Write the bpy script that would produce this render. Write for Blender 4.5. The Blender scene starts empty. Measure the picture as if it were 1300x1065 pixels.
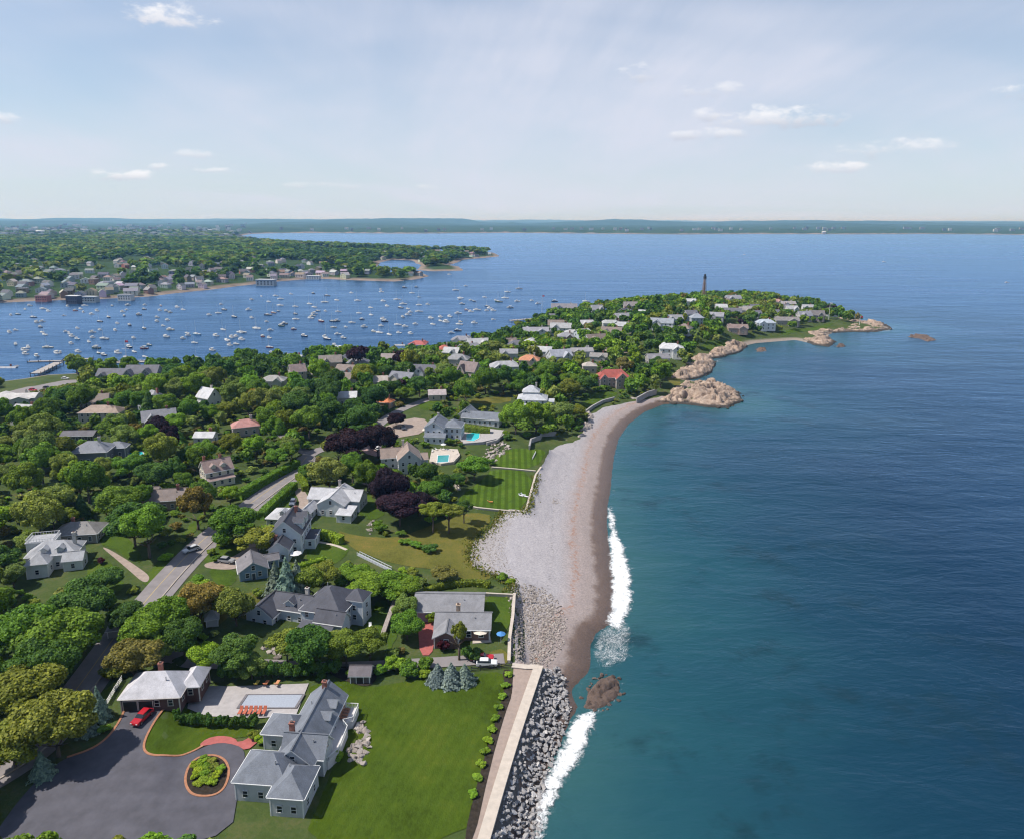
import bpy, bmesh, math, random
import numpy as np
from mathutils import Vector, Matrix, noise as mnoise
from mathutils.geometry import delaunay_2d_cdt
R = math.radians
random.seed(7); rng = np.random.default_rng(7)
scn = bpy.context.scene
col = scn.collection

# ------------------------------------------------------------------ camera
CAMZ, FPX, CX, CY = 100.0, 918.0, 650.0, 487.5
PITCH = math.atan((487.5 - 281.0) / FPX)
ROLL = 0.0031
F = Vector((0, math.cos(PITCH), -math.sin(PITCH)))
R0 = Vector((1, 0, 0)); U0 = Vector((0, math.sin(PITCH), math.cos(PITCH)))
RV = (R0 + U0 * ROLL).normalized(); UV = (U0 - R0 * ROLL).normalized()
cam = bpy.data.cameras.new('camera'); camo = bpy.data.objects.new('camera', cam); col.objects.link(camo)
cam.sensor_fit = 'HORIZONTAL'; cam.sensor_width = 36.0; cam.lens = 36.0 * FPX / 1300.0
cam.shift_y = -45.0 / 1300.0
cam.clip_start = 1.0; cam.clip_end = 200000.0
camo.matrix_world = Matrix(((RV.x, UV.x, -F.x, 0), (RV.y, UV.y, -F.y, 0), (RV.z, UV.z, -F.z, CAMZ), (0, 0, 0, 1)))
scn.camera = camo

# ------------------------------------------------------------------ sky and sun
HAZE = 6.6e-5
VOFF = (1.3, 2.1, 0)
_g = (5.4, 5.7, 6.6, 1)
CLOUDS = [(218, 20, 52, 17, .9, (6.4, 6.5, 7.2, 1)), (157, 223, 40, 8, .85, _g), (205, 212, 16, 5, .6, _g), (272, 217, 20, 5, .6, _g), (240, 196, 26, 6, .5, _g), (812, 93, 32, 12, .75, _g), (985, 150, 75, 15, .85, (4.9, 5.2, 6.1, 1)), (890, 147, 34, 9, .6, (4.6, 4.9, 5.8, 1)), (890, 171, 70, 8, .55, (4.6, 4.9, 5.8, 1)), (905, 115, 38, 10, .5, (4.6, 4.9, 5.8, 1)), (1060, 213, 40, 9, .8, _g), (1140, 190, 62, 14, .6, (4.6, 4.9, 5.8, 1)), (1285, 117, 22, 10, .6, (4.4, 4.7, 5.6, 1)), (400, 236, 50, 6, .4, _g), (5, 150, 14, 7, .7, _g), (540, 238, 20, 5, .4, _g)]
SUN_AZ, SUN_EL = R(265), R(54)          # azimuth clockwise from the view direction (+Y)
sdir = Vector((math.sin(SUN_AZ) * math.cos(SUN_EL), math.cos(SUN_AZ) * math.cos(SUN_EL), math.sin(SUN_EL)))
w = bpy.data.worlds.new('World'); scn.world = w; w.use_nodes = True
nt = w.node_tree; nt.nodes.clear()
def N(t, kind, **kw):
    n = t.nodes.new(kind)
    for k, v in kw.items(): setattr(n, k, v)
    return n
out = N(nt, 'ShaderNodeOutputWorld'); bg = N(nt, 'ShaderNodeBackground')
sky = N(nt, 'ShaderNodeTexSky', sky_type='NISHITA', sun_disc=False)
sky.sun_elevation = SUN_EL; sky.sun_rotation = SUN_AZ; sky.altitude = 100; sky.air_density = 1.0; sky.dust_density = 0.6; sky.ozone_density = 2.0
geo = N(nt, 'ShaderNodeNewGeometry'); tc = N(nt, 'ShaderNodeTexCoord')
sep = N(nt, 'ShaderNodeSeparateXYZ'); nt.links.new(tc.outputs['Generated'], sep.inputs[0])
def WM(op, a, b=None, c=None, clamp=False):
    n = N(nt, 'ShaderNodeMath', operation=op, use_clamp=clamp)
    for i, v in enumerate((a, b, c)):
        if v is None: continue
        if isinstance(v, (int, float)): n.inputs[i].default_value = v
        else: nt.links.new(v, n.inputs[i])
    return n.outputs[0]
zz = WM('MAXIMUM', sep.outputs[2], 0.0)
zden = WM('ADD', zz, 0.10)
px_ = WM('DIVIDE', sep.outputs[0], zden); py_ = WM('DIVIDE', sep.outputs[1], zden)
comb = N(nt, 'ShaderNodeCombineXYZ'); nt.links.new(px_, comb.inputs[0]); nt.links.new(py_, comb.inputs[1])
def wnoise(scale, detail, rough, sx, sy, rot=0.0, dist=0.0, off=(0, 0, 0)):
    mp = N(nt, 'ShaderNodeMapping'); mp.inputs['Scale'].default_value = (sx, sy, 1); mp.inputs['Rotation'].default_value = (0, 0, rot)
    mp.inputs['Location'].default_value = off
    nt.links.new(comb.outputs[0], mp.inputs[0])
    n = N(nt, 'ShaderNodeTexNoise'); n.inputs['Scale'].default_value = scale; n.inputs['Detail'].default_value = detail
    n.inputs['Roughness'].default_value = rough; n.inputs['Distortion'].default_value = dist
    nt.links.new(mp.outputs[0], n.inputs[0]); return n.outputs[0]
def wstep(v, lo, hi):
    n = N(nt, 'ShaderNodeMapRange', interpolation_type='SMOOTHSTEP'); n.inputs[1].default_value = lo; n.inputs[2].default_value = hi
    nt.links.new(v, n.inputs[0]); return n.outputs[0]
# thin high cirrus: broad veil with combed streaks
veil = wstep(wnoise(0.22, 4, 0.55, 1.0, 1.0, 0.4, 0.6, VOFF), 0.36, 0.60)
streak = wstep(wnoise(0.55, 8, 0.62, 1.7, 0.32, 0.62, 1.0, (1.7, 4.0, 0)), 0.34, 0.70)
fine_ = wstep(wnoise(2.4, 6, 0.65, 1.8, 0.4, 0.62, 0.8, (0.3, 1.0, 0)), 0.35, 0.72)
cir = WM('MULTIPLY', veil, WM('ADD', WM('ADD', WM('MULTIPLY', streak, 0.34), WM('MULTIPLY', fine_, 0.12)), 0.44))
cir = WM('MULTIPLY', cir, 1.12, None, True)
hzf = WM('MULTIPLY', WM('POWER', 2.718, WM('MULTIPLY', zz, -5.5)), 0.88)
m0 = N(nt, 'ShaderNodeMix', data_type='RGBA'); nt.links.new(hzf, m0.inputs[0])
blue = N(nt, 'ShaderNodeMix', data_type='RGBA', blend_type='MULTIPLY'); blue.inputs[0].default_value = 1.0; nt.links.new(sky.outputs[0], blue.inputs[6]); blue.inputs[7].default_value = (1.04, 1.06, 1.10, 1)
nt.links.new(blue.outputs[2], m0.inputs[6]); m0.inputs[7].default_value = (5.6, 6.55, 7.6, 1)
m1 = N(nt, 'ShaderNodeMix', data_type='RGBA'); nt.links.new(cir, m1.inputs[0])
nt.links.new(m0.outputs[2], m1.inputs[6]); m1.inputs[7].default_value = (6.3, 6.6, 7.7, 1)
last = m1.outputs[2]
# small fair-weather clouds: soft ragged tufts with paler tops and greyer bases
def dot_(v):
    n = N(nt, 'ShaderNodeVectorMath', operation='DOT_PRODUCT'); nt.links.new(tc.outputs['Generated'], n.inputs[0]); n.inputs[1].default_value = v; return n.outputs['Value']
cn = N(nt, 'ShaderNodeTexNoise'); cn.inputs['Scale'].default_value = 26; cn.inputs['Detail'].default_value = 7; cn.inputs['Roughness'].default_value = 0.62
cmp_ = N(nt, 'ShaderNodeMapping'); cmp_.inputs['Scale'].default_value = (1, 1, 2.2); nt.links.new(tc.outputs['Generated'], cmp_.inputs[0]); nt.links.new(cmp_.outputs[0], cn.inputs[0])
for (cxp, cyp, aw, bh, dens, grey) in CLOUDS:
    d = (F * FPX + RV * (cxp - CX) - UV * (cyp - CY)).normalized(); ru = Vector((d.y, -d.x, 0)).normalized(); uu = ru.cross(d).normalized()
    if uu.z < 0: uu = -uu
    u = WM('MULTIPLY', dot_(ru), FPX / aw); v = WM('MULTIPLY', dot_(uu), FPX / bh); front = WM('GREATER_THAN', dot_(d), 0.6)
    e = WM('SUBTRACT', 1.0, WM('ADD', WM('MULTIPLY', u, u), WM('MULTIPLY', v, v)))
    e = WM('ADD', e, WM('MULTIPLY', WM('SUBTRACT', cn.outputs[0], 0.56), 5.0))
    msk = WM('MULTIPLY', WM('MULTIPLY', wstep(e, -0.1, 1.1), dens), front)
    cc = N(nt, 'ShaderNodeMix', data_type='RGBA'); nt.links.new(wstep(v, -0.9, 0.5), cc.inputs[0]); cc.inputs[6].default_value = grey; cc.inputs[7].default_value = (8.6, 8.6, 8.9, 1)
    mm = N(nt, 'ShaderNodeMix', data_type='RGBA'); nt.links.new(msk, mm.inputs[0]); nt.links.new(last, mm.inputs[6]); nt.links.new(cc.outputs[2], mm.inputs[7]); last = mm.outputs[2]
nt.links.new(last, bg.inputs[0]); bg.inputs[1].default_value = 0.098
nt.links.new(bg.outputs[0], out.inputs[0])
sun = bpy.data.lights.new('sun', 'SUN'); sun.energy = 4.9; sun.angle = R(0.53); sun.color = (1.0, 0.95, 0.87)
suno = bpy.data.objects.new('sun', sun); col.objects.link(suno); suno.location = sdir * 500
suno.rotation_euler = (-sdir).to_track_quat('-Z', 'Y').to_euler()
scn.view_settings.view_transform = 'Standard'; scn.view_settings.look = 'None'
scn.view_settings.exposure = 0.22; scn.view_settings.gamma = 1.0; scn.view_settings.use_curve_mapping = False
cy = scn.cycles
cy.max_bounces = 6; cy.diffuse_bounces = 2; cy.glossy_bounces = 2; cy.transmission_bounces = 2; cy.transparent_max_bounces = 8; cy.volume_bounces = 0
cy.use_denoising = True; cy.caustics_reflective = False; cy.caustics_refractive = False
cy.use_adaptive_sampling = True; cy.adaptive_threshold = 0.02; cy.filter_width = 1.2

# ------------------------------------------------------------------ helpers: projection
def ray(px, py): return F * FPX + RV * (px - CX) - UV * (py - CY)
def atz(px, py, z=0.0):
    d = ray(px, py); t = (z - CAMZ) / d.z
    return (d.x * t, d.y * t)
def proj(p):
    v = Vector((p[0], p[1], p[2] - CAMZ)); k = v.dot(F)
    return (CX + FPX * v.dot(RV) / k, CY - FPX * v.dot(UV) / k, k)
def projn(P):
    V = P - np.array([0, 0, CAMZ]); k = V @ np.array(F)
    return CX + FPX * (V @ np.array(RV)) / k, CY - FPX * (V @ np.array(UV)) / k, k
def ss(a, b, x):
    t = np.clip((x - a) / (b - a), 0, 1); return t * t * (3 - 2 * t)
def inpoly(P, poly):
    x, y = P[:, 0], P[:, 1]; ins = np.zeros(len(P), bool); n = len(poly)
    for i in range(n):
        x1, y1 = poly[i]; x2, y2 = poly[(i + 1) % n]
        if y1 == y2: continue
        c = ((y1 > y) != (y2 > y)) & (x < (x2 - x1) * (y - y1) / (y2 - y1) + x1)
        ins ^= c
    return ins
_pc = {}
def sdist(P, poly):
    """signed distance, positive inside"""
    P = np.asarray(P, float); n = len(poly)
    if len(P) <= 48:
        k = id(poly)
        if k not in _pc or _pc[k][3] is not poly:
            A = np.array(poly, float); B = np.roll(A, -1, 0); _pc[k] = (A, B, B - A, poly)
        A, B, AB, _ = _pc[k]; AP = P[:, None] - A[None]; L = np.maximum((AB * AB).sum(1), 1e-12)
        tt = np.clip((AP * AB[None]).sum(2) / L[None], 0, 1); d = AP - tt[..., None] * AB[None]; D = np.sqrt((d * d).sum(2).min(1))
        y = P[:, 1:2]; den = np.where(AB[:, 1] == 0, 1e-12, AB[:, 1]); c = ((A[None, :, 1] > y) != (B[None, :, 1] > y)) & (P[:, :1] < AB[None, :, 0] * (y - A[None, :, 1]) / den[None] + A[None, :, 0])
        return np.where(c.sum(1) % 2 == 1, D, -D)
    D = np.full(len(P), 1e18)
    for i in range(n):
        a = np.array(poly[i]); b = np.array(poly[(i + 1) % n]); ab = b - a
        L = ab @ ab
        if L < 1e-9: continue
        ap = P - a; t = np.clip((ap @ ab) / L, 0, 1)
        d = ap - t[:, None] * ab; D = np.minimum(D, (d * d).sum(1))
    D = np.sqrt(D); return np.where(inpoly(P, poly), D, -D)
def hash2(ix, iy, s):
    v = np.sin(ix * 127.1 + iy * 311.7 + s * 74.7) * 43758.5453
    return v - np.floor(v)
def vnoise(x, y, s=0):
    ix, iy = np.floor(x), np.floor(y); fx, fy = x - ix, y - iy
    fx = fx * fx * (3 - 2 * fx); fy = fy * fy * (3 - 2 * fy)
    a = hash2(ix, iy, s); b = hash2(ix + 1, iy, s); c = hash2(ix, iy + 1, s); d = hash2(ix + 1, iy + 1, s)
    return (a + (b - a) * fx) + ((c + (d - c) * fx) - (a + (b - a) * fx)) * fy
def fbm(x, y, s=0, o=4):
    t = 0; a = 0.5
    for i in range(o): t = t + a * vnoise(x, y, s + i); x = x * 2.03; y = y * 2.03; a *= 0.5
    return t

# ------------------------------------------------------------------ the lie of the land
def wobble(poly, step, amp, seed):
    """subdivide long sides of a shoreline and make them uneven"""
    o = []; n = len(poly)
    for i in range(n - 1):
        a = np.array(poly[i]); b = np.array(poly[i + 1]); L = np.linalg.norm(b - a); o.append(tuple(a))
        k = int(L / step)
        if k < 2: continue
        nn = np.array([-(b - a)[1], (b - a)[0]]) / L
        for j in range(1, k):
            q = a + (b - a) * j / k; o.append(tuple(q + nn * amp * (fbm(np.array([q[0] / step / 2.3]), np.array([q[1] / step / 2.3]), seed, 3)[0] - 0.45) * 2))
    return o + [poly[-1]]
WATERLINE = [(668, 1110), (676, 1065), (684, 1020), (694, 975), (712, 940), (722, 915), (733, 897), (726, 886), (724, 876), (733, 866), (747, 852), (749, 835), (749, 818), (757, 802), (777, 790), (781, 765), (779, 735), (774, 700), (770, 670), (771, 640), (776, 605), (779, 580), (785, 557), (798, 538), (818, 523), (843, 513)]
HEADS = [(850, 513), (872, 513), (898, 516), (925, 517), (942, 509), (938, 500), (915, 491), (890, 485), (868, 482), (884, 479), (902, 472), (908, 462), (896, 456), (918, 453), (940, 446), (947, 439), (960, 436), (985, 434), (1010, 432), (1032, 437), (1052, 440), (1060, 434), (1048, 428), (1058, 422), (1085, 421), (1115, 421), (1131, 418), (1126, 413), (1100, 410), (1082, 406), (1064, 400)]
FARSIDE = [(1040, 391), (1000, 385), (960, 381), (900, 380), (850, 384), (800, 391), (745, 397), (700, 401), (684, 409), (668, 418), (640, 425), (600, 438), (560, 448), (500, 455), (440, 459), (380, 463), (300, 467), (230, 476), (200, 478), (130, 478), (105, 474), (60, 476), (30, 481), (-60, 492), (-200, 500)]
NECK = [atz(*p) for p in WATERLINE + HEADS + FARSIDE] + [(-420, 330), (-420, 60), (20, 60)]
TOWN_PX = [(-120, 391), (0, 385), (60, 382), (110, 381), (190, 377), (250, 370), (300, 364), (350, 358), (400, 354), (440, 356), (500, 358), (530, 355), (545, 351), (538, 348), (520, 348), (490, 346), (478, 340), (482, 334), (500, 330), (522, 331), (535, 337), (528, 343), (548, 345), (588, 344), (583, 339), (570, 337), (590, 330), (612, 328), (634, 326), (625, 321), (600, 320), (560, 320), (500, 317), (450, 314), (400, 312), (350, 309), (310, 304.5), (296, 302), (318, 297.5)]
FAR_PX = [(345, 296.5), (420, 296.2), (520, 297), (640, 296), (760, 297.2), (860, 298), (960, 297.5), (1080, 298), (1180, 297.5), (1300, 298.5), (1420, 299)]
TOWN = [atz(*p) for p in TOWN_PX] + [atz(*p) for p in FAR_PX] + [(12000, 7000), (45000, 45000), (-45000, 45000), (-12000, 3000), (-2500, 1000)]
NECK_S = wobble(NECK[:len(WATERLINE) + len(HEADS) + len(FARSIDE)], 14, 1.6, 3) + NECK[-3:]
TOWN_S = wobble(TOWN[:len(TOWN_PX)], 40, 9, 5) + wobble(TOWN[len(TOWN_PX):len(TOWN_PX) + len(FAR_PX)], 160, 60, 9) + TOWN[-5:]
TERR_Z = 4.6
TERRACE = [[atz(*p, TERR_Z) for p in [(652, 842), (684, 846), (641, 975), (600, 1110), (160, 1110), (205, 960), (215, 850), (300, 822), (400, 790), (520, 740), (650, 742), (650, 800)]],
           [atz(*p, TERR_Z) for p in [(582, 640), (668, 650), (686, 592), (697, 572), (640, 566), (600, 580)]]]
def coast(P): return sdist(P, NECK_S)
_prof = ([-40, -12, 0, 6, 14, 26, 45, 80, 140, 220], [-6, -3, 0, 0.9, 1.9, 3.1, 5.2, 7.6, 10.0, 12.0])
def h(P):
    P = np.asarray(P, float); s = coast(P)
    z = np.interp(s, *_prof)
    z = z + ss(30, 90, s) * (fbm(P[:, 0] / 90, P[:, 1] / 90, 2, 3) - 0.45) * 5
    d = np.hypot((P[:, 0] - 150) / 130, (P[:, 1] - 640) / 230)
    z = z + 9 * ss(1.0, 0.2, d) * ss(0, 40, s)
    for poly in TERRACE:
        t = sdist(P, poly); z = np.where(t > -5.5, np.maximum(z, TERR_Z * ss(-5.5, 0.0, t) - 0.02), z); z = np.where(t > 0, z + (TERR_Z + 0.004 * t - z) * ss(0, 4, t), z)
    return z
def hz(x, y): return float(h(np.array([[x, y]]))[0])
def at(px, py, dz=0.0):
    """world point on the ground seen at a picture position"""
    z = 7.0
    for i in range(14):
        x, y = atz(px, py, z); z += 0.7 * (hz(x, y) - z)
    return Vector((x, y, hz(x, y) + dz))
def atn(pts):
    z = np.full(len(pts), 7.0); D = [ray(*p) for p in pts]; D = np.array(D)
    for i in range(14):
        t = (z - CAMZ) / D[:, 2]; P = np.stack([D[:, 0] * t, D[:, 1] * t], 1); z = z + 0.7 * (h(P) - z)
    return P

# ------------------------------------------------------------------ helpers: materials
def newmat(name):
    m = bpy.data.materials.new(name); m.use_nodes = True; t = m.node_tree
    return m, t, t.nodes['Principled BSDF']
def lk(t, a, b): t.links.new(a, b)
def tnoise(t, scale, detail=4, rough=0.55, coord='Object', sc=(1, 1, 1), dist=0.0):
    c = N(t, 'ShaderNodeTexCoord') if coord != 'World' else N(t, 'ShaderNodeNewGeometry')
    mp = N(t, 'ShaderNodeMapping'); mp.inputs['Scale'].default_value = sc
    lk(t, c.outputs[coord] if coord != 'World' else c.outputs['Position'], mp.inputs[0])
    n = N(t, 'ShaderNodeTexNoise'); n.inputs['Scale'].default_value = scale; n.inputs['Detail'].default_value = detail
    n.inputs['Roughness'].default_value = rough; n.inputs['Distortion'].default_value = dist
    lk(t, mp.outputs[0], n.inputs[0]); return n.outputs[0]
def tramp(t, v, stops, interp='LINEAR'):
    r = N(t, 'ShaderNodeValToRGB'); r.color_ramp.interpolation = interp; e = r.color_ramp.elements
    while len(e) < len(stops): e.new(0.5)
    for k, (p, c) in zip(e, stops): k.position = p; k.color = (*c, 1) if len(c) == 3 else c
    lk(t, v, r.inputs[0]); return r.outputs[0]
def tmath(t, op, a, b=None, c=None, clamp=False):
    n = N(t, 'ShaderNodeMath', operation=op, use_clamp=clamp)
    for i, v in enumerate((a, b, c)):
        if v is None: continue
        if isinstance(v, (int, float)): n.inputs[i].default_value = v
        else: lk(t, v, n.inputs[i])
    return n.outputs[0]
def tmix(t, f, a, b, mode='MIX'):
    n = N(t, 'ShaderNodeMix', data_type='RGBA', blend_type=mode)
    for s, v in ((0, f), (6, a), (7, b)):
        if isinstance(v, (int, float)): n.inputs[s].default_value = v
        elif isinstance(v, tuple): n.inputs[s].default_value = (*v, 1) if len(v) == 3 else v
        else: lk(t, v, n.inputs[s])
    return n.outputs[2]
def tmr(t, v, a, b, c=0.0, d=1.0):
    n = N(t, 'ShaderNodeMapRange', interpolation_type='SMOOTHSTEP')
    for i, q in zip((1, 2, 3, 4), (a, b, c, d)): n.inputs[i].default_value = q
    lk(t, v, n.inputs[0]); return n.outputs[0]
def tbump(t, bs, v, strength=0.3, dist=0.05):
    b = N(t, 'ShaderNodeBump'); b.inputs['Strength'].default_value = strength; b.inputs['Distance'].default_value = dist
    lk(t, v, b.inputs['Height']); lk(t, b.outputs[0], bs.inputs['Normal']); return b
_mc = {}
def surf(name, c, var=0.25, scale=1.5, rough=0.8, bump=0.3, spec=0.3, bscale=None, coord='World'):
    """mottled plain surface"""
    k = (name, c)
    if k in _mc: return _mc[k]
    m, t, b = newmat(name); n = tnoise(t, scale, 6, 0.6, coord)
    lo = tuple(x * (1 - var) for x in c); hi = tuple(min(x * (1 + var), 0.95) for x in c)
    lk(t, tramp(t, n, [(0.3, lo), (0.7, hi)]), b.inputs['Base Color'])
    b.inputs['Roughness'].default_value = rough; b.inputs['Specular IOR Level'].default_value = spec
    tbump(t, b, tnoise(t, bscale or scale * 4, 4, 0.6, coord), bump, 0.05)
    _mc[k] = m; return m
def siding(c):
    k = ('siding', c)
    if k in _mc: return _mc[k]
    m, t, b = newmat('siding'); g = N(t, 'ShaderNodeNewGeometry'); s = N(t, 'ShaderNodeSeparateXYZ'); lk(t, g.outputs['Position'], s.inputs[0])
    fr = tmath(t, 'FRACT', tmath(t, 'MULTIPLY', s.outputs[2], 4.5))
    n = tnoise(t, 0.9, 5, 0.6, 'World')
    a = tramp(t, n, [(0.25, tuple(x * 0.86 for x in c)), (0.75, tuple(min(x * 1.06, .9) for x in c))])
    lk(t, a, b.inputs['Base Color']); b.inputs['Roughness'].default_value = 0.6
    tbump(t, b, fr, 0.5, 0.03); _mc[k] = m; return m
def shingle(c, rough=0.75, spec=0.35):
    k = ('shingle', c)
    if k in _mc: return _mc[k]
    m, t, b = newmat('shingle')
    g = N(t, 'ShaderNodeNewGeometry'); s = N(t, 'ShaderNodeSeparateXYZ'); lk(t, g.outputs['Position'], s.inputs[0])
    n = tnoise(t, 0.5, 7, 0.7, 'World', (1, 1, 0.4)); n2 = tnoise(t, 4.5, 3, 0.7, 'World', (1, 1, 2.5))
    mixn = tmath(t, 'ADD', tmath(t, 'MULTIPLY', n, 0.6), tmath(t, 'MULTIPLY', n2, 0.4))
    a = tramp(t, mixn, [(0.3, tuple(x * 0.6 for x in c)), (0.5, c), (0.70, tuple(min(x * 1.4, .85) for x in c))])
    lk(t, a, b.inputs['Base Color']); b.inputs['Roughness'].default_value = rough; b.inputs['Specular IOR Level'].default_value = spec
    fr = tmath(t, 'FRACT', tmath(t, 'MULTIPLY', s.outputs[2], 6.0)); tbump(t, b, fr, 0.6, 0.03)
    _mc[k] = m; return m
def plain(name, c, rough=0.5, metal=0.0, spec=0.5):
    k = (name, c, rough)
    if k in _mc: return _mc[k]
    m, t, b = newmat(name); n = tnoise(t, 3.0, 3, 0.5)
    lk(t, tramp(t, n, [(0.2, tuple(x * 0.88 for x in c)), (0.8, tuple(min(1, x * 1.08) for x in c))]), b.inputs['Base Color'])
    b.inputs['Roughness'].default_value = rough; b.inputs['Metallic'].default_value = metal; b.inputs['Specular IOR Level'].default_value = spec
    _mc[k] = m; return m
def glass():
    k = 'glass'
    if k in _mc: return _mc[k]
    m, t, b = newmat('window_glass'); b.inputs['Base Color'].default_value = (0.015, 0.02, 0.028, 1); b.inputs['Roughness'].default_value = 0.06
    n = tnoise(t, 2.0, 2, 0.5, 'World'); tbump(t, b, n, 0.05, 0.02); _mc[k] = m; return m

# ------------------------------------------------------------------ helpers: meshes and objects
class MB:
    def __init__(s): s.v = []; s.f = []; s.m = []
    def add(s, vs, fs, mi=0):
        o = len(s.v); s.v += [tuple(x) for x in vs]; s.f += [tuple(i + o for i in f) for f in fs]; s.m += [mi] * len(fs); return s
    def box(s, x, y, z0, w_, d, hh, mi=0, rot=0.0):
        c, q = math.cos(rot), math.sin(rot); P = []
        for zz_ in (z0, z0 + hh):
            for sx, sy in ((-.5, -.5), (.5, -.5), (.5, .5), (-.5, .5)):
                a, b = sx * w_, sy * d; P.append((x + a * c - b * q, y + a * q + b * c, zz_))
        return s.add(P, [(3, 2, 1, 0), (4, 5, 6, 7), (0, 1, 5, 4), (1, 2, 6, 5), (2, 3, 7, 6), (3, 0, 4, 7)], mi)
    def prism(s, ring, z0, z1, mi=0):
        n = len(ring); P = [(x, y, z0) for x, y in ring] + [(x, y, z1) for x, y in ring]
        return s.add(P, [tuple(range(n - 1, -1, -1)), tuple(range(n, 2 * n))] + [(i, (i + 1) % n, n + (i + 1) % n, n + i) for i in range(n)], mi)
    def tube(s, p, q, r0, r1, n=8, mi=0):
        p, q = Vector(p), Vector(q); d = (q - p).normalized(); a = d.orthogonal().normalized(); b = d.cross(a); P = []
        for c, r in ((p, r0), (q, r1)):
            for i in range(n):
                t = 2 * math.pi * i / n; P.append(c + a * (math.cos(t) * r) + b * (math.sin(t) * r))
        return s.add(P, [tuple(range(n - 1, -1, -1)), tuple(range(n, 2 * n))] + [(i, (i + 1) % n, n + (i + 1) % n, n + i) for i in range(n)], mi)
    def mesh(s, name, mats, smooth=False):
        me = bpy.data.meshes.new(name); me.from_pydata(s.v, [], s.f)
        for m in (mats if isinstance(mats, (list, tuple)) else [mats]): me.materials.append(m)
        me.polygons.foreach_set('material_index', s.m)
        if smooth: me.polygons.foreach_set('use_smooth', [True] * len(s.f))
        me.update(); return me
def npmesh(name, V, faces, mats, smooth=False):
    """V (n,3); faces (m,k) int array of constant size"""
    V = np.ascontiguousarray(V, np.float32); faces = np.ascontiguousarray(faces, np.int32); k = faces.shape[1]
    me = bpy.data.meshes.new(name); me.vertices.add(len(V)); me.vertices.foreach_set('co', V.ravel())
    me.loops.add(faces.size); me.loops.foreach_set('vertex_index', faces.ravel())
    me.polygons.add(len(faces)); me.polygons.foreach_set('loop_start', np.arange(0, faces.size, k, dtype=np.int32)); me.polygons.foreach_set('loop_total', np.full(len(faces), k, np.int32))
    if smooth: me.polygons.foreach_set('use_smooth', np.ones(len(faces), bool))
    for m in (mats if isinstance(mats, (list, tuple)) else [mats]): me.materials.append(m)
    me.update(calc_edges=True); return me
def obj(name, me, parent=None, loc=None, rz=None):
    o = bpy.data.objects.new(name, me); col.objects.link(o)
    if parent is not None: o.parent = parent
    if loc is not None: o.location = loc
    if rz is not None: o.rotation_euler = (0, 0, rz)
    return o
def tag(o, label=None, cat=None, group=None, kind=None):
    for k, v in (('label', label), ('category', cat), ('group', group), ('kind', kind)):
        if v: o[k] = v
    return o
def thing(name, label, cat, loc=(0, 0, 0), rz=0.0, group=None):
    return tag(obj(name, None, None, loc, rz), label, cat, group)
def attr(me, name, vals):
    a = me.attributes.new(name, 'FLOAT', 'POINT'); a.data.foreach_set('value', np.ascontiguousarray(vals, np.float32))
def gridmesh(name, X, Y, Z, mat, smooth=True):
    n, m = X.shape; V = np.stack([X, Y, Z], -1).reshape(-1, 3)
    i = np.arange(n - 1)[:, None] * m + np.arange(m - 1)[None]; i = i.ravel()
    return npmesh(name, V, np.stack([i, i + 1, i + m + 1, i + m], 1), mat, smooth)
def densify(poly, step):
    o = []; n = len(poly)
    for i in range(n):
        a = np.array(poly[i], float); b = np.array(poly[(i + 1) % n], float); k = max(1, int(np.linalg.norm(b - a) / step))
        for j in range(k): o.append(a + (b - a) * j / k)
    return np.array(o)
def drape(name, poly, dz, mat, step=3.0, zf=None, label=None, cat=None, kind='structure', parent=None):
    """a sheet laid on the ground inside a world polygon"""
    B = densify(poly, step); lo, hi = B.min(0), B.max(0)
    gx, gy = np.meshgrid(np.arange(lo[0], hi[0], step), np.arange(lo[1], hi[1], step)); G = np.stack([gx.ravel(), gy.ravel()], 1)
    if len(G): G = G[sdist(G, [tuple(b) for b in B]) > step * 0.45]
    pts = [Vector(p) for p in np.vstack([B, G])] if len(G) else [Vector(p) for p in B]
    n = len(B)
    vs, es, fs, *_ = delaunay_2d_cdt(pts, [], [list(range(n))], 1, 1e-5)
    V = np.array([(v.x, v.y) for v in vs]); Z = (h(V) if zf is None else zf(V)) + dz
    me = bpy.data.meshes.new(name); me.from_pydata([(a, b, c) for (a, b), c in zip(V, Z)], [], [tuple(f) for f in fs])
    me.materials.append(mat); me.polygons.foreach_set('use_smooth', [True] * len(me.polygons))
    bm = bmesh.new(); bm.from_mesh(me); bmesh.ops.recalc_face_normals(bm, faces=bm.faces)
    for f in bm.faces:
        if f.normal.z < 0: f.normal_flip()
    bm.to_mesh(me); bm.free(); me.update()
    o = obj(name, me, parent); tag(o, label, cat, None, kind); return o, V
def pxpoly(pts): return [tuple(p) for p in atn(pts)]
def smoothline(pts, k=3):
    P = np.array(pts, float)
    for _ in range(k):
        Q = [P[0]]
        for a, b in zip(P[:-1], P[1:]): Q += [a * .75 + b * .25, a * .25 + b * .75]
        Q.append(P[-1]); P = np.array(Q)
    return P
def smoothpoly(pts, k=2):
    P = np.array(pts, float)
    for _ in range(k):
        Q = []
        for i in range(len(P)):
            a, b = P[i], P[(i + 1) % len(P)]; Q += [a * .75 + b * .25, a * .25 + b * .75]
        P = np.array(Q)
    return [tuple(p) for p in P]
def ribbon(line, w0, w1):
    """polygon between two offsets of a line (left negative)"""
    P = np.array(line, float); T = np.gradient(P, axis=0); T /= np.linalg.norm(T, axis=1)[:, None]; Nn = np.stack([T[:, 1], -T[:, 0]], 1)
    return [tuple(p) for p in P + Nn * w0] + [tuple(p) for p in (P + Nn * w1)[::-1]]

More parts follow.
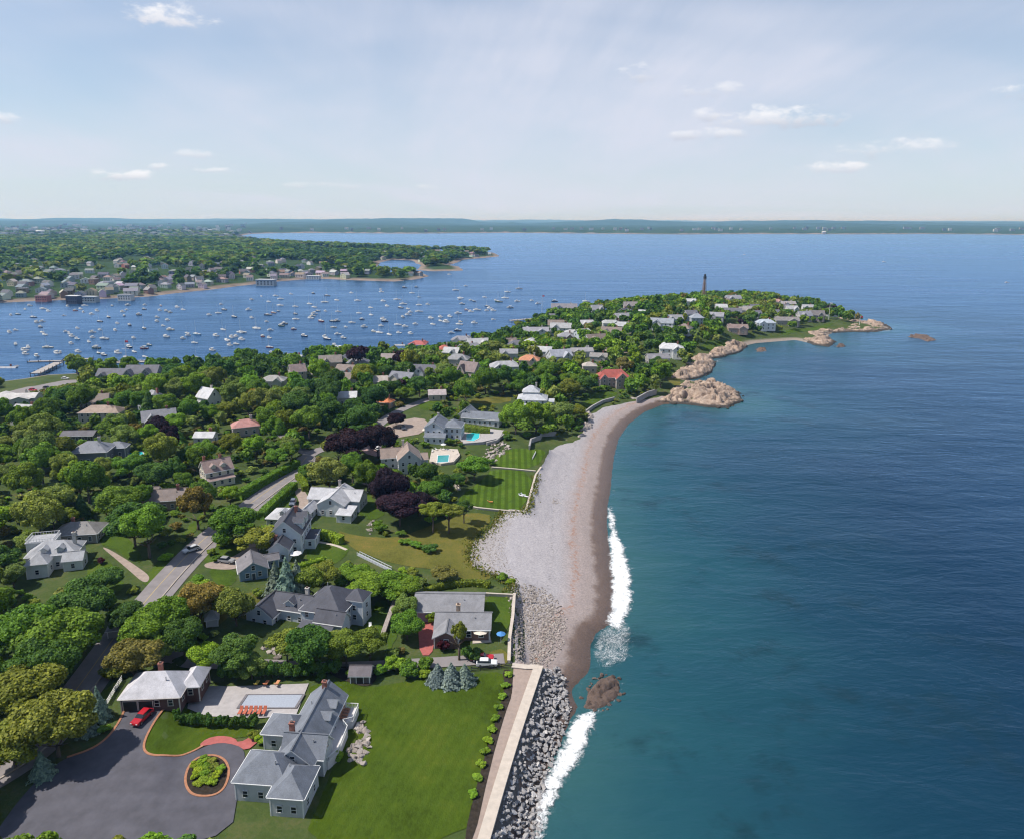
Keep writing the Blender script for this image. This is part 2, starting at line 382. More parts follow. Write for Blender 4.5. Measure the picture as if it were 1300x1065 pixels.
# ------------------------------------------------------------------ water
OCEAN_LINE = np.array([atz(*p) for p in WATERLINE + HEADS[:-2]])
def polydist(P, line):
    D = np.full(len(P), 1e18)
    for a, b in zip(line[:-1], line[1:]):
        ab = b - a; t = np.clip(((P - a) @ ab) / (ab @ ab), 0, 1); d = P - a - t[:, None] * ab; D = np.minimum(D, (d * d).sum(1))
    return np.sqrt(D)
def polar(r0, r1, k, a0, a1, da):
    r = r0 * np.exp(np.arange(0, math.log(r1 / r0) + k, k)); a = np.radians(np.arange(a0, a1 + da, da))
    rr, aa = np.meshgrid(r, a, indexing='ij'); return rr * np.sin(aa), rr * np.cos(aa)
X, Y = polar(55, 60000, 0.02, -80, 80, 1.0)
msea, t, b = newmat('sea_water')
at_ = N(t, 'ShaderNodeAttribute', attribute_name='shore')
big = tnoise(t, 0.012, 5, 0.6, 'World', (1, 1.6, 1)); weed = tnoise(t, 0.035, 6, 0.65, 'World')
d1 = tmath(t, 'ADD', at_.outputs['Fac'], tmath(t, 'MULTIPLY', tmath(t, 'SUBTRACT', big, 0.5), 60))
c = tramp(t, tmath(t, 'MULTIPLY', d1, 1 / 320.0), [(0.0, (0.026, 0.085, 0.090)), (0.06, (0.012, 0.060, 0.078)), (0.17, (0.006, 0.036, 0.060)), (0.32, (0.003, 0.022, 0.048)), (0.6, (0.003, 0.026, 0.066)), (1.0, (0.004, 0.034, 0.092))])
wd = tmath(t, 'MULTIPLY', tmr(t, weed, 0.52, 0.66), tmr(t, at_.outputs['Fac'], 160, 15), clamp=True)
c = tmix(t, tmath(t, 'MULTIPLY', wd, 0.62), c, (0.006, 0.022, 0.026))
streaks = tnoise(t, 0.004, 5, 0.6, 'World', (0.35, 1.0, 1), 0.6)
w1 = tnoise(t, 0.55, 4, 0.6, 'World', (0.45, 1.0, 1)); w2 = tnoise(t, 0.10, 5, 0.6, 'World', (0.5, 1.0, 1), 0.4); w3 = tnoise(t, 0.02, 3, 0.5, 'World', (0.4, 1.0, 1))
hh_ = tmath(t, 'ADD', tmath(t, 'MULTIPLY', w1, 0.40), tmath(t, 'ADD', tmath(t, 'MULTIPLY', w2, 1.4), tmath(t, 'MULTIPLY', w3, 4.0)))
bp = N(t, 'ShaderNodeBump'); bp.inputs['Strength'].default_value = 0.6; bp.inputs['Distance'].default_value = 1.0; lk(t, hh_, bp.inputs['Height'])
df = N(t, 'ShaderNodeBsdfDiffuse'); lk(t, c, df.inputs['Color']); lk(t, bp.outputs[0], df.inputs['Normal'])
gl = N(t, 'ShaderNodeBsdfGlossy'); gl.inputs['Color'].default_value = (0.50, 0.72, 1.0, 1); lk(t, tmr(t, streaks, 0.35, 0.65, 0.18, 0.30), gl.inputs['Roughness']); lk(t, bp.outputs[0], gl.inputs['Normal'])
fr = N(t, 'ShaderNodeFresnel'); fr.inputs['IOR'].default_value = 1.33; lk(t, bp.outputs[0], fr.inputs['Normal'])
mx = N(t, 'ShaderNodeMixShader'); lk(t, tmath(t, 'MULTIPLY', fr.outputs[0], 1.0), mx.inputs[0]); lk(t, df.outputs[0], mx.inputs[1]); lk(t, gl.outputs[0], mx.inputs[2]); lk(t, mx.outputs[0], t.nodes['Material Output'].inputs['Surface'])
t.nodes.remove(b)
me = gridmesh('sea', X, Y, np.zeros_like(X), msea)
P = np.stack([X.ravel(), Y.ravel()], 1); sh = polydist(P, OCEAN_LINE)
ang = np.arctan2(P[:, 0], P[:, 1]); harb = (P[:, 1] > 400) & (P[:, 0] < (P[:, 1] - 430) * .35 - 20) | (P[:, 1] > 900)
sh = np.where(harb, 400, sh); attr(me, 'shore', np.minimum(sh, 400))
tag(obj('sea', me), 'blue sea with fine ripples, teal along the beach', None, None, 'structure')

# ------------------------------------------------------------------ terrain
mgr, t, b = newmat('rough_ground')
n1 = tnoise(t, 0.12, 6, 0.65, 'World'); n2 = tnoise(t, 1.3, 4, 0.6, 'World')
c = tramp(t, tmath(t, 'ADD', tmath(t, 'MULTIPLY', n1, 0.7), tmath(t, 'MULTIPLY', n2, 0.3)), [(0.32, (0.035, 0.050, 0.016)), (0.5, (0.055, 0.082, 0.022)), (0.62, (0.085, 0.095, 0.035)), (0.75, (0.12, 0.10, 0.06))])
sa = N(t, 'ShaderNodeAttribute', attribute_name='sd'); c = tmix(t, tmr(t, tmath(t, 'ADD', sa.outputs['Fac'], tmath(t, 'MULTIPLY', n2, 8.0)), 8.0, 13.0), tramp(t, n2, [(.3, (.16, .13, .11)), (.7, (.34, .29, .25))]), c)
lk(t, c, b.inputs['Base Color']); b.inputs['Roughness'].default_value = 0.95; b.inputs['Specular IOR Level'].default_value = 0.1
tbump(t, b, n2, 0.8, 0.15)
X, Y = polar(58, 1080, 0.0062, -62, 42, 0.36)
me = gridmesh('ground', X, Y, h(np.stack([X.ravel(), Y.ravel()], 1)).reshape(X.shape), mgr)
attr(me, 'sd', coast(np.stack([X.ravel(), Y.ravel()], 1)))
tag(obj('ground', me), 'wooded ground of the peninsula', None, None, 'structure')

def htown(P):
    s = sdist(P, TOWN_S); d = np.hypot(P[:, 0], P[:, 1])
    z = np.interp(s, [-400, -20, 0, 15, 60, 250, 800], [-8, -4, 0, 2.5, 5, 11, 16])
    z = z + ss(60, 400, s) * (fbm(P[:, 0] / 420, P[:, 1] / 420, 11, 3) - 0.45) * 16
    f = ss(4200, 5200, d); z = z + f * ss(0, 40, s) * (7 + 9 * vnoise(P[:, 0] / 60, P[:, 1] / 60, 4))
    z = z + ss(7000, 17000, d) * ss(0, 2500, s) * np.clip((fbm(P[:, 0] / 2600, P[:, 1] / 6000, 21, 5) - .36) * 330, 8, 128)
    return z
mfar, t, b = newmat('far_woodland')
n1 = tnoise(t, 0.004, 6, 0.65, 'World'); n2 = tnoise(t, 0.035, 5, 0.7, 'World')
c = tramp(t, tmath(t, 'ADD', tmath(t, 'MULTIPLY', n1, 0.5), tmath(t, 'MULTIPLY', n2, 0.5)), [(0.33, (0.016, 0.034, 0.014)), (0.5, (0.033, 0.062, 0.022)), (0.63, (0.055, 0.085, 0.03)), (0.74, (0.13, 0.13, 0.10))])
sa = N(t, 'ShaderNodeAttribute', attribute_name='sd'); c = tmix(t, tmr(t, tmath(t, 'ADD', sa.outputs['Fac'], tmath(t, 'MULTIPLY', n2, 30.0)), 22.0, 40.0), tramp(t, n2, [(.3, (.12, .095, .08)), (.7, (.30, .24, .20))]), c)
lk(t, c, b.inputs['Base Color']); b.inputs['Roughness'].default_value = 1.0; b.inputs['Specular IOR Level'].default_value = 0.05
X, Y = polar(820, 46000, 0.0105, -48, 46, 0.3)
me = gridmesh('mainland', X, Y, htown(np.stack([X.ravel(), Y.ravel()], 1)).reshape(X.shape), mfar)
attr(me, 'sd', sdist(np.stack([X.ravel(), Y.ravel()], 1), TOWN_S))
tag(obj('mainland', me), 'wooded mainland and low hills across the water', None, None, 'structure')

# ------------------------------------------------------------------ beach
mb, t, b = newmat('shingle_beach')
at_ = N(t, 'ShaderNodeAttribute', attribute_name='sd'); sdv = at_.outputs['Fac']
wv = tnoise(t, 0.22, 5, 0.65, 'World'); fine = tnoise(t, 1.9, 7, 0.8, 'World'); med = tnoise(t, 0.5, 6, 0.7, 'World', (1.0, 0.35, 1))
s2 = tmath(t, 'ADD', sdv, tmath(t, 'MULTIPLY', tmath(t, 'SUBTRACT', wv, 0.5), 4.5))
c = tramp(t, tmath(t, 'MULTIPLY', s2, 1 / 40.0), [(0.0, (0.080, 0.056, 0.044)), (0.105, (0.125, 0.088, 0.070)), (0.150, (0.255, 0.215, 0.202)), (0.27, (0.305, 0.258, 0.245)), (0.40, (0.318, 0.302, 0.312)), (0.75, (0.345, 0.33, 0.345)), (1.0, (0.33, 0.305, 0.295))])
c = tmix(t, 0.8, c, tramp(t, fine, [(0.30, (0.50, 0.49, 0.50)), (0.5, (0.98, 0.97, 0.97)), (0.70, (1.42, 1.39, 1.36))]), 'MULTIPLY')
c = tmix(t, 0.55, c, tramp(t, med, [(0.3, (0.82, 0.81, 0.82)), (0.7, (1.14, 1.13, 1.12))]), 'MULTIPLY')
line = tmath(t, 'ABSOLUTE', tmath(t, 'SUBTRACT', tmath(t, 'ADD', sdv, tmath(t, 'MULTIPLY', tmath(t, 'SUBTRACT', wv, 0.5), 7.0)), 11.0))
br = tnoise(t, 0.9, 5, 0.75, 'World')
sw = tmath(t, 'MULTIPLY', tmr(t, line, 1.6, 0.1), tmr(t, br, 0.46, 0.62))
c = tmix(t, tmath(t, 'MULTIPLY', sw, 0.7), c, (0.27, 0.12, 0.055))
line2 = tmath(t, 'ABSOLUTE', tmath(t, 'SUBTRACT', tmath(t, 'ADD', sdv, tmath(t, 'MULTIPLY', tmath(t, 'SUBTRACT', wv, 0.5), 6.0)), 18.0))
c = tmix(t, tmath(t, 'MULTIPLY', tmath(t, 'MULTIPLY', tmr(t, line2, 0.5, 0.05), tmr(t, br, 0.5, 0.6)), 0.55), c, (0.10, 0.085, 0.08))
lk(t, c, b.inputs['Base Color']); lk(t, tmr(t, s2, 3.8, 5.4, 0.35, 0.9), b.inputs['Roughness']); b.inputs['Specular IOR Level'].default_value = 0.3
tbump(t, b, tmath(t, 'ADD', fine, tmath(t, 'MULTIPLY', med, 1.5)), 0.6, 0.15)
BACK = [(865, 506), (840, 503), (815, 508), (790, 513), (765, 518), (748, 528), (742, 545), (735, 558), (705, 568), (697, 573), (690, 590), (680, 602), (668, 648), (640, 650), (634, 658), (614, 678), (600, 688), (597, 703), (600, 718), (628, 730), (648, 740), (653, 756), (648, 800), (646, 842), (684, 848), (655, 935), (640, 975), (600, 1095)]
wl = [atz(*p) for p in WATERLINE]
wl_out = np.array(wl) + np.array([3.0, 0.0])
BEACH = [tuple(p) for p in wl_out] + [atz(872, 512)] + wobble(pxpoly(BACK), 1.5, 1.3, 17)
def beachz(V):
    z = h(V)
    for poly in TERRACE: s_ = sdist(V, poly); z = z + np.where(V[:, 1] > 172, .5, .0) * ss(-7.5, -5, s_) * ss(1.5, -.2, s_)
    return z
bo, V = drape('beach', BEACH, 0.06, mb, 1.7, beachz)
attr(bo.data, 'sd', coast(V)); bo['label'] = 'grey shingle beach with a wet brown edge'

# ------------------------------------------------------------------ surf
def foam_mat(name, dens, soft, lace=False):
    m, t, b = newmat(name)
    a = N(t, 'ShaderNodeAttribute', attribute_name='edge'); n = tnoise(t, 0.42, 8, 0.74, 'World', (1, 1, 1), 1.2); n2 = tnoise(t, 2.6, 5, 0.7, 'World')
    v = tmath(t, 'ADD', tmath(t, 'MULTIPLY', n, 0.7), tmath(t, 'MULTIPLY', n2, 0.3))
    e = tmr(t, a.outputs['Fac'], 0.0, soft)
    thr = tmath(t, 'ADD', v, tmath(t, 'MULTIPLY', e, dens)); al = tmr(t, thr, 0.60, 0.86)
    if lace:       # bubbles drawn out into a net
        g = N(t, 'ShaderNodeNewGeometry'); dn = N(t, 'ShaderNodeVectorMath', operation='MULTIPLY_ADD'); nz = N(t, 'ShaderNodeTexNoise'); nz.inputs['Scale'].default_value = .8; lk(t, g.outputs['Position'], nz.inputs[0])
        lk(t, nz.outputs['Color'], dn.inputs[0]); dn.inputs[1].default_value = (1.6, 1.6, 0); lk(t, g.outputs['Position'], dn.inputs[2])
        vo = N(t, 'ShaderNodeTexVoronoi', feature='DISTANCE_TO_EDGE'); vo.inputs['Scale'].default_value = 2.6; lk(t, dn.outputs[0], vo.inputs[0])
        net = tmr(t, vo.outputs[0], 0.16, 0.02); al = tmath(t, 'MULTIPLY', tmath(t, 'MAXIMUM', tmath(t, 'MULTIPLY', net, .5), tmath(t, 'MULTIPLY', al, .9)), tmr(t, tmath(t, 'ADD', tmath(t, 'MULTIPLY', e, .8), tmath(t, 'MULTIPLY', tmath(t, 'SUBTRACT', n, .5), 2.6)), .25, 1.0), clamp=True)
    b.inputs['Base Color'].default_value = (0.80, 0.82, 0.83, 1); b.inputs['Roughness'].default_value = 0.8; lk(t, al, b.inputs['Alpha'])
    tbump(t, b, v, 0.9, 0.5); return m
f1 = foam_mat('surf_foam', 0.33, 3.4); f2 = foam_mat('wash_foam', 0.12, 3.6, True)
FOAMS = [([(766, 640), (766, 690), (768, 735), (768, 765), (760, 800), (796, 806), (810, 772), (809, 738), (802, 706), (790, 672), (781, 640)], f1, 'white breaking wave along the wet shingle'),
         ([(747, 842), (744, 820), (753, 798), (774, 785), (803, 788), (812, 800), (806, 825), (812, 838), (786, 848), (764, 860)], f2, 'thin lacy backwash spreading below the breaker'),
         ([(680, 990), (693, 965), (706, 938), (718, 908), (742, 896), (766, 898), (768, 916), (756, 940), (748, 966), (730, 990), (716, 1020), (704, 1048), (694, 1090), (655, 1090), (668, 1040)], f1, 'white surf breaking on the riprap'),
         ([(742, 904), (760, 896), (780, 882), (788, 858), (797, 848), (803, 860), (796, 884), (780, 902), (762, 912), (746, 914)], f1, 'white surf around the low brown rocks'),
         ([(724, 880), (733, 864), (750, 855), (768, 862), (750, 872), (740, 884)], f2, 'thin foam between the rocks and the shingle'),
         ([(776, 640), (776, 612), (780, 580), (787, 557), (800, 538), (820, 524), (824, 526), (805, 541), (793, 560), (786, 585), (781, 615), (781, 645)], f2, 'thin foam line on the curve of the beach'),
         ([(900, 519), (925, 521), (948, 512), (945, 500), (941, 508), (925, 516)], f2, 'foam at the foot of the rock headland'),
         ([(1108, 424), (1138, 421), (1137, 414), (1130, 417)], f2, 'foam at the rocky tip'),
         ([(1180, 434), (1193, 433), (1190, 428)], f2, 'foam beside the offshore ledge'),
         ([(895, 470), (906, 474), (912, 462), (925, 455), (905, 457)], f2, 'foam in the rocky cove')]
WASH = smoothline(np.array([atz(*p) for p in WATERLINE[9:]]), 2)
FOAMS.append((None, f2, 'thin wash line along the edge of the shingle'))
for pl, m, lb in FOAMS:
    wp = smoothpoly([atz(*p) for p in pl], 2) if pl else ribbon(WASH, -0.3, 0.8)
    if pl and pl[0][1] > 560: wp = wobble(wp + wp[:1], 1.2, 1.5 if m is f1 else .9, 23)[:-1]
    pl = pl or [(0, 600)]
    zf = lambda V: 0.12 + 0.35 * fbm(V[:, 0] / 1.7, V[:, 1] / 1.7, 8, 3)
    o, V = drape('surf', wp, 0.0, m, 1.1 if pl[0][1] > 560 else 4, zf, lb, None, 'stuff'); attr(o.data, 'edge', np.maximum(sdist(V, wp), 0))

# ------------------------------------------------------------------ lawns, drives, roads
def lawnmat(name, c, stripe=None):
    m, t, b = newmat(name); n1 = tnoise(t, 0.11, 6, 0.65, 'World'); n2 = tnoise(t, 2.2, 4, 0.7, 'World', (1, .5, 1))
    v = tmath(t, 'ADD', tmath(t, 'MULTIPLY', n1, 0.65), tmath(t, 'MULTIPLY', n2, 0.35))
    k = tramp(t, v, [(0.36, tuple(x * .60 for x in c)), (0.5, c), (0.60, (c[0] * 1.3, c[1] * 1.12, c[2] * 1.2)), (0.69, (c[0] * 2.1, c[1] * 1.3, c[2] * 1.9))])
    if stripe:
        g = N(t, 'ShaderNodeNewGeometry'); mp = N(t, 'ShaderNodeMapping'); mp.inputs['Rotation'].default_value = (0, 0, R(stripe[0])); lk(t, g.outputs['Position'], mp.inputs[0])
        s = N(t, 'ShaderNodeSeparateXYZ'); lk(t, mp.outputs[0], s.inputs[0])
        wv = tmath(t, 'SINE', tmath(t, 'MULTIPLY', s.outputs[0], math.pi / stripe[1]))
        k = tmix(t, tmr(t, wv, -0.5, 0.5, 0, stripe[2]), k, tuple(x * 0.45 for x in c))
    lk(t, k, b.inputs['Base Color']); b.inputs['Roughness'].default_value = 0.95; b.inputs['Specular IOR Level'].default_value = 0.04
    tbump(t, b, n2, 0.7, 0.08); return m
G1 = lawnmat('lawn_grass', (0.054, 0.088, 0.009), (20, 1.1, 0.16)); G2 = lawnmat('striped_grass', (0.068, 0.120, 0.014), (0, 1.25, 0.6)); G3 = lawnmat('meadow_grass', (0.112, 0.112, 0.026)); G4 = lawnmat('green_grass', (0.058, 0.098, 0.014))
LAWNS = {
 'big': ([(392, 870), (440, 863), (470, 873), (500, 868), (530, 862), (600, 857), (637, 851), (643, 872), (632, 910), (612, 975), (585, 1080), (380, 1080), (418, 985), (436, 940), (430, 905), (405, 895), (392, 882)], G1, 'broad mown green lawn between the mansion and the seawall'),
 'stripe': ([(584, 630), (615, 606), (625, 595), (678, 599), (665, 649), (636, 648), (607, 645), (582, 639)], G2, 'lawn with mowing stripes beside the shingle beach'),
 'stripe2': ([(626, 582), (640, 570), (697, 571), (680, 597), (625, 592)], G2, 'smaller striped lawn below the turquoise pool'),
 'meadow': ([(425, 672), (450, 680), (500, 684), (545, 668), (575, 656), (600, 650), (629, 655), (603, 682), (596, 700), (598, 722), (630, 732), (600, 740), (560, 724), (500, 716), (440, 694)], G3, 'yellowish meadow sloping to the beach'),
 'ranch': ([(612, 757), (650, 755), (647, 803), (620, 808)], G4, 'green side yard of the grey ranch house'),
 'drive_lawn': ([(207, 899), (240, 897), (330, 925), (322, 934), (300, 937), (275, 938), (258, 945), (240, 955), (205, 960), (184, 956), (180, 945), (195, 915)], G1, 'curved front lawn inside the dark driveway'),
 'kl1': ([(125, 673), (155, 676), (178, 700), (180, 715), (166, 710), (145, 698), (126, 690)], G4, 'lawn behind the white gabled house by the road'),
 'kl2': ([(112, 715), (135, 708), (160, 735), (150, 755), (125, 745), (110, 730)], G4, 'small lawn with white chairs'),
 'cy': ([(388, 690), (440, 690), (445, 700), (420, 720), (390, 715)], G4, 'back lawn of the white three-storey house'),
 'hg': ([(333, 660), (372, 622), (380, 628), (376, 648), (350, 652)], G4, 'lawn inside the tall hedges'),
 'eg': ([(437, 612), (458, 615), (478, 640), (492, 652), (470, 662), (452, 650), (447, 630)], G4, 'garden lawn beside the wide white house'),
 'bl': ([(470, 766), (497, 760), (490, 800), (484, 815), (464, 812)], G4, 'narrow lawn beside the dark-roofed house'),
 'bl2': ([(500, 775), (512, 780), (500, 822), (488, 826)], G4, 'strip of grass behind the stone wall'),
 'red': ([(736, 512), (752, 498), (786, 497), (778, 508), (748, 522)], G4, 'lawn below the red-roofed brick mansion'),
 'gl': ([(530, 512), (565, 507), (560, 520), (535, 522)], G4, 'grass beside the parking court'),
 'hl': ([(590, 507), (650, 502), (648, 512), (600, 514)], G3, 'rough grass above the blue-grey house'),
 'verge': ([(98, 910), (140, 868), (150, 870), (120, 920), (100, 935)], G4, 'roadside grass verge by the white fence'),
 'dl': ([(262, 720), (300, 722), (300, 742), (275, 745)], G4, 'grass beside the blue-grey garage'),
 'rm': ([(255, 712), (275, 690), (302, 682), (325, 690), (300, 705), (275, 718)], G4, 'roadside garden grass'),
 'rv': ([(178, 738), (265, 640), (276, 640), (190, 745)], G4, 'grass verge along the road'),
 'tip': ([(985, 423), (1040, 414), (1060, 410), (1050, 417), (1000, 427)], G4, 'grass slope above the far cove'),
 'tip2': ([(850, 476), (870, 468), (880, 474), (862, 482), (866, 500), (845, 484)], G3, 'grassy bank behind the rock headland'),
 'tip3': ([(885, 440), (930, 432), (945, 432), (935, 440), (900, 447)], G4, 'green bank above the far rocks'),
 'd2': ([(300, 755), (330, 750), (340, 775), (300, 790)], G3, 'dry grass beside the dark-roofed house'),
 'gaz': ([(245, 790), (285, 768), (300, 775), (270, 800)], G3, 'dry grass round the small gazebo'),
 'dog': ([(618, 828), (642, 822), (645, 846), (622, 846)], G3, 'worn yellow grass beside the parked cars'),
}
LAWNW = {}
for i, (k, (pl, m, lb)) in enumerate(LAWNS.items()):
    wp = smoothpoly(pxpoly(pl), 1); wp = wp if 'stripe' in k else wobble(wp + wp[:1], 1.8, 0.7, i)[:-1]; LAWNW[k] = wp
    drape('lawn', wp, 0.09 + 0.004 * (i % 7), m, 2.5 if pl[0][1] > 540 else 8, None, lb)
ASPH = surf('road_asphalt', (0.215, 0.195, 0.195), 0.14, 0.35, 0.85, 0.2, 0.25, 5.0)
DARKA = surf('dark_driveway', (0.072, 0.070, 0.085), 0.24, 0.35, 0.75, 0.15, 0.35, 6.0)
SIDEW = surf('concrete_walk', (0.36, 0.31, 0.26), 0.12, 0.6, 0.85, 0.2, 0.25, 4.0)
DRIVE = surf('gravel_drive', (0.30, 0.24, 0.205), 0.16, 0.8, 0.9, 0.4, 0.2, 4.0)
BRICK = surf('red_paving', (0.36, 0.105, 0.095), 0.15, 1.2, 0.85, 0.3, 0.25, 5.0)
BRICK2 = surf('brick_edging', (0.34, 0.16, 0.09), 0.2, 2.0, 0.85, 0.3, 0.25, 5.0)
STONE = surf('stone_terrace', (0.36, 0.335, 0.33), 0.12, 0.9, 0.8, 0.2, 0.3, 3.0)
BED = surf('mulch_bed', (0.035, 0.028, 0.022), 0.4, 1.5, 0.95, 0.6, 0.1, 5.0)
PALE = surf('pale_coping', (0.47, 0.41, 0.35), 0.12, 0.8, 0.8, 0.2, 0.3, 4.0)
WHITE = plain('white_paint', (0.72, 0.72, 0.71), 0.5)
ROADPX = [(-60, 1010), (0, 978), (50, 945), (90, 893), (125, 845), (155, 802), (190, 763), (225, 722), (262, 685), (300, 655), (345, 622), (378, 598), (392, 580)]
roadw = smoothline(atn(ROADPX), 3)
drape('road', ribbon(roadw, -3.9, 2.2), 0.16, ASPH, 2.0, None, 'grey asphalt road running between the hedges')
drape('road_shoulder', ribbon(roadw, 2.5, 4.6), 0.15, ASPH, 2.0, None, 'paved shoulder beside the pale kerb')
# the pale kerb between carriageway and shoulder, a real step
kb = MB(); rl = np.array(ribbon(roadw, 2.2, 2.5)); nn = len(rl) // 2; A_, B_ = rl[:nn], rl[nn:][::-1]
za = h(A_); zb = h(B_)
for i in range(nn - 1):
    kb.add([(*A_[i], za[i] + .12), (*B_[i], zb[i] + .12), (*B_[i + 1], zb[i + 1] + .12), (*A_[i + 1], za[i + 1] + .12), (*A_[i], za[i] + .32), (*B_[i], zb[i] + .32), (*B_[i + 1], zb[i + 1] + .32), (*A_[i + 1], za[i + 1] + .32)], [(4, 5, 6, 7), (0, 1, 5, 4), (2, 3, 7, 6), (1, 2, 6, 5), (3, 0, 4, 7)])
tag(obj('kerb', kb.mesh('kerb', SIDEW)), 'pale raised kerb along the road', None, None, 'structure')
yl = MB(); rl = np.array(ribbon(roadw, -0.95, -0.80)); A_, B_ = rl[:nn], rl[nn:][::-1]; za = h(A_) + .175; zb = h(B_) + .175
for i in range(nn - 1): yl.add([(*A_[i], za[i]), (*B_[i], zb[i]), (*B_[i + 1], zb[i + 1]), (*A_[i + 1], za[i + 1])], [(0, 1, 2, 3)])
tag(obj('road_marking', yl.mesh('road_marking', plain('yellow_line', (0.45, 0.33, 0.12), 0.7))), 'faded yellow centre line', None, None, 'structure')
road2 = smoothline(atn([(385, 584), (400, 572), (430, 566), (462, 556), (480, 540), (500, 524), (535, 510), (560, 503)]), 3)
drape('road', ribbon(road2, -2.6, 2.6), 0.15, ASPH, 2.0, None, 'pale lane bending past the purple beeches')
road3 = smoothline(atn([(395, 578), (372, 566), (362, 555), (350, 545)]), 2)
drape('road', ribbon(road3, -2.2, 2.2), 0.14, ASPH, 2.0, None, 'side lane running into the trees')
lane = smoothline(atn([(130, 845), (190, 838), (260, 838), (330, 843), (400, 848), (470, 846), (540, 842), (600, 838), (640, 836)]), 2)
drape('lane', ribbon(lane, -1.9, 1.9), 0.17, ASPH, 2.0, None, 'narrow lane behind the mansion hedge leading to the beach')
dw = smoothpoly(pxpoly([(160, 899), (209, 898), (196, 915), (181, 943), (184, 957), (205, 962), (240, 958), (262, 947), (280, 942), (300, 945), (313, 955), (305, 990), (290, 1080), (-20, 1080), (20, 1020), (70, 968), (118, 950), (138, 935), (152, 915)]), 2)
drape('driveway', dw, 0.16, DARKA, 2.0, None, 'dark asphalt driveway curving to the garage')
drape('driveway', smoothpoly(pxpoly([(258, 716), (275, 712), (300, 706), (318, 690), (325, 682), (338, 686), (330, 700), (312, 712), (300, 724), (262, 722)]), 2), 0.15, DRIVE, 2.0, None, 'tan gravel drive to the blue-grey garage')
drape('driveway', smoothpoly(pxpoly([(372, 622), (384, 618), (396, 640), (394, 662), (380, 668), (372, 652), (382, 640)]), 2), 0.15, DRIVE, 2.0, None, 'tan drive between the hedge and the wide white house')
drape('driveway', smoothpoly(pxpoly([(530, 775), (552, 778), (560, 795), (552, 812), (548, 832), (533, 832), (531, 800)]), 1), 0.15, BRICK, 1.5, None, 'red brick driveway of the grey ranch house')
drape('path', smoothpoly(pxpoly([(128, 694), (138, 697), (160, 710), (178, 722), (192, 733), (184, 742), (165, 725), (145, 708)]), 2), 0.15, DRIVE, 2.0, None, 'tan path from the road to the white gabled house')
drape('parking_court', smoothpoly(pxpoly([(480, 545), (520, 530), (545, 533), (540, 550), (505, 556), (485, 560)]), 1), 0.15, DRIVE, 3.0, None, 'pale forecourt of the blue-grey house')
drape('parking_court', smoothpoly(pxpoly([(-10, 503), (30, 492), (50, 490), (95, 481), (100, 487), (60, 499), (0, 512)]), 1), 0.15, ASPH, 4.0, None, 'harbourside car park by the pier')
drape('parking_court', smoothpoly(pxpoly([(760, 442), (790, 436), (808, 446), (780, 452)]), 1), 0.15, DRIVE, 6.0, None, 'pale turning court among the far houses')
drape('parking_court', smoothpoly(pxpoly([(452, 566), (478, 556), (500, 562), (495, 578), (470, 580)]), 1), 0.15, surf('pink_paving', (0.33, 0.22, 0.21)), 3.0, None, 'pinkish forecourt behind the tan gabled house')
drape('path', ribbon(smoothline(atn([(388, 686), (405, 688), (425, 692), (440, 698)]), 2), -0.5, 0.5), 0.17, PALE, 1.5, None, 'pale garden path behind the clipped hedge')
drape('path', ribbon(smoothline(atn([(455, 612), (470, 616), (485, 624), (500, 632)]), 2), -0.7, 0.7), 0.17, DRIVE, 1.5, None, 'garden path along the purple tree')
# brick apron, planted island and terrace of the mansion
drape('paving', smoothpoly(pxpoly([(252, 947), (262, 938), (280, 934), (298, 937), (303, 944), (325, 932), (330, 940), (313, 954), (300, 946), (280, 943), (262, 947)]), 1), 0.19, BRICK, 1.5, None, 'red brick apron in front of the mansion')
isl = smoothpoly(pxpoly([(238, 975), (250, 962), (272, 958), (288, 966), (292, 985), (280, 1010), (245, 1012), (234, 995)]), 2)
drape('planting_bed', isl, 0.22, BED, 1.5, None, 'planted island in the dark driveway')
drape('terrace', pxpoly([(243, 873), (262, 871), (290, 872), (392, 868), (376, 908), (330, 912), (263, 910), (250, 905), (238, 900)]), 0.30, STONE, 1.5, lambda V: np.full(len(V), float(h(V).max()) - .12), 'pale stone pool terrace behind the mansion')
BEDW = smoothpoly(pxpoly([(637, 851), (650, 850), (651, 880), (640, 910), (622, 975), (600, 1075), (586, 1075), (611, 975), (631, 910), (642, 872)]), 1)
drape('planting_bed', BEDW, 0.2, BED, 1.5, None, 'dark bed of low shrubs beside the promenade')
drape('planting_bed', smoothpoly(pxpoly([(415, 848), (440, 846), (480, 850), (478, 865), (465, 873), (448, 868), (420, 858)]), 2), 0.2, BED, 1.5, None, 'dark mulch bed round the small grey shed')
PROM = pxpoly([(652, 848), (684, 846), (641, 975), (611, 1078), (586, 1078), (621, 975), (640, 910), (650, 880)])

# brick edging between driveway and lawn, a low real course
def edging(line, label, wd=.4):
    L = np.array(line); rb = np.array(ribbon(L, -wd / 2, wd / 2)); nn_ = len(rb) // 2; A1, B1_ = rb[:nn_], rb[nn_:][::-1]; za_, zb_ = h(A1) + .12, h(B1_) + .12; m = MB()
    for i in range(nn_ - 1):
        V = [(*A1[i], za_[i]), (*B1_[i], zb_[i]), (*B1_[i + 1], zb_[i + 1]), (*A1[i + 1], za_[i + 1])]; m.add(V + [(x, y, z + .14) for x, y, z in V], [(4, 5, 6, 7), (0, 1, 5, 4), (1, 2, 6, 5), (2, 3, 7, 6), (3, 0, 4, 7)])
    tag(obj('kerb', m.mesh('kerb', BRICK2)), label, None, None, 'structure')
edging(smoothline(atn([(209, 899), (196, 916), (182, 943), (184, 957), (205, 961), (240, 957), (258, 947)]), 3), 'brick edging around the front lawn')
edging(smoothline(atn([(158, 902), (152, 916), (138, 936), (118, 951), (85, 962)]), 3), 'brick edging along the shrub side of the driveway')
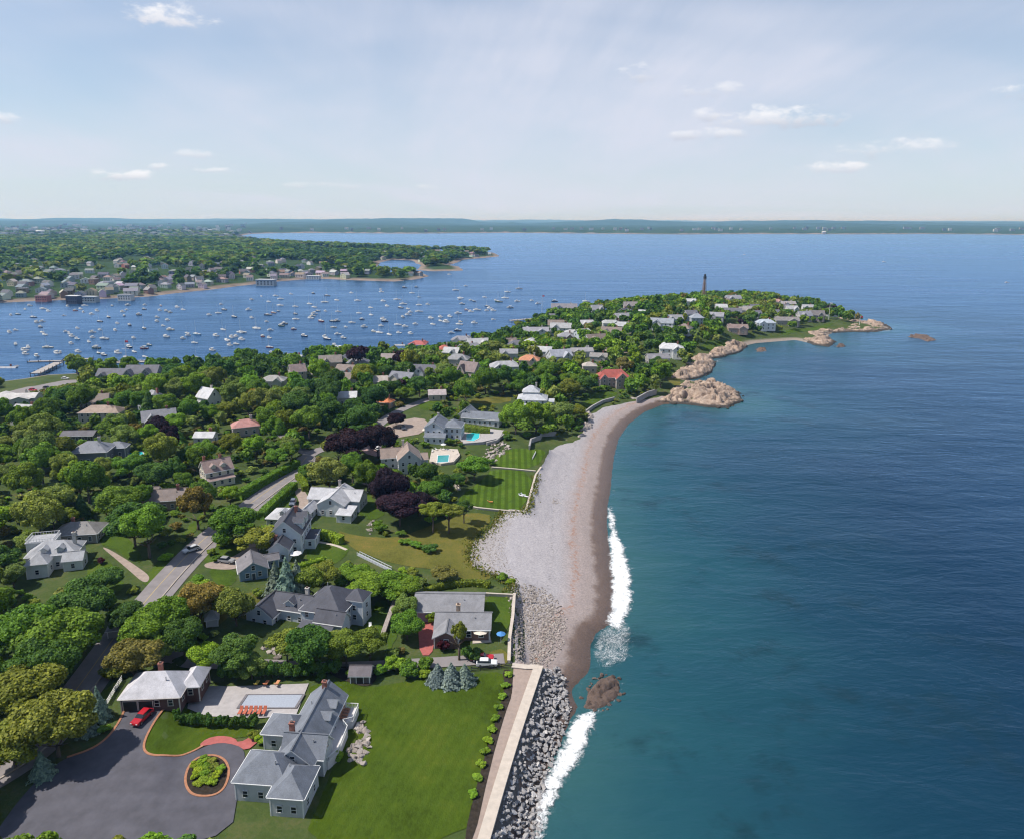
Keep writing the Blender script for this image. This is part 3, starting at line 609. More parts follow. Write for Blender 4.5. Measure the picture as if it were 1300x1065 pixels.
edging(smoothline(isl + isl[:1], 1), 'brick edging round the planted island')

# ------------------------------------------------------------------ houses
_wm = {}
def winmesh(trim):
    if trim in _wm: return _wm[trim]
    tm = plain('window_trim', trim, 0.5); f = MB()
    for x, z, a, b_ in ((-.55, 0, .12, 1.62), (.55, 0, .12, 1.62), (0, .76, 1.22, .14), (0, -.80, 1.36, .12), (0, 0, 1.0, .06)): f.box(x, -.06, z - b_ / 2, a, .12, b_)
    p = MB(); p.box(0, -.025, -.72, 1.0, .05, 1.44)
    _wm[trim] = (f.mesh('window', tm), p.mesh('pane', glass())); return _wm[trim]
def wingmeshes(w_, wallm, roofm, trimm):
    ox, oy, wd, dp, hw, rt, rh, ax = w_
    W = MB(); Rf = MB(); o = 0.45; th = 0.22; x0, x1, y0, y1 = ox - wd / 2, ox + wd / 2, oy - dp / 2, oy + dp / 2; zb = -1.2
    if rt == 'gable':
        if ax == 'x': prof = [(y0, zb), (y1, zb), (y1, hw), (oy, hw + rh), (y0, hw)]; mk = lambda p, e: (e, p[0], p[1]); e0, e1, half, c = x0, x1, dp / 2, oy
        else: prof = [(x0, zb), (x1, zb), (x1, hw), (ox, hw + rh), (x0, hw)]; mk = lambda p, e: (p[0], e, p[1]); e0, e1, half, c = y0, y1, wd / 2, ox
        n = 5; W.add([mk(p, e0) for p in prof] + [mk(p, e1) for p in prof], [tuple(range(5)), tuple(range(9, 4, -1))] + [(i, i + n, (i + 1) % n + n, (i + 1) % n) for i in range(n)])
        sl = rh / half; pr = [(c - half - o, hw - o * sl + .05), (c, hw + rh + .05), (c + half + o, hw - o * sl + .05), (c + half + o, hw - o * sl + th + .05), (c, hw + rh + th + .05), (c - half - o, hw - o * sl + th + .05)]
        V = [mk(p, e0 - o) for p in pr] + [mk(p, e1 + o) for p in pr]
        Rf.add(V, [(5, 4, 10, 11), (4, 3, 9, 10)]); Rf.add(V, [(0, 6, 7, 1), (1, 7, 8, 2), (3, 2, 8, 9), (0, 5, 11, 6), (0, 1, 4, 5), (1, 2, 3, 4), (7, 6, 11, 10), (8, 7, 10, 9)], 1)
    elif rt == 'hip':
        W.box(ox, oy, zb, wd, dp, hw - zb)
        a, b_, c_, d_ = x0 - o, x1 + o, y0 - o, y1 + o; r = min(b_ - a, d_ - c_) / 2 * (0.96 if rh < 90 else 1)
        if (b_ - a) >= (d_ - c_): T = [(a + r, oy), (b_ - r, oy)]
        else: T = [(ox, c_ + r), (ox, d_ - r)]
        V = [(a, c_, hw), (b_, c_, hw), (b_, d_, hw), (a, d_, hw), (a, c_, hw + th), (b_, c_, hw + th), (b_, d_, hw + th), (a, d_, hw + th), (*T[0], hw + th + rh), (*T[1], hw + th + rh)]
        if (b_ - a) >= (d_ - c_): Rf.add(V, [(4, 5, 9, 8), (5, 6, 9), (6, 7, 8, 9), (7, 4, 8)])
        else: Rf.add(V, [(4, 5, 8), (5, 6, 9, 8), (6, 7, 9), (7, 4, 8, 9)])
        Rf.add(V, [(3, 2, 1, 0), (0, 1, 5, 4), (1, 2, 6, 5), (2, 3, 7, 6), (3, 0, 4, 7)], 1)
    elif rt == 'shed':
        W.add([(x0, y0, zb), (x1, y0, zb), (x1, y1, zb), (x0, y1, zb), (x0, y0, hw), (x1, y0, hw), (x1, y1, hw + rh), (x0, y1, hw + rh)], [(3, 2, 1, 0), (4, 5, 6, 7), (0, 1, 5, 4), (1, 2, 6, 5), (2, 3, 7, 6), (3, 0, 4, 7)])
        V = [(x0 - o, y0 - o, hw + .04), (x1 + o, y0 - o, hw + .04), (x1 + o, y1 + .1, hw + rh + .04), (x0 - o, y1 + .1, hw + rh + .04)]; V += [(a, b_, c_ + th) for a, b_, c_ in V]
        Rf.add(V, [(4, 5, 6, 7)]); Rf.add(V, [(3, 2, 1, 0), (0, 1, 5, 4), (1, 2, 6, 5), (2, 3, 7, 6), (3, 0, 4, 7)], 1)
    else:
        W.box(ox, oy, zb, wd, dp, hw - zb); Rf.box(ox, oy, hw, wd + .5, dp + .5, .25, 1); Rf.box(ox, oy, hw + .25, wd, dp, .12)
    return W.mesh('wall', wallm), Rf.mesh('roof', [roofm, trimm])
FOOT = []          # world footprints of buildings (x, y, radius)
LAND = []          # landmarks for labels (x, y, phrase)
def house(name, label, short, px, py, rot, wings, wall, roof, trim=(.68, .68, .68), chim=(), doors=(), dorm=(), cat='house', wins=True, base=None, fine=True, wallkind=None, sc=0.86, rail=None):
    p = base or at(px, py); rz = R(rot); root = thing(name, label, cat, (p.x, p.y, p.z), rz); root.scale = (sc, sc, sc)
    wm = wallkind or siding(wall); rm = shingle(roof); tm = plain('trim_paint', trim, 0.5); wf, wp = winmesh(trim)
    cr, sr = math.cos(rz) * sc, math.sin(rz) * sc; roofs = []
    for w_ in wings:
        a, b_ = wingmeshes(w_, wm, rm, tm); obj('wall', a, root); roofs.append(obj('roof', b_, root))
        FOOT.append((p.x + w_[0] * cr - w_[1] * sr, p.y + w_[0] * sr + w_[1] * cr, max(w_[2], w_[3]) * 0.5 * sc))
    LAND.append((p.x, p.y, short))
    def inside(x, y, z, k):
        for j, q in enumerate(wings):
            if j != k and abs(x - q[0]) < q[2] / 2 + .3 and abs(y - q[1]) < q[3] / 2 + .3 and z < q[4] + .8: return True
        return False
    if wins:
        for k, (ox, oy, wd, dp, hw, rt, rh, ax) in enumerate(wings):
            for nx, ny, L, cx_, cy_ in ((0, -1, wd, ox, oy - dp / 2), (1, 0, dp, ox + wd / 2, oy), (-1, 0, dp, ox - wd / 2, oy)):
                wx, wy = nx * cr - ny * sr, nx * sr + ny * cr
                if wx * (-p.x) + wy * (-p.y) < -0.12 * math.hypot(p.x, p.y): continue
                n = max(1, int((L - .8) / (2.7 if fine else 3.4))); st = max(1, int((hw + .4) / 2.9))
                for s_ in range(st):
                    for i in range(n):
                        u = (i - (n - 1) / 2) * (L - 1.0) / n; z = 1.65 + s_ * 2.85
                        x, y = cx_ + (u if ny else 0), cy_ + (u if nx else 0)
                        if z + .85 > hw or inside(x + nx * .2, y + ny * .2, z, k): continue
                        if doors and ny and s_ == 0 and any(abs(x - d[0]) < d[2] / 2 + .7 and abs(y - d[1]) < 1.0 for d in doors): continue
                        q = obj('window', wf, root, (x + nx * .01, y + ny * .01, z), math.atan2(ny, nx) + math.pi / 2)
                        obj('pane', wp, q)
                if rt == 'gable' and rh > 2.4 and ((ax == 'y' and ny) or (ax == 'x' and nx)):
                    z = hw + rh * .33
                    if not inside(cx_ + nx * .2, cy_ + ny * .2, z, k):
                        q = obj('window', wf, root, (cx_ + nx * .01, cy_ + ny * .01, z), math.atan2(ny, nx) + math.pi / 2); obj('pane', wp, q)
    if fine:
        for w_, ro in zip(wings, roofs):
            ox, oy, wd, dp, hw, rt, rh, ax = w_; ct = MB(); ct.box(0, 0, -1, .22, .22, hw + .9); ct = ct.mesh('corner_board', tm)
            for sx in (-1, 1):
                for sy in (-1, 1): obj('corner_board', ct, root, (ox + sx * (wd / 2 - .06), oy + sy * (dp / 2 - .06), 0))
            if rt == 'gable':
                rc_ = MB(); rc_.box(ox, oy, hw + rh + .2, *( (wd + .9, .34) if ax == 'x' else (.34, dp + .9)), .12); obj('ridge_cap', rc_.mesh('ridge_cap', shingle(tuple(v * .7 for v in roof))), ro)
            if rt in ('gable', 'hip') and wd > 6:
                vt = MB(); gx = ox + (wd * .22 if ax == 'x' else -wd * .2); gy = oy + (-dp * .2 if ax == 'x' else dp * .2); vt.tube((gx, gy, hw), (gx, gy, hw + rh * .95), .11, .11, 6); obj('roof_vent', vt.mesh('roof_vent', plain('vent_metal', (.3, .3, .31), .5)), ro)
                o2 = .52
                for sy in (-1, 1):
                    if ax == 'x' or rt == 'hip': gt = MB(); gt.box(ox, oy + sy * (dp / 2 + o2), hw - (.45 * rh / (dp / 2) if rt == 'gable' else -.06), wd + .7, .12, .12); obj('gutter', gt.mesh('gutter', tm), ro)
                    if ax == 'y' or rt == 'hip': gt = MB(); gt.box(ox + sy * (wd / 2 + o2), oy, hw - (.45 * rh / (wd / 2) if rt == 'gable' else -.06), .12, dp + .7, .12); obj('gutter', gt.mesh('gutter', tm), ro)
    if rail:
        rx, ry, rw, rd, rz_ = rail; rm_ = MB()
        for a, b_, c_, d_ in ((-1, -1, 1, -1), (1, -1, 1, 1), (1, 1, -1, 1), (-1, 1, -1, -1)):
            p_, q_ = (rx + a * rw / 2, ry + b_ * rd / 2), (rx + c_ * rw / 2, ry + d_ * rd / 2); rm_.tube((*p_, rz_ + .9), (*q_, rz_ + .9), .08, .08, 4)
            for i in range(10): rm_.tube((p_[0] + (q_[0] - p_[0]) * i / 10, p_[1] + (q_[1] - p_[1]) * i / 10, rz_), (p_[0] + (q_[0] - p_[0]) * i / 10, p_[1] + (q_[1] - p_[1]) * i / 10, rz_ + .9), .06, .06, 4)
        obj('balustrade', rm_.mesh('balustrade', tm), root)
    for d in doors:      # x, y, width, height, colour
        m = MB(); m.box(0, -.05, 0, d[2], .1, d[3])
        if d[2] > 2:
            for j in range(1, 4): m.box(0, -.11, d[3] * j / 4 - .02, d[2] - .1, .03, .04)
        dd = obj('garage_door_or_bay_shade' if d[2] > 2 else 'door', m.mesh('door', plain('door_paint_or_bay_shade', d[4], 0.5)), root, (d[0], d[1], 0.02))
        f = MB(); f.box(-d[2] / 2 - .08, -.06, 0, .16, .14, d[3] + .16).box(d[2] / 2 + .08, -.06, 0, .16, .14, d[3] + .16).box(0, -.06, d[3], d[2], .14, .16)
        obj('frame', f.mesh('frame', tm), dd)
    for c_ in chim:      # wing index, x, y, top, colour
        m = MB(); m.box(0, 0, 0, .95, .8, c_[3] - c_[4]); m.box(0, 0, c_[3] - c_[4], 1.15, 1.0, .2).box(0, 0, c_[3] - c_[4] + .2, .5, .4, .35, 1)
        obj('chimney', m.mesh('chimney', [surf('chimney_brick', c_[5], .25, 3.0), plain('flue', (.12, .08, .07), .8)]), roofs[c_[0]], (c_[1], c_[2], c_[4]))
    for d in dorm:       # x, y, z, facing (0 front,1 right,-1 left), width, height, depth
        x, y, z, fc, dw_, dh, dd_ = d; e = obj('dormer', None, root, (x, y, z), (0 if fc == 0 else R(90) * fc))
        a, b_ = wingmeshes((0, dd_ / 2, dw_, dd_, dh, 'gable', dw_ * .35, 'y'), wm, rm, tm); obj('dormer_wall', a, e); obj('dormer_roof', b_, e)
        q = obj('window', wf, e, (0, -.02, dh * .55)); q.scale = (.85, 1, min(1, dh / 1.9))
    return root
GREY = (.205, .205, .22); SLATE = (.070, .072, .090); LIGHT = (.40, .40, .42); BLUEG = (.15, .165, .195); WHT = (.68, .69, .70); TAN = (.27, .21, .18); BRN = (.17, .13, .11)
BRKC = (.28, .12, .09); PALEC = (.50, .47, .43)
house('ranch_house', 'low grey-roofed ranch house with brick walls beside the cobbled beach', 'the grey ranch house', 577, 790, -1,
      [(-1.5, 4.6, 16.5, 9, 3.0, 'gable', 2.0, 'x'), (2.6, -3.9, 12.6, 7.2, 3.0, 'gable', 1.9, 'x'), (-0.8, -8.6, 5.6, 5, 2.8, 'gable', 1.5, 'y')], (.17, .10, .085), GREY,
      chim=[(1, 1.2, -2.2, 6.0, 3.4, (.42, .32, .24))], doors=[(-7.4, .08, 2.9, 2.4, (.34, .27, .36)), (-4.2, .08, 2.9, 2.4, (.34, .27, .36))], sc=1.0)
house('gabled_house', 'white three-storey clapboard house with dark roof behind three spruces', 'the white three-storey house', 368, 694, 2,
      [(0, 2, 10.5, 14, 6.8, 'gable', 4.6, 'y'), (-0.6, -8.0, 6.4, 5.6, 4.3, 'gable', 2.4, 'y'), (7.1, 3, 3.4, 8, 3.0, 'flat', 0, 'x')], (.60, .64, .68), SLATE,
      chim=[(0, 1.5, 5, 12.6, 9.6, BRKC), (1, -2.6, -6.2, 7.0, 4.4, BRKC)], dorm=[(5.1, 0, 7.4, 1, 3.2, 2.3, 3.0), (5.1, 5, 7.4, 1, 3.2, 2.3, 3.0)])
house('garage', 'blue-grey gabled garage at the end of the tan gravel drive', 'the blue-grey garage', 321, 727, 24,
      [(0, 0, 8.2, 9, 3.0, 'gable', 2.6, 'y'), (6.0, 3.5, 4.2, 3.4, 2.5, 'gable', 1.2, 'x')], (.20, .29, .40), (.165, .155, .165), cat='garage', doors=[(0, -4.5, 0.95, 2.0, (.05, .06, .08))])
house('garage', 'pale hip-roofed garage behind the white three-storey house', 'the pale hip-roofed garage', 366, 662, -6,
      [(0, 0, 12, 9.5, 2.9, 'hip', 2.4, 'x')], (.5, .5, .5), LIGHT, cat='garage', dorm=[(-.5, -3.2, 3.6, 0, 2.2, 1.3, 2.2)])
house('gabled_house', 'wide white house with pale grey roofs and a sunroom', 'the wide white house', 424, 648, -8,
      [(1, 2, 10.5, 15, 4.6, 'gable', 2.9, 'y'), (-4.0, 5.0, 13, 8.5, 4.3, 'gable', 2.7, 'x'), (5.5, 5, 9, 9, 4.4, 'gable', 2.6, 'x'), (7.6, -6.5, 5.4, 6.5, 2.6, 'shed', 1.2, 'x'), (-7.2, -6.4, 4.2, 8, 3.0, 'gable', 1.6, 'y')], (.56, .58, .60), LIGHT,
      chim=[(0, 0, 7.2, 9.6, 6.6, (.36, .33, .31))])
house('mansion', 'rambling house with dark slate roofs and pale blue walls behind olive trees', 'the dark-roofed house', 412, 786, -14,
      [(2, 1, 12, 13, 5.4, 'hip', 4.4, 'y'), (-8.5, -.5, 11, 7.5, 4.2, 'gable', 2.8, 'x'), (-15.5, -3.4, 8, 9, 3.4, 'gable', 3.0, 'y'), (9.0, 3.4, 5, 5.2, 6.6, 'hip', 2.2, 'y'), (5.5, -5.6, 8, 4.5, 4.4, 'gable', 2.2, 'x'), (2.5, -9.2, 9, 3.4, 2.7, 'shed', 1.1, 'x')], (.50, .55, .62), SLATE,
      chim=[(1, -5.5, 1.0, 8.4, 6.2, PALEC)], dorm=[(-8.5, -3.6, 4.3, 0, 2.6, 1.6, 2.6)])
house('garage', 'brick garage with bright pale hip roof and open bays by the driveway', 'the brick garage', 202, 884, 4,
      [(0, 0, 13.0, 9.2, 2.9, 'hip', 3.7, 'x'), (7.6, 2.6, 4.0, 7.0, 2.8, 'hip', 2.0, 'y')], (.10, .05, .045), (.46, .45, .475), trim=(.55, .5, .45), cat='garage',
      chim=[(0, 0, 2.5, 7.0, 4.6, BRKC)], doors=[(-4.4, -4.6, 3.0, 2.3, (.012, .012, .012)), (-1.0, -4.6, 3.0, 2.3, (.012, .012, .012))])  # near-black panels, no real doors: shade inside the open bays put into colour
house('mansion', 'large slate-roofed mansion with many hips and a white sea deck', 'the slate-roofed mansion', 390, 948, -5,
      [(1.0, 1, 7.8, 22, 4.4, 'gable', 3.2, 'y'), (-5.0, 1.6, 8.0, 6.0, 3.8, 'hip', 2.6, 'x'), (-3.4, -11.4, 10.4, 8.2, 4.2, 'hip', 3.5, 'x'), (2.2, -5.2, 8.6, 5.4, 4.5, 'gable', 3.0, 'x'), (3.0, -14.5, 6.5, 8.0, 4.2, 'hip', 2.8, 'y')], (.46, .48, .50), (.155, .17, .20),
      chim=[(0, -1.0, -4.6, 9.4, 6.2, BRKC), (0, .8, 10.0, 9.0, 6.4, BRKC)], dorm=[(4.4, 3, 4.3, 1, 2.0, 1.6, 1.8), (4.4, 7, 4.3, 1, 2.0, 1.6, 1.8)])
house('shed', 'small grey shed in the mulch bed at the lawn edge', 'the small grey shed', 459, 862, 0, [(0, 0, 4.8, 3.6, 2.4, 'gable', 1.3, 'x')], (.10, .09, .09), (.14, .125, .135), cat='shed', wins=False, doors=[(0, -1.8, 1.6, 1.9, (.02, .02, .022))])
house('gazebo', 'little white pointed gazebo on dry grass by the trees', 'the white gazebo', 270, 792, 20, [(0, 0, 3, 3, 2.2, 'hip', 1.9, 'x')], (.5, .5, .5), (.42, .42, .44), cat='gazebo', wins=False)
house('shed', 'tiny grey roadside shed between the road and bronze tree', 'the roadside shed', 148, 806, 15, [(0, 0, 3.4, 3, 2.2, 'hip', 1.0, 'x')], (.3, .29, .28), (.33, .31, .32), cat='shed', wins=False)
house('mansion', 'white-trimmed house with pale grey hip roofs and rooftop balustrade', 'the white-trimmed roadside house', 72, 716, 14,
      [(0, 1, 14, 9, 4.6, 'hip', 3.0, 'x'), (-2.6, -5.4, 6, 5.4, 4.0, 'hip', 2.4, 'y'), (6.6, -3.4, 5.4, 5, 3.4, 'gable', 1.8, 'x'), (-5, 6, 8, 6, 6.6, 'flat', 0, 'y')], (.58, .60, .61), (.32, .325, .345),
      chim=[(0, 5.5, 1.5, 9.6, 6.0, PALEC)], dorm=[(-2, -2.8, 4.9, 0, 1.8, 1.6, 2.0), (2.5, -2.8, 4.9, 0, 1.8, 1.6, 2.0)], rail=(-5, 6, 8, 6, 6.95))
house('cottage', 'brown-grey hip-roofed cottage with red chimney among dense trees', 'the hip-roofed cottage', 103, 683, 8, [(0, 0, 14, 9, 3.2, 'hip', 2.8, 'x')], (.30, .27, .24), (.215, .205, .20), cat='cottage', chim=[(0, -2.5, 1.6, 6.8, 4.6, BRKC)])
house('gabled_house', 'cream house with pinkish-brown gable roof and front porch', 'the cream gabled house', 276, 610, 38,
      [(0, 0, 11, 9, 5.8, 'gable', 3.6, 'x'), (0, -5.8, 10, 2.6, 2.6, 'shed', .7, 'x')], (.62, .56, .46), (.24, .175, .16), chim=[(0, -4.2, 1.2, 11, 7.2, BRKC), (0, 2, .4, 10.8, 8.2, BRKC)], dorm=[(-2, -3.6, 6.2, 0, 1.8, 1.6, 2.0), (2, -3.6, 6.2, 0, 1.8, 1.6, 2.0)])
house('cottage', 'weathered brown-roofed house half hidden beside a bronze tree', 'the brown-roofed house', 218, 642, 12,
      [(0, 0, 12, 8.5, 4, 'gable', 2.8, 'x'), (-9, 4, 8, 7, 4, 'gable', 2.6, 'x')], (.30, .23, .19), (.205, .165, .15), cat='cottage', chim=[(0, 3, -.5, 8.4, 5.4, BRKC)])
house('mansion', 'slate hip-roofed house with dark walls deep in the trees', 'the slate hip-roofed house', 120, 584, 8, [(0, 0, 15, 11.5, 5.2, 'hip', 3.6, 'x'), (8, 6, 8, 6, 4.2, 'hip', 2.2, 'x')], (.19, .20, .22), (.195, .205, .235), chim=[(0, 3, 0, 10.6, 7.4, PALEC)])
house('outbuilding', 'long dark flat-gabled outbuilding behind the slate house', 'the long dark outbuilding', 103, 558, 4, [(0, 0, 15, 7, 3.0, 'gable', 1.5, 'x')], (.12, .11, .11), (.12, .115, .13), cat='outbuilding')
house('mansion', 'pale house with broad tan hip roof near the car park', 'the tan hip-roofed house', 130, 534, 3, [(0, 0, 19, 10, 5.4, 'hip', 3.0, 'x'), (9, -2, 5, 7, 5.4, 'hip', 2.6, 'y')], (.52, .47, .42), (.31, .235, .19), chim=[(0, 4, 0, 10, 7, BRKC)])
house('yacht_club', 'long shingled harbour clubhouse with steep gables beside the dinghy dock', 'the shingled clubhouse', 163, 486, 2,
      [(-9, 0, 20, 10, 6, 'gable', 4, 'x'), (11, 1, 22, 11, 7.4, 'gable', 4.8, 'x'), (4, -6, 6, 5, 7, 'gable', 3.4, 'y'), (16, -5.4, 7, 5, 7.2, 'gable', 3.8, 'y'), (-14, -5.5, 6, 4, 5.6, 'gable', 2.6, 'y')], (.21, .22, .25), (.125, .125, .145), cat='clubhouse', fine=False)
house('gabled_house', 'grey-white house with tan gable roof beside the square pool', 'the tan-gabled house', 516, 594, 12,
      [(1, -1, 9.6, 13, 6.4, 'gable', 4.2, 'y'), (-6, 4, 10, 8, 5.4, 'gable', 3.2, 'x'), (7, 2, 5, 7, 4, 'gable', 2, 'x')], (.52, .53, .55), TAN, chim=[(0, -1, 4, 12, 9.4, PALEC)], doors=[(1, -7.5, 1.8, 2.2, (.04, .045, .05))])
house('mansion', 'blue-grey roofed white house with front porch above the turquoise pool', 'the white porch house', 562, 555, -6,
      [(-3, 0, 9.5, 14, 6.8, 'gable', 3.2, 'y'), (5.5, 2, 9, 10, 6.2, 'hip', 2.8, 'y'), (-2, -9, 10, 4.4, 3.2, 'shed', 1.0, 'x')], (.60, .63, .67), BLUEG, chim=[(0, -3, 4, 11.6, 9, PALEC)])
house('long_house', 'long low white house with blue-grey roof above a clipped hedge', 'the long low white house', 612, 537, -14, [(0, 0, 21, 8.5, 3.6, 'gable', 2.8, 'x'), (-9, 3, 8, 9, 4.6, 'gable', 3, 'y')], (.60, .61, .63), BLUEG, doors=[(9, -4.25, 1.4, 2.1, (.05, .06, .07))])
house('mansion', 'tall white mansion with stacked pale hip roofs above the rocks', 'the tall white mansion', 676, 517, -5,
      [(0, 0, 17, 13, 5.8, 'hip', 3.4, 'x'), (-1, 2.5, 9.5, 8, 9.4, 'hip', 3.4, 'x'), (10, -1, 6, 8, 4.6, 'flat', 0, 'x'), (-2, -7.4, 12, 3.4, 3.0, 'shed', .8, 'x')], (.66, .67, .70), (.40, .41, .44), chim=[(1, 2, 3, 14.4, 12, PALEC)])
house('mansion', 'brick mansion with big red tiled hip roof above the beach curve', 'the red-roofed brick mansion', 778, 489, 2,
      [(0, 1, 22, 11, 6, 'hip', 4.8, 'x'), (5, -6, 8, 5.5, 6, 'gable', 3.8, 'y'), (-7, -5.4, 6, 4, 5.6, 'gable', 3.2, 'y')], (.36, .29, .26), (.31, .080, .065), chim=[(0, -8, 1, 12.4, 8, (.42, .3, .25)), (0, 6, 2, 12.4, 9, (.42, .3, .25))])
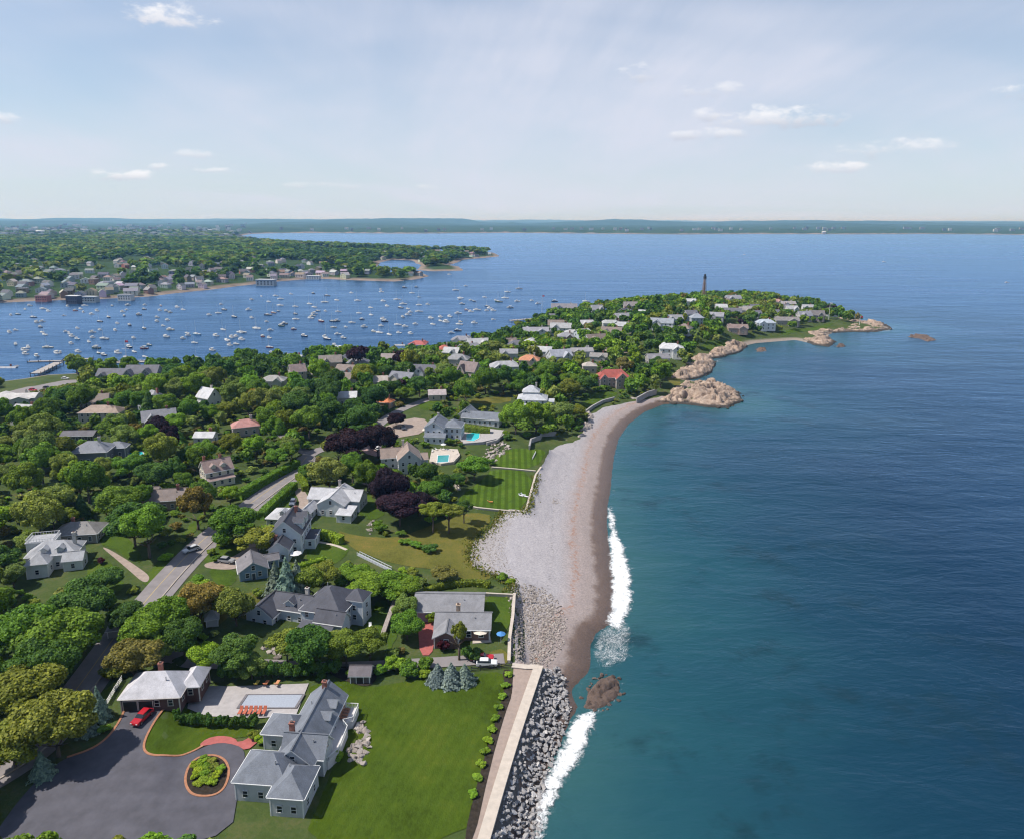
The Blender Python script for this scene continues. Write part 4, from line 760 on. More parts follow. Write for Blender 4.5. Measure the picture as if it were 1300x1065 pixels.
FARH = [ # px, py, w, d, hw, rh, rot, wall, roof, kind, label, short
 (512, 488, 14, 9, 4.6, 2.6, -22, (.60, .55, .45), (.17, .175, .20), 'gable', 'cream house with dark grey gable roof across from the parking court', 'the cream grey-roofed house'),
 (482, 492, 9, 8, 4, 2.6, 10, (.55, .5, .45), (.38, .33, .30), 'gable', 'small pale cottage beside the cream grey-roofed house', 'the pale cottage'),
 (441, 513, 10, 8, 4.2, 2.4, 8, (.62, .62, .62), (.50, .50, .51), 'gable', 'white barn-like house with plain pale roof between round trees', 'the white barn-like house'),
 (266, 515, 9, 8, 5, 4.2, -30, (.68, .68, .68), (.48, .48, .5), 'gable', 'white steep-gabled cottage enclosed by woodland', 'the white steep cottage'),
 (420, 470, 14, 9, 6, 3.8, 18, (.44, .36, .30), (.23, .20, .18), 'gable', 'tan gabled house close to the harbour shore', 'the tan harbour house'),
 (378, 482, 9, 8, 5.5, 3.8, 30, (.40, .35, .31), (.25, .19, .18), 'gable', 'narrow brown gabled house among harbour trees', 'the narrow brown house'),
 (455, 470, 13, 9, 5.4, 3.0, 0, (.50, .48, .45), (.20, .20, .22), 'hip', 'grey hip-roofed house beside the tall purple tree', 'the grey house by the purple tree'),
 (348, 492, 13, 9, 4.4, 2.6, 6, (.46, .45, .42), (.30, .29, .28), 'hip', 'pale roofed bungalow sunk among yellow-green trees', 'the pale bungalow'),
 (531, 446, 15, 10, 6.2, 2.8, -10, (.48, .44, .40), (.36, .10, .09), 'hip', 'harbourside house with a bright red roof', 'the red-roofed harbour house'),
 (564, 450, 9, 8, 4.2, 3.0, 15, (.5, .45, .4), (.42, .12, .09), 'hip', 'small cottage with orange-red pyramid roof', 'the orange-red cottage'),
 (586, 442, 16, 9, 7.2, 2.8, -5, (.62, .61, .6), (.22, .22, .25), 'hip', 'white harbour inn with grey hip roof', 'the white harbour inn'),
 (508, 448, 8, 7, 4.5, 2.4, 0, (.60, .60, .60), (.33, .33, .34), 'gable', 'small white cottage at the water behind trees', 'the small white waterside cottage'),
 (596, 480, 12, 9, 5.2, 4.8, -28, (.42, .35, .30), (.20, .155, .15), 'gable', 'steep brown tudor-style house amid bright trees', 'the steep brown house'),
 (582, 464, 14, 9, 4.6, 3, -8, (.45, .44, .43), (.24, .24, .25), 'hip', 'grey hip-roofed house behind the steep brown house', 'the grey house in the trees'),
 (640, 474, 18, 10, 4.8, 3, 8, (.52, .52, .53), (.32, .32, .335), 'hip', 'long pale grey house joined by an orange-roofed neighbour', 'the long pale grey house'),
 (672, 466, 13, 9, 5, 3, -6, (.55, .46, .38), (.46, .21, .12), 'hip', 'house with orange clay tile roof', 'the orange-tiled house'),
 (646, 456, 12, 8, 4.6, 2.4, 0, (.5, .5, .5), (.25, .25, .27), 'gable', 'grey gabled house behind the orange-tiled house', 'the grey gabled neighbour'),
 (710, 462, 15, 10, 6, 3.8, 20, (.50, .52, .57), (.30, .31, .35), 'gable', 'blue-grey gabled house surrounded by green trees', 'the blue-grey gabled house'),
 (738, 452, 16, 8, 3.8, 2, 5, (.44, .44, .44), (.26, .25, .26), 'gable', 'low grey house near the pale turning court', 'the low grey house'),
 (760, 458, 12, 8, 3.4, 2, -12, (.42, .40, .38), (.24, .225, .22), 'gable', 'low brownish house beside the turning court', 'the low brownish house'),
 (748, 472, 9, 8, 4.2, 2.2, 0, (.5, .42, .36), (.37, .33, .30), 'hip', 'pale coach house next to the red-roofed mansion', 'the pale coach house'),
 (680, 428, 22, 10, 5.4, 3, 4, (.55, .56, .58), (.27, .27, .30), 'gable', 'long grey-roofed house behind the stone pier', 'the long pier house'),
 (712, 424, 18, 9, 5.8, 3.6, -10, (.66, .66, .66), (.33, .33, .34), 'gable', 'white many-gabled house below the shore clubhouse', 'the white many-gabled house'),
 (726, 428, 12, 8, 4, 2, 0, (.55, .55, .54), (.36, .36, .36), 'hip', 'plain pale house beside the white many-gabled house', 'the plain pale house'),
 (716, 399, 30, 12, 8.5, 4.6, -3, (.60, .58, .56), (.20, .19, .21), 'gable', 'grand white shore clubhouse with grey roofs on the harbour point', 'the grand shore clubhouse'),
 (757, 401, 12, 9, 6.5, 4, 20, (.62, .62, .6), (.26, .26, .28), 'gable', 'white gabled house on the wooded harbour point', 'the white gabled point house'),
 (800, 396, 13, 9, 6, 3.6, 0, (.45, .42, .40), (.21, .19, .19), 'gable', 'brown-roofed house peeping above the treetops', 'the brown-roofed hilltop house'),
 (776, 416, 15, 9, 4, 2.4, 0, (.55, .55, .54), (.33, .34, .33), 'hip', 'pale low house circled by green crowns', 'the pale low house'),
 (840, 418, 19, 10, 5.8, 3.2, -18, (.66, .67, .68), (.24, .26, .29), 'gable', 'white slate-roofed house on the wooded rise', 'the white house on the rise'),
 (852, 452, 17, 12, 6, 3.2, -8, (.70, .70, .70), (.46, .46, .47), 'hip', 'white two-storey house above the rocky cove', 'the white house above the cove'),
 (834, 462, 15, 10, 4.6, 2.4, 6, (.36, .35, .35), (.19, .185, .20), 'gable', 'grey shingled house below the white cove house', 'the grey house below the cove house'),
 (884, 412, 11, 9, 6, 3.4, 0, (.40, .43, .48), (.26, .28, .32), 'hip', 'blue-grey square house on the far rise', 'the blue-grey square house'),
 (915, 396, 11, 9, 4.4, 3, 0, (.68, .68, .68), (.42, .42, .43), 'gable', 'small white house near the light tower', 'the small white tower-side house'),
 (936, 418, 17, 9, 4.6, 2.8, -5, (.36, .28, .24), (.21, .155, .14), 'gable', 'brown shingled house above the far cove', 'the brown shingled house'),
 (970, 418, 17, 11, 6.2, 2.8, 0, (.66, .68, .71), (.34, .38, .44), 'hip', 'pale blue-white house on the slope over the far cove', 'the pale blue-white house'),
 (998, 413, 22, 10, 5, 2.8, -4, (.36, .33, .31), (.20, .185, .18), 'gable', 'wide brown house on the slope over the far cove', 'the wide brown house'),
 (1020, 408, 14, 9, 6, 4, 12, (.45, .44, .45), (.24, .24, .27), 'gable', 'grey gabled house near the rocky point', 'the grey gabled point house'),
 (1036, 407, 14, 10, 6, 4, -10, (.28, .25, .24), (.15, .135, .135), 'gable', 'dark shingled house near the rocky point', 'the dark shingled house'),
 (1056, 402, 20, 9, 3.6, 1.6, 0, (.68, .68, .68), (.40, .41, .42), 'hip', 'low white house at the end of the rocky point', 'the low white point house'),
 (875, 388, 14, 8, 5, 2.6, 0, (.70, .70, .70), (.42, .42, .43), 'gable', 'white cottage standing at the foot of the light tower', 'the white keeper cottage'),
 (930, 386, 18, 9, 6.4, 3.6, 8, (.58, .58, .60), (.25, .25, .28), 'gable', 'grey and white house on the skyline near the tower', 'the skyline house'),
 (985, 388, 13, 9, 4.8, 2.6, 0, (.5, .42, .4), (.34, .20, .18), 'hip', 'reddish roofed house on the far shore of the point', 'the reddish house'),
 (1000, 391, 16, 9, 4.6, 2.8, 0, (.55, .53, .52), (.27, .25, .25), 'gable', 'long tan house behind the far crowns', 'the long tan house'),
 (1004, 398, 13, 9, 5, 3, 10, (.64, .64, .65), (.34, .34, .36), 'gable', 'white house halfway along the rocky point', 'the white mid-point house'),
 (1025, 395, 12, 8, 4.6, 2.4, -8, (.6, .6, .6), (.30, .30, .32), 'gable', 'pale gabled house on the far edge of the point', 'the pale far-edge house'),
 (945, 400, 12, 9, 5, 2.8, -6, (.5, .47, .44), (.25, .23, .22), 'gable', 'tan gabled house under the tower grove', 'the tan grove house'),
 (555, 507, 9, 7, 3.2, 2, 8, (.48, .40, .36), (.38, .33, .33), 'gable', 'pale roofed cottage behind the grassy court', 'the pale court cottage'),
 (489, 517, 8, 6, 3, 2.2, -20, (.45, .3, .2), (.50, .17, .07), 'hip', 'small outbuilding with vivid orange roof', 'the orange outbuilding'),
 (312, 550, 11, 8, 3.8, 2.6, 25, (.45, .36, .33), (.40, .20, .18), 'hip', 'pink-roofed house almost lost in the woodland', 'the pink-roofed house'),
 (262, 562, 8, 6, 3.2, 1.6, 0, (.55, .55, .55), (.46, .46, .47), 'gable', 'small white roof among the woodland trees', 'the small white woodland roof'),
 (495, 462, 11, 8, 4.4, 2.6, 0, (.5, .42, .38), (.27, .23, .22), 'gable', 'brown cottage behind the purple tree', 'the brown cottage'),
 (20, 512, 22, 10, 3.4, 1.6, 12, (.5, .5, .5), (.46, .44, .43), 'gable', 'long low pale-roofed boathouse by the car park', 'the pale boathouse'),
 (8, 478, 16, 9, 4.5, 2.4, 0, (.35, .36, .4), (.30, .31, .34), 'gable', 'grey boatyard shed at the harbour edge', 'the boatyard shed'),
]
for i, (px, py, w_, d_, hw, rh, rot, wall, roof, kd, lb, sh_) in enumerate(FARH):
    wings = [(0, 0, w_, d_, hw, kd, rh, 'x')]
    if w_ >= 12: wings.append((w_ * (.22 if i % 2 else -.2), -d_ * .5, w_ * .38, d_ * .42, hw * .96, 'gable', rh * .8, 'y'))
    if w_ >= 15: wings.append((w_ * (-.3 if i % 2 else .3), d_ * .35, w_ * .36, d_ * .6, hw * 1.1, kd, rh * .8, 'y'))
    house('house', lb, sh_, px, py, rot, wings, wall, roof, chim=[(0, w_ * .25, .5, hw + rh + 1.4, hw + rh * .5, BRKC if i % 3 else PALEC)], fine=False, sc=.97)

# more roofs showing through the trees
xr = random.Random(21); XW = [('white', (.66, .66, .66)), ('grey', (.40, .40, .42)), ('cream', (.56, .51, .42)), ('brown', (.30, .23, .19)), ('pale blue', (.46, .51, .56))]; XR = [('grey', (.24, .24, .26)), ('dark', (.12, .12, .14)), ('brown', (.20, .16, .14)), ('pale', (.38, .38, .39))]
NLAND = len(LAND); used_l = set()
for (x0, x1, y0, y1, n) in ((560, 760, 436, 474, 9), (775, 880, 396, 432, 6), (895, 1040, 386, 410, 9), (330, 560, 454, 505, 7), (10, 250, 508, 560, 4), (690, 800, 408, 440, 6)):
    k = 0; tr = 0
    while k < n and tr < 300:
        tr += 1; px, py = xr.uniform(x0, x1), xr.uniform(y0, y1); p = at(px, py)
        if any(math.hypot(p.x - a, p.y - b_) < r_ + 11 for a, b_, r_ in FOOT) or coast(np.array([[p.x, p.y]]))[0] < 16: continue
        (wn, wc), (rn, rc) = xr.choice(XW), xr.choice(XR); LAND0 = LAND[:NLAND]; L = np.array([(a, b_) for a, b_, _ in LAND0]); nb = LAND0[int(np.hypot(L[:, 0] - p.x, L[:, 1] - p.y).argmin())][2]; w_, d_, hw, rh = xr.uniform(10, 17), xr.uniform(8, 10.5), xr.uniform(4.2, 6.4), xr.uniform(2.4, 4)
        kd = xr.choice(['gable', 'gable', 'hip']); wg = [(0, 0, w_, d_, hw, kd, rh, 'x'), (w_ * xr.choice([-.22, .22]), -d_ * .5, w_ * .4, d_ * .45, hw * .96, 'gable', rh * .8, 'y')]
        lb = f'{wn} {"hip-roofed" if kd == "hip" else "gabled"} house with {rn} roof next to {nb}'
        if lb in used_l: continue
        used_l.add(lb)
        house('house', lb, nb, px, py, xr.gauss(0, 18), wg, wc, rc, chim=[(0, w_ * .25, .5, hw + rh + 1.2, hw + rh * .5, BRKC)], fine=False, sc=.95, base=p)['hidden_by_trees'] = 1; LAND.pop(); k += 1

# ------------------------------------------------------------------ foliage
def foliage(name, src):
    m, t, b = newmat(name)
    if src == 'object': o = N(t, 'ShaderNodeObjectInfo'); base = o.outputs['Color']
    else: o = N(t, 'ShaderNodeAttribute', attribute_name='tint'); base = o.outputs['Color']
    g = N(t, 'ShaderNodeNewGeometry'); rnd = g.outputs['Random Per Island']
    n = tnoise(t, 0.55, 4, 0.6, 'World')
    v = tmath(t, 'ADD', tmath(t, 'MULTIPLY', rnd, 0.55), tmath(t, 'MULTIPLY', n, 0.45))
    c = tmix(t, 1.0, base, tramp(t, v, [(0.15, (0.55, 0.57, 0.58)), (0.5, (1.05, 1.05, 1.0)), (0.85, (1.9, 1.75, 1.4))]), 'MULTIPLY')
    lk(t, c, b.inputs['Base Color']); b.inputs['Roughness'].default_value = 0.65; b.inputs['Specular IOR Level'].default_value = 0.12
    tr = N(t, 'ShaderNodeBsdfTranslucent'); lk(t, tmix(t, 1.0, c, (1.15, 1.25, 0.6), 'MULTIPLY'), tr.inputs['Color'])
    mx = N(t, 'ShaderNodeMixShader'); mx.inputs[0].default_value = 0.30; lk(t, b.outputs[0], mx.inputs[1]); lk(t, tr.outputs[0], mx.inputs[2])
    lk(t, mx.outputs[0], t.nodes['Material Output'].inputs['Surface']); return m
LEAF = foliage('leaves', 'object'); LEAFA = foliage('massed_leaves', 'attr')
BARK = surf('bark', (0.11, 0.085, 0.065), 0.3, 2.0, 0.9, 0.6, 0.2, 8.0, 'Object')
_bm = bmesh.new(); bmesh.ops.create_icosphere(_bm, subdivisions=1, radius=1.0); ICO_V = np.array([v.co[:] for v in _bm.verts]); ICO_F = np.array([[v.index for v in f.verts] for f in _bm.faces]); _bm.free()
_bm = bmesh.new(); bmesh.ops.create_icosphere(_bm, subdivisions=2, radius=1.0); ICO2_V = np.array([v.co[:] for v in _bm.verts]); ICO2_F = np.array([[v.index for v in f.verts] for f in _bm.faces]); _bm.free()
def unit(v): return v / np.maximum(np.linalg.norm(v, axis=-1, keepdims=True), 1e-9)
def quads(C, Nn, size, rg):
    """leaf clumps: a quad at each point facing its normal; returned as triangles"""
    n = len(C); a = unit(np.cross(Nn, rg.normal(size=(n, 3)))); b = np.cross(Nn, a); s = size[:, None]
    asp = rg.uniform(.6, 1.0, (n, 1))
    V = np.stack([C - a * s - b * s * asp * .6, C + a * s * .7 - b * s * asp, C + a * s + b * s * asp * .7, C - a * s * .6 + b * s * asp], 1).reshape(-1, 3)
    i = np.arange(n)[:, None] * 4; return V, np.concatenate([i + [0, 1, 2], i + [0, 2, 3]], 0)
def crown(seed, nleaf, ls, kind='round', npuff=26, core=True):
    rg = np.random.default_rng(seed)
    if True:
        pc = unit(rg.normal(size=(npuff, 3))); pc[:, 2] = np.where(pc[:, 2] < -.35, -pc[:, 2] * .6, pc[:, 2])
        rad = {'round': (.56, .76), 'shrub': (.5, .74), 'loose': (.55, .9), 'rough': (.45, .92)}[kind]
        pc = pc * rg.uniform(*rad, (npuff, 1)); pr = rg.uniform(.17, .40, npuff) * (0.85 if kind == 'loose' else 1)
        pc = np.vstack([pc, [[0, 0, 0.0]]]); pr = np.append(pr, .55 if kind != 'loose' else .35)
        lean = rg.normal(size=2) * .10; pc[:, :2] += lean * pc[:, 2:3]
        sz = np.array([1, 1, 1.0])
    w_ = pr ** 2; w_ /= w_.sum(); k = rg.choice(len(pr), int(nleaf * 2.6), p=w_)
    d = unit(rg.normal(size=(len(k), 3)) + 0.55 * unit(pc[k] + 1e-6)); C = pc[k] + d * (pr[k] * rg.uniform(.70, 1.12, len(k)))[:, None]
    dist = np.linalg.norm(C[:, None] - pc[None], axis=2) / pr[None]; dist[np.arange(len(k)), k] = 9
    ok = dist.min(1) > .80; C, d = C[ok][:nleaf], d[ok][:nleaf]
    Nn = unit(d + rg.normal(size=d.shape) * .62 + np.array([0, 0, .2]))
    V, Fc = quads(C, Nn, ls * rg.uniform(.6, 1.25, len(C)), rg)
    if core:
        IV, IF = (ICO_V, ICO_F)
        cv = (pc[:, None] + IV[None] * (pr * .80)[:, None, None]).reshape(-1, 3) ; cf = (IF[None] + (np.arange(len(pc)) * len(IV))[:, None, None]).reshape(-1, 3)
        V, Fc = np.vstack([V, cv]), np.vstack([Fc, cf + len(V)])
    return V, Fc
def conifer(seed, nleaf, ls, layers=11):
    rg = np.random.default_rng(seed); z = 1 - 2 * np.sqrt(rg.uniform(0, 1, nleaf)); L = np.floor((z + 1) / 2 * layers); fr = (z + 1) / 2 * layers - L
    r = ((1 - z) / 2) * (1.0 - .32 * fr) * rg.uniform(.72, 1.06, nleaf); th = rg.uniform(0, 2 * np.pi, nleaf)
    r = r * (1 + .16 * np.sin(th * 7 + L * 2.1)); C = np.stack([r * np.cos(th), r * np.sin(th), z], 1)
    Nn = unit(np.stack([np.cos(th), np.sin(th), np.full(nleaf, .9)], 1) + rg.normal(size=(nleaf, 3)) * .35)
    V, Fc = quads(C, Nn, ls * rg.uniform(.6, 1.2, nleaf), rg)
    n = 10; a = np.arange(n) * 2 * np.pi / n; cv = np.vstack([np.stack([.72 * np.cos(a), .72 * np.sin(a), np.full(n, -.98)], 1), [[0, 0, .92]]])
    cf = np.array([[i, (i + 1) % n, n] for i in range(n)]); return np.vstack([V, cv]), np.vstack([Fc, cf + len(V)])
def cm(V, Fc, m=None): return npmesh('crown', V, Fc, m or LEAF)
HI = [crown(100 + i, 9500, .042, ('round', 'rough', 'rough')[i % 3], 34 + i % 4 * 5) for i in range(9)]; HIM = [cm(*c) for c in HI]
LOOSE = [cm(*crown(200 + i, 5200, .046, 'loose', 26)) for i in range(3)]
MID = [crown(300 + i, 2200, .085, 'rough' if i % 2 else 'round', 22) for i in range(7)]; MIDM = [cm(*c) for c in MID]
SHR = [cm(*crown(400 + i, 1900, .095, 'shrub', 14)) for i in range(5)]
CON = [cm(*conifer(500 + i, 3200, .085)) for i in range(3)]
LOW = [crown(600 + i, 260, .21, 'round', 8) for i in range(6)]
TINY = [crown(700 + i, 34, .42, 'round', 1) for i in range(6)]
def trunkmesh(seed, clear):
    rg = random.Random(seed); m = MB(); m.tube((0, 0, -.4), (0, 0, clear), .055, .038, 8)
    for i in range(5):
        a = i * 1.26 + rg.random(); z = clear * rg.uniform(.7, 1.0); m.tube((0, 0, z), (math.cos(a) * .38, math.sin(a) * .38, z + rg.uniform(.22, .42)), .026, .008, 5)
    return m.mesh('trunk', BARK, True)
TRK = [trunkmesh(i, .55) for i in range(4)]
GREENS = {'mid': (.118, .212, .026), 'bright': (.175, .285, .030), 'dark': (.070, .142, .030), 'olive': (.175, .215, .034), 'bronze': (.185, .160, .048), 'purple': (.030, .016, .026), 'blue': (.19, .245, .235), 'lime': (.215, .305, .026), 'pale': (.190, .245, .062), 'maroon': (.075, .013, .024), 'yellow': (.42, .36, .02)}
WORDS = {'mid': 'mid-green', 'bright': 'bright green', 'dark': 'dark green', 'olive': 'olive green', 'bronze': 'bronze-leaved', 'purple': 'purple-leaved', 'blue': 'blue-green', 'lime': 'lime green', 'pale': 'pale green', 'maroon': 'maroon', 'yellow': 'bright yellow'}
TREES = []         # world x, y, radius of everything planted
def near_land(x, y):
    L = np.array([(a, b) for a, b, _ in LAND]); d = np.hypot(L[:, 0] - x, L[:, 1] - y); o_ = np.argsort(d); i, j = int(o_[0]), int(o_[1]); return LAND[i][2], float(d[i]), LAND[j][2]
def tint_of(k, rg):
    c = np.array(GREENS[k]); return tuple(np.clip(c * rg.uniform(.82, 1.2) * np.array([rg.uniform(.88, 1.14), 1, rg.uniform(.85, 1.15)]), 0, 1)) + (1.0,)
prng = random.Random(11)
def tree(x, y, H, r, colr, kind, label=None, clear=None, z=None):
    z = hz(x, y) if z is None else z; lm, d, lm2 = near_land(x, y); cl = H * prng.uniform(.14, .3) if clear is None else clear
    sz = 'tall' if H > 12.5 else 'small' if H < 7 else 'broad' if r > .52 * H else 'medium'
    if kind == 'conifer': nm, ct, wd = 'spruce_tree', 'tree', 'spruce'; me = prng.choice(CON); cl = .25
    elif kind == 'shrub': nm, ct, wd = 'shrub', 'shrub', 'shrub'; me = prng.choice(SHR); cl = 0.05; sz = 'large' if r > 2.0 else 'low'
    elif kind == 'loose': nm, ct, wd = 'open_crowned_tree', 'tree', 'open-crowned tree'; me = prng.choice(LOOSE)
    else: nm, ct, wd = 'broadleaf_tree', 'tree', 'rounded tree'; me = prng.choice(HIM if math.hypot(x, y) < 420 else MIDM)
    rel = 'beside' if d < 17 else 'near' if d < 38 else 'in the woodland away from'
    lb = label or (f'{sz} {WORDS[colr]} {wd} {rel} {lm}' if d < 12 else f'{sz} {WORDS[colr]} {wd} between {lm} and {lm2}')
    if len(lb.split()) > 16: lb = f'{sz} {WORDS[colr]} {wd} {rel} {lm}'
    root = thing(nm, lb, ct, (x, y, z), prng.uniform(0, 6.28), f'{ct}s round {lm}')
    half = (H - cl) / 2
    if kind != 'shrub':
        tk = obj('trunk', prng.choice(TRK), root); k = max(cl, H * .2) / .55; tk.scale = (H * .62, H * .62, k)
    else:
        tk = obj('stem', prng.choice(TRK), root); tk.scale = (r * 1.2, r * 1.2, r * .8)
    c = obj('crown', me, root, (0, 0, cl + half)); c.scale = (r, r, half * 1.02); c.color = tint_of(colr, prng)
    TREES.append((x, y, r)); return root
def treepx(px, py, H, r, colr, kind='round', label=None, clear=None):
    p = at(px, py); return tree(p.x, p.y, H, r, colr, kind, label, clear)
HAND = [
 (442, 593, 15, 8.2, 'purple', 'round', 'huge purple-leaved beech shading the pale lane'), (480, 582, 13.5, 7.4, 'purple', 'round', 'broad purple-leaved beech next to the tan-gabled house'),
 (508, 668, 11, 7.8, 'purple', 'round', 'wide low purple-leaved tree above the meadow'), (532, 655, 8, 5.5, 'purple', 'round', 'smaller purple-leaved tree against the open pines'),
 (503, 542, 6.5, 4.0, 'purple', 'round', 'small round purple-leaved tree in the forecourt'), (455, 472, 17, 6.4, 'purple', 'round', 'tall dark purple tree standing against the harbour'),
 (352, 763, 11, 3.9, 'blue', 'conifer', 'silvery blue spruce, first of three before the white three-storey house'), (366, 768, 13, 4.4, 'blue', 'conifer', 'tallest silvery blue spruce before the white three-storey house'), (379, 764, 11.5, 4.0, 'blue', 'conifer', 'silvery blue spruce leaning on the olive tree'),
 (556, 866, 4.6, 2.6, 'blue', 'conifer', 'dwarf blue spruce at the lawn edge, west of its pair'), (573, 868, 5.0, 2.9, 'blue', 'conifer', 'middle dwarf blue spruce at the lawn edge'), (590, 866, 4.4, 2.7, 'blue', 'conifer', 'dwarf blue spruce behind the white car'),
 (127, 912, 7.0, 2.2, 'blue', 'conifer', 'blue spruce beside the white roadside fence'), (112, 930, 5.4, 2.1, 'blue', 'conifer', 'smaller blue spruce by the driveway mouth'), (55, 985, 5.0, 2.3, 'blue', 'conifer', 'young blue spruce at the roadside'),
 (262, 857, 7.4, 3.7, 'lime', 'round', 'bright lime round tree behind the brick garage'), (172, 868, 9.0, 5.2, 'bronze', 'round', 'bronze tree spreading over the brick garage'),
 (570, 677, 9.5, 4.4, 'olive', 'loose', 'open pine with bare pale trunk above the meadow', 5.2), (550, 676, 10, 4.2, 'olive', 'loose', 'open pine beside the wide purple tree', 5.4), (589, 664, 7.5, 3.0, 'dark', 'loose', 'dark pine at the corner of the striped lawn', 3.4),
 (255, 794, 10.5, 5.0, 'bronze', 'round', 'dark bronze tree between the road and the gazebo'), (252, 672, 14, 4.8, 'bronze', 'loose', 'tall bronze tree beside the road bend'),
 (297, 690, 11, 7.2, 'mid', 'round', 'broad maple arching over the road'), (328, 702, 7.5, 6.0, 'olive', 'loose', 'dark spreading pine at the gravel drive'),
 (172, 694, 12.5, 8.2, 'dark', 'round', 'huge dark maple on the bend of the tan path'), (467, 624, 11, 4.5, 'mid', 'round', 'upright maple before the broad purple beech'), (497, 626, 9, 4.3, 'mid', 'round', 'round maple below the tan-gabled house'),
 (602, 610, 9, 6.0, 'mid', 'round', 'round maple at the top of the striped lawn'), (517, 812, 6.5, 3.9, 'mid', 'round', 'small maple beside the red brick driveway'),
 (583, 838, 9.5, 1.9, 'olive', 'loose', 'slender thin-crowned tree before the grey ranch house', 4.0),
 (395, 850, 9.5, 5.2, 'dark', 'round', 'dense dark tree before the dark-roofed house'), (440, 845, 7.5, 4.6, 'olive', 'round', 'olive tree before the dark-roofed house, beside the lane'), (365, 840, 7, 4.4, 'olive', 'loose', 'olive tree over tan ledges by the lane'), (420, 838, 6.5, 4, 'pale', 'round', 'pale tree below the porch of the dark-roofed house'),
 (470, 838, 7, 4.2, 'olive', 'loose', 'olive tree at the end of the stone wall'), (392, 762, 9, 4.0, 'olive', 'round', 'olive tree behind the blue spruces'), (412, 752, 8, 4.2, 'olive', 'round', 'olive tree close behind the dark-roofed house'),
 (470, 760, 6.5, 5.2, 'bright', 'round', 'bright low tree east of the dark-roofed house'), (498, 758, 6.5, 5.2, 'mid', 'round', 'thick green tree above the stone wall'), (515, 762, 6, 4.4, 'mid', 'round', 'green tree behind the grey ranch house corner'),
 (450, 742, 5.5, 4.5, 'mid', 'round', 'low green tree under the white stairs'), (565, 738, 4.0, 3.8, 'bronze', 'loose', 'gnarled brown shrubby tree behind the grey ranch house'),
 (430, 590, 12, 5.5, 'olive', 'loose', 'olive tree by the lane corner'), (412, 612, 10, 4.6, 'bronze', 'loose', 'bronze cedar above the wide white house'), (395, 612, 5, 2.6, 'dark', 'round', 'small dark tree at the lane corner'),
 (300, 858, 8.5, 4.6, 'dark', 'round', 'dark tree beside the lime tree'), (320, 862, 5.5, 3.0, 'pale', 'round', 'pale shrubby tree over the terrace hedge'),
 (40, 925, 12, 7.0, 'olive', 'round', 'large olive maple over the lower road'), (75, 960, 12, 6.6, 'olive', 'round', 'large olive maple above the driveway mouth'), (20, 975, 9, 5.5, 'olive', 'round', 'olive maple at the roadside corner'),
 (85, 850, 13, 7.6, 'mid', 'round', 'great green maple over the shaded road'), (40, 840, 13, 7.0, 'mid', 'round', 'great green maple west of the shaded road'), (60, 880, 12, 6.0, 'dark', 'round', 'dark maple in the roadside belt'),
 (190, 832, 10, 5.4, 'mid', 'round', 'green tree between the road and the lane'), (215, 815, 11, 5.2, 'mid', 'round', 'tall green tree over the lane'), (165, 805, 7.5, 4, 'dark', 'round', 'dark tree beside the roadside shed'), (235, 835, 9, 4.6, 'dark', 'round', 'dark tree next to the lime tree'),
 (108, 800, 12, 6, 'dark', 'round', 'dark maple shading the road'), (135, 752, 6.5, 4.2, 'dark', 'round', 'dark clipped tree beside the small lawn'),
]
for a in HAND: treepx(*a)
# ---- what must stay open to view (picture polygons) while planting the rest
KEEP = [v[0] for k, v in LAWNS.items() if k not in ('gl', 'd2', 'gaz', 'rv')]
KEEP += [[(165, 790), (195, 752), (240, 705), (275, 665), (293, 668), (262, 712), (225, 752), (200, 775)], [(322, 634), (362, 603), (388, 576), (398, 590), (360, 630), (342, 640)], [(100, 905), (130, 860), (140, 868), (112, 915)],
 [(-10, 990), (30, 955), (60, 960), (40, 985), (-10, 1065)], [(60, 985), (120, 950), (160, 899), (209, 898), (182, 950), (240, 958), (262, 945), (313, 955), (300, 1065), (0, 1065)],
 [(243, 870), (390, 866), (430, 900), (430, 1000), (300, 1000), (263, 912), (238, 902)], [(157, 855), (242, 852), (242, 898), (157, 898)], [(262, 716), (300, 706), (325, 682), (338, 686), (330, 700), (300, 722)], [(530, 745), (622, 745), (650, 755), (648, 845), (600, 848), (552, 832), (533, 832)],
 [(372, 622), (396, 622), (394, 665), (378, 665)], [(128, 694), (192, 733), (184, 742), (145, 708)], [(480, 530), (545, 525), (545, 550), (485, 562)], [(20, 476), (95, 472), (100, 484), (50, 494), (0, 508), (-10, 500)], [(300, 712), (345, 702), (392, 655), (392, 700), (345, 740), (300, 740)],
 [(575, 545), (632, 545), (640, 560), (600, 565)], [(543, 568), (585, 568), (585, 592), (543, 592)], [(600, 560), (640, 560), (735, 552), (752, 520), (870, 500), (700, 570), (680, 650), (596, 740), (650, 742), (700, 850), (640, 1065), (600, 1065), (640, 850)],
 [(860, 478), (905, 452), (950, 432), (1000, 424), (1060, 410), (1140, 410), (1140, 430), (1000, 445), (900, 500), (850, 512), (835, 496)], [(300, 618), (378, 588), (382, 598), (318, 630)], [(330, 655), (372, 612), (392, 608), (392, 622), (340, 662)], [(388, 668), (436, 676), (440, 692), (390, 686)], [(455, 700), (500, 715), (495, 725), (455, 712)],
 [(395, 562), (440, 562), (440, 575), (395, 585)], [(500, 520), (530, 507), (560, 500), (560, 508), (520, 525)]]
KEEP_H = []     # houses: picture rectangle and distance
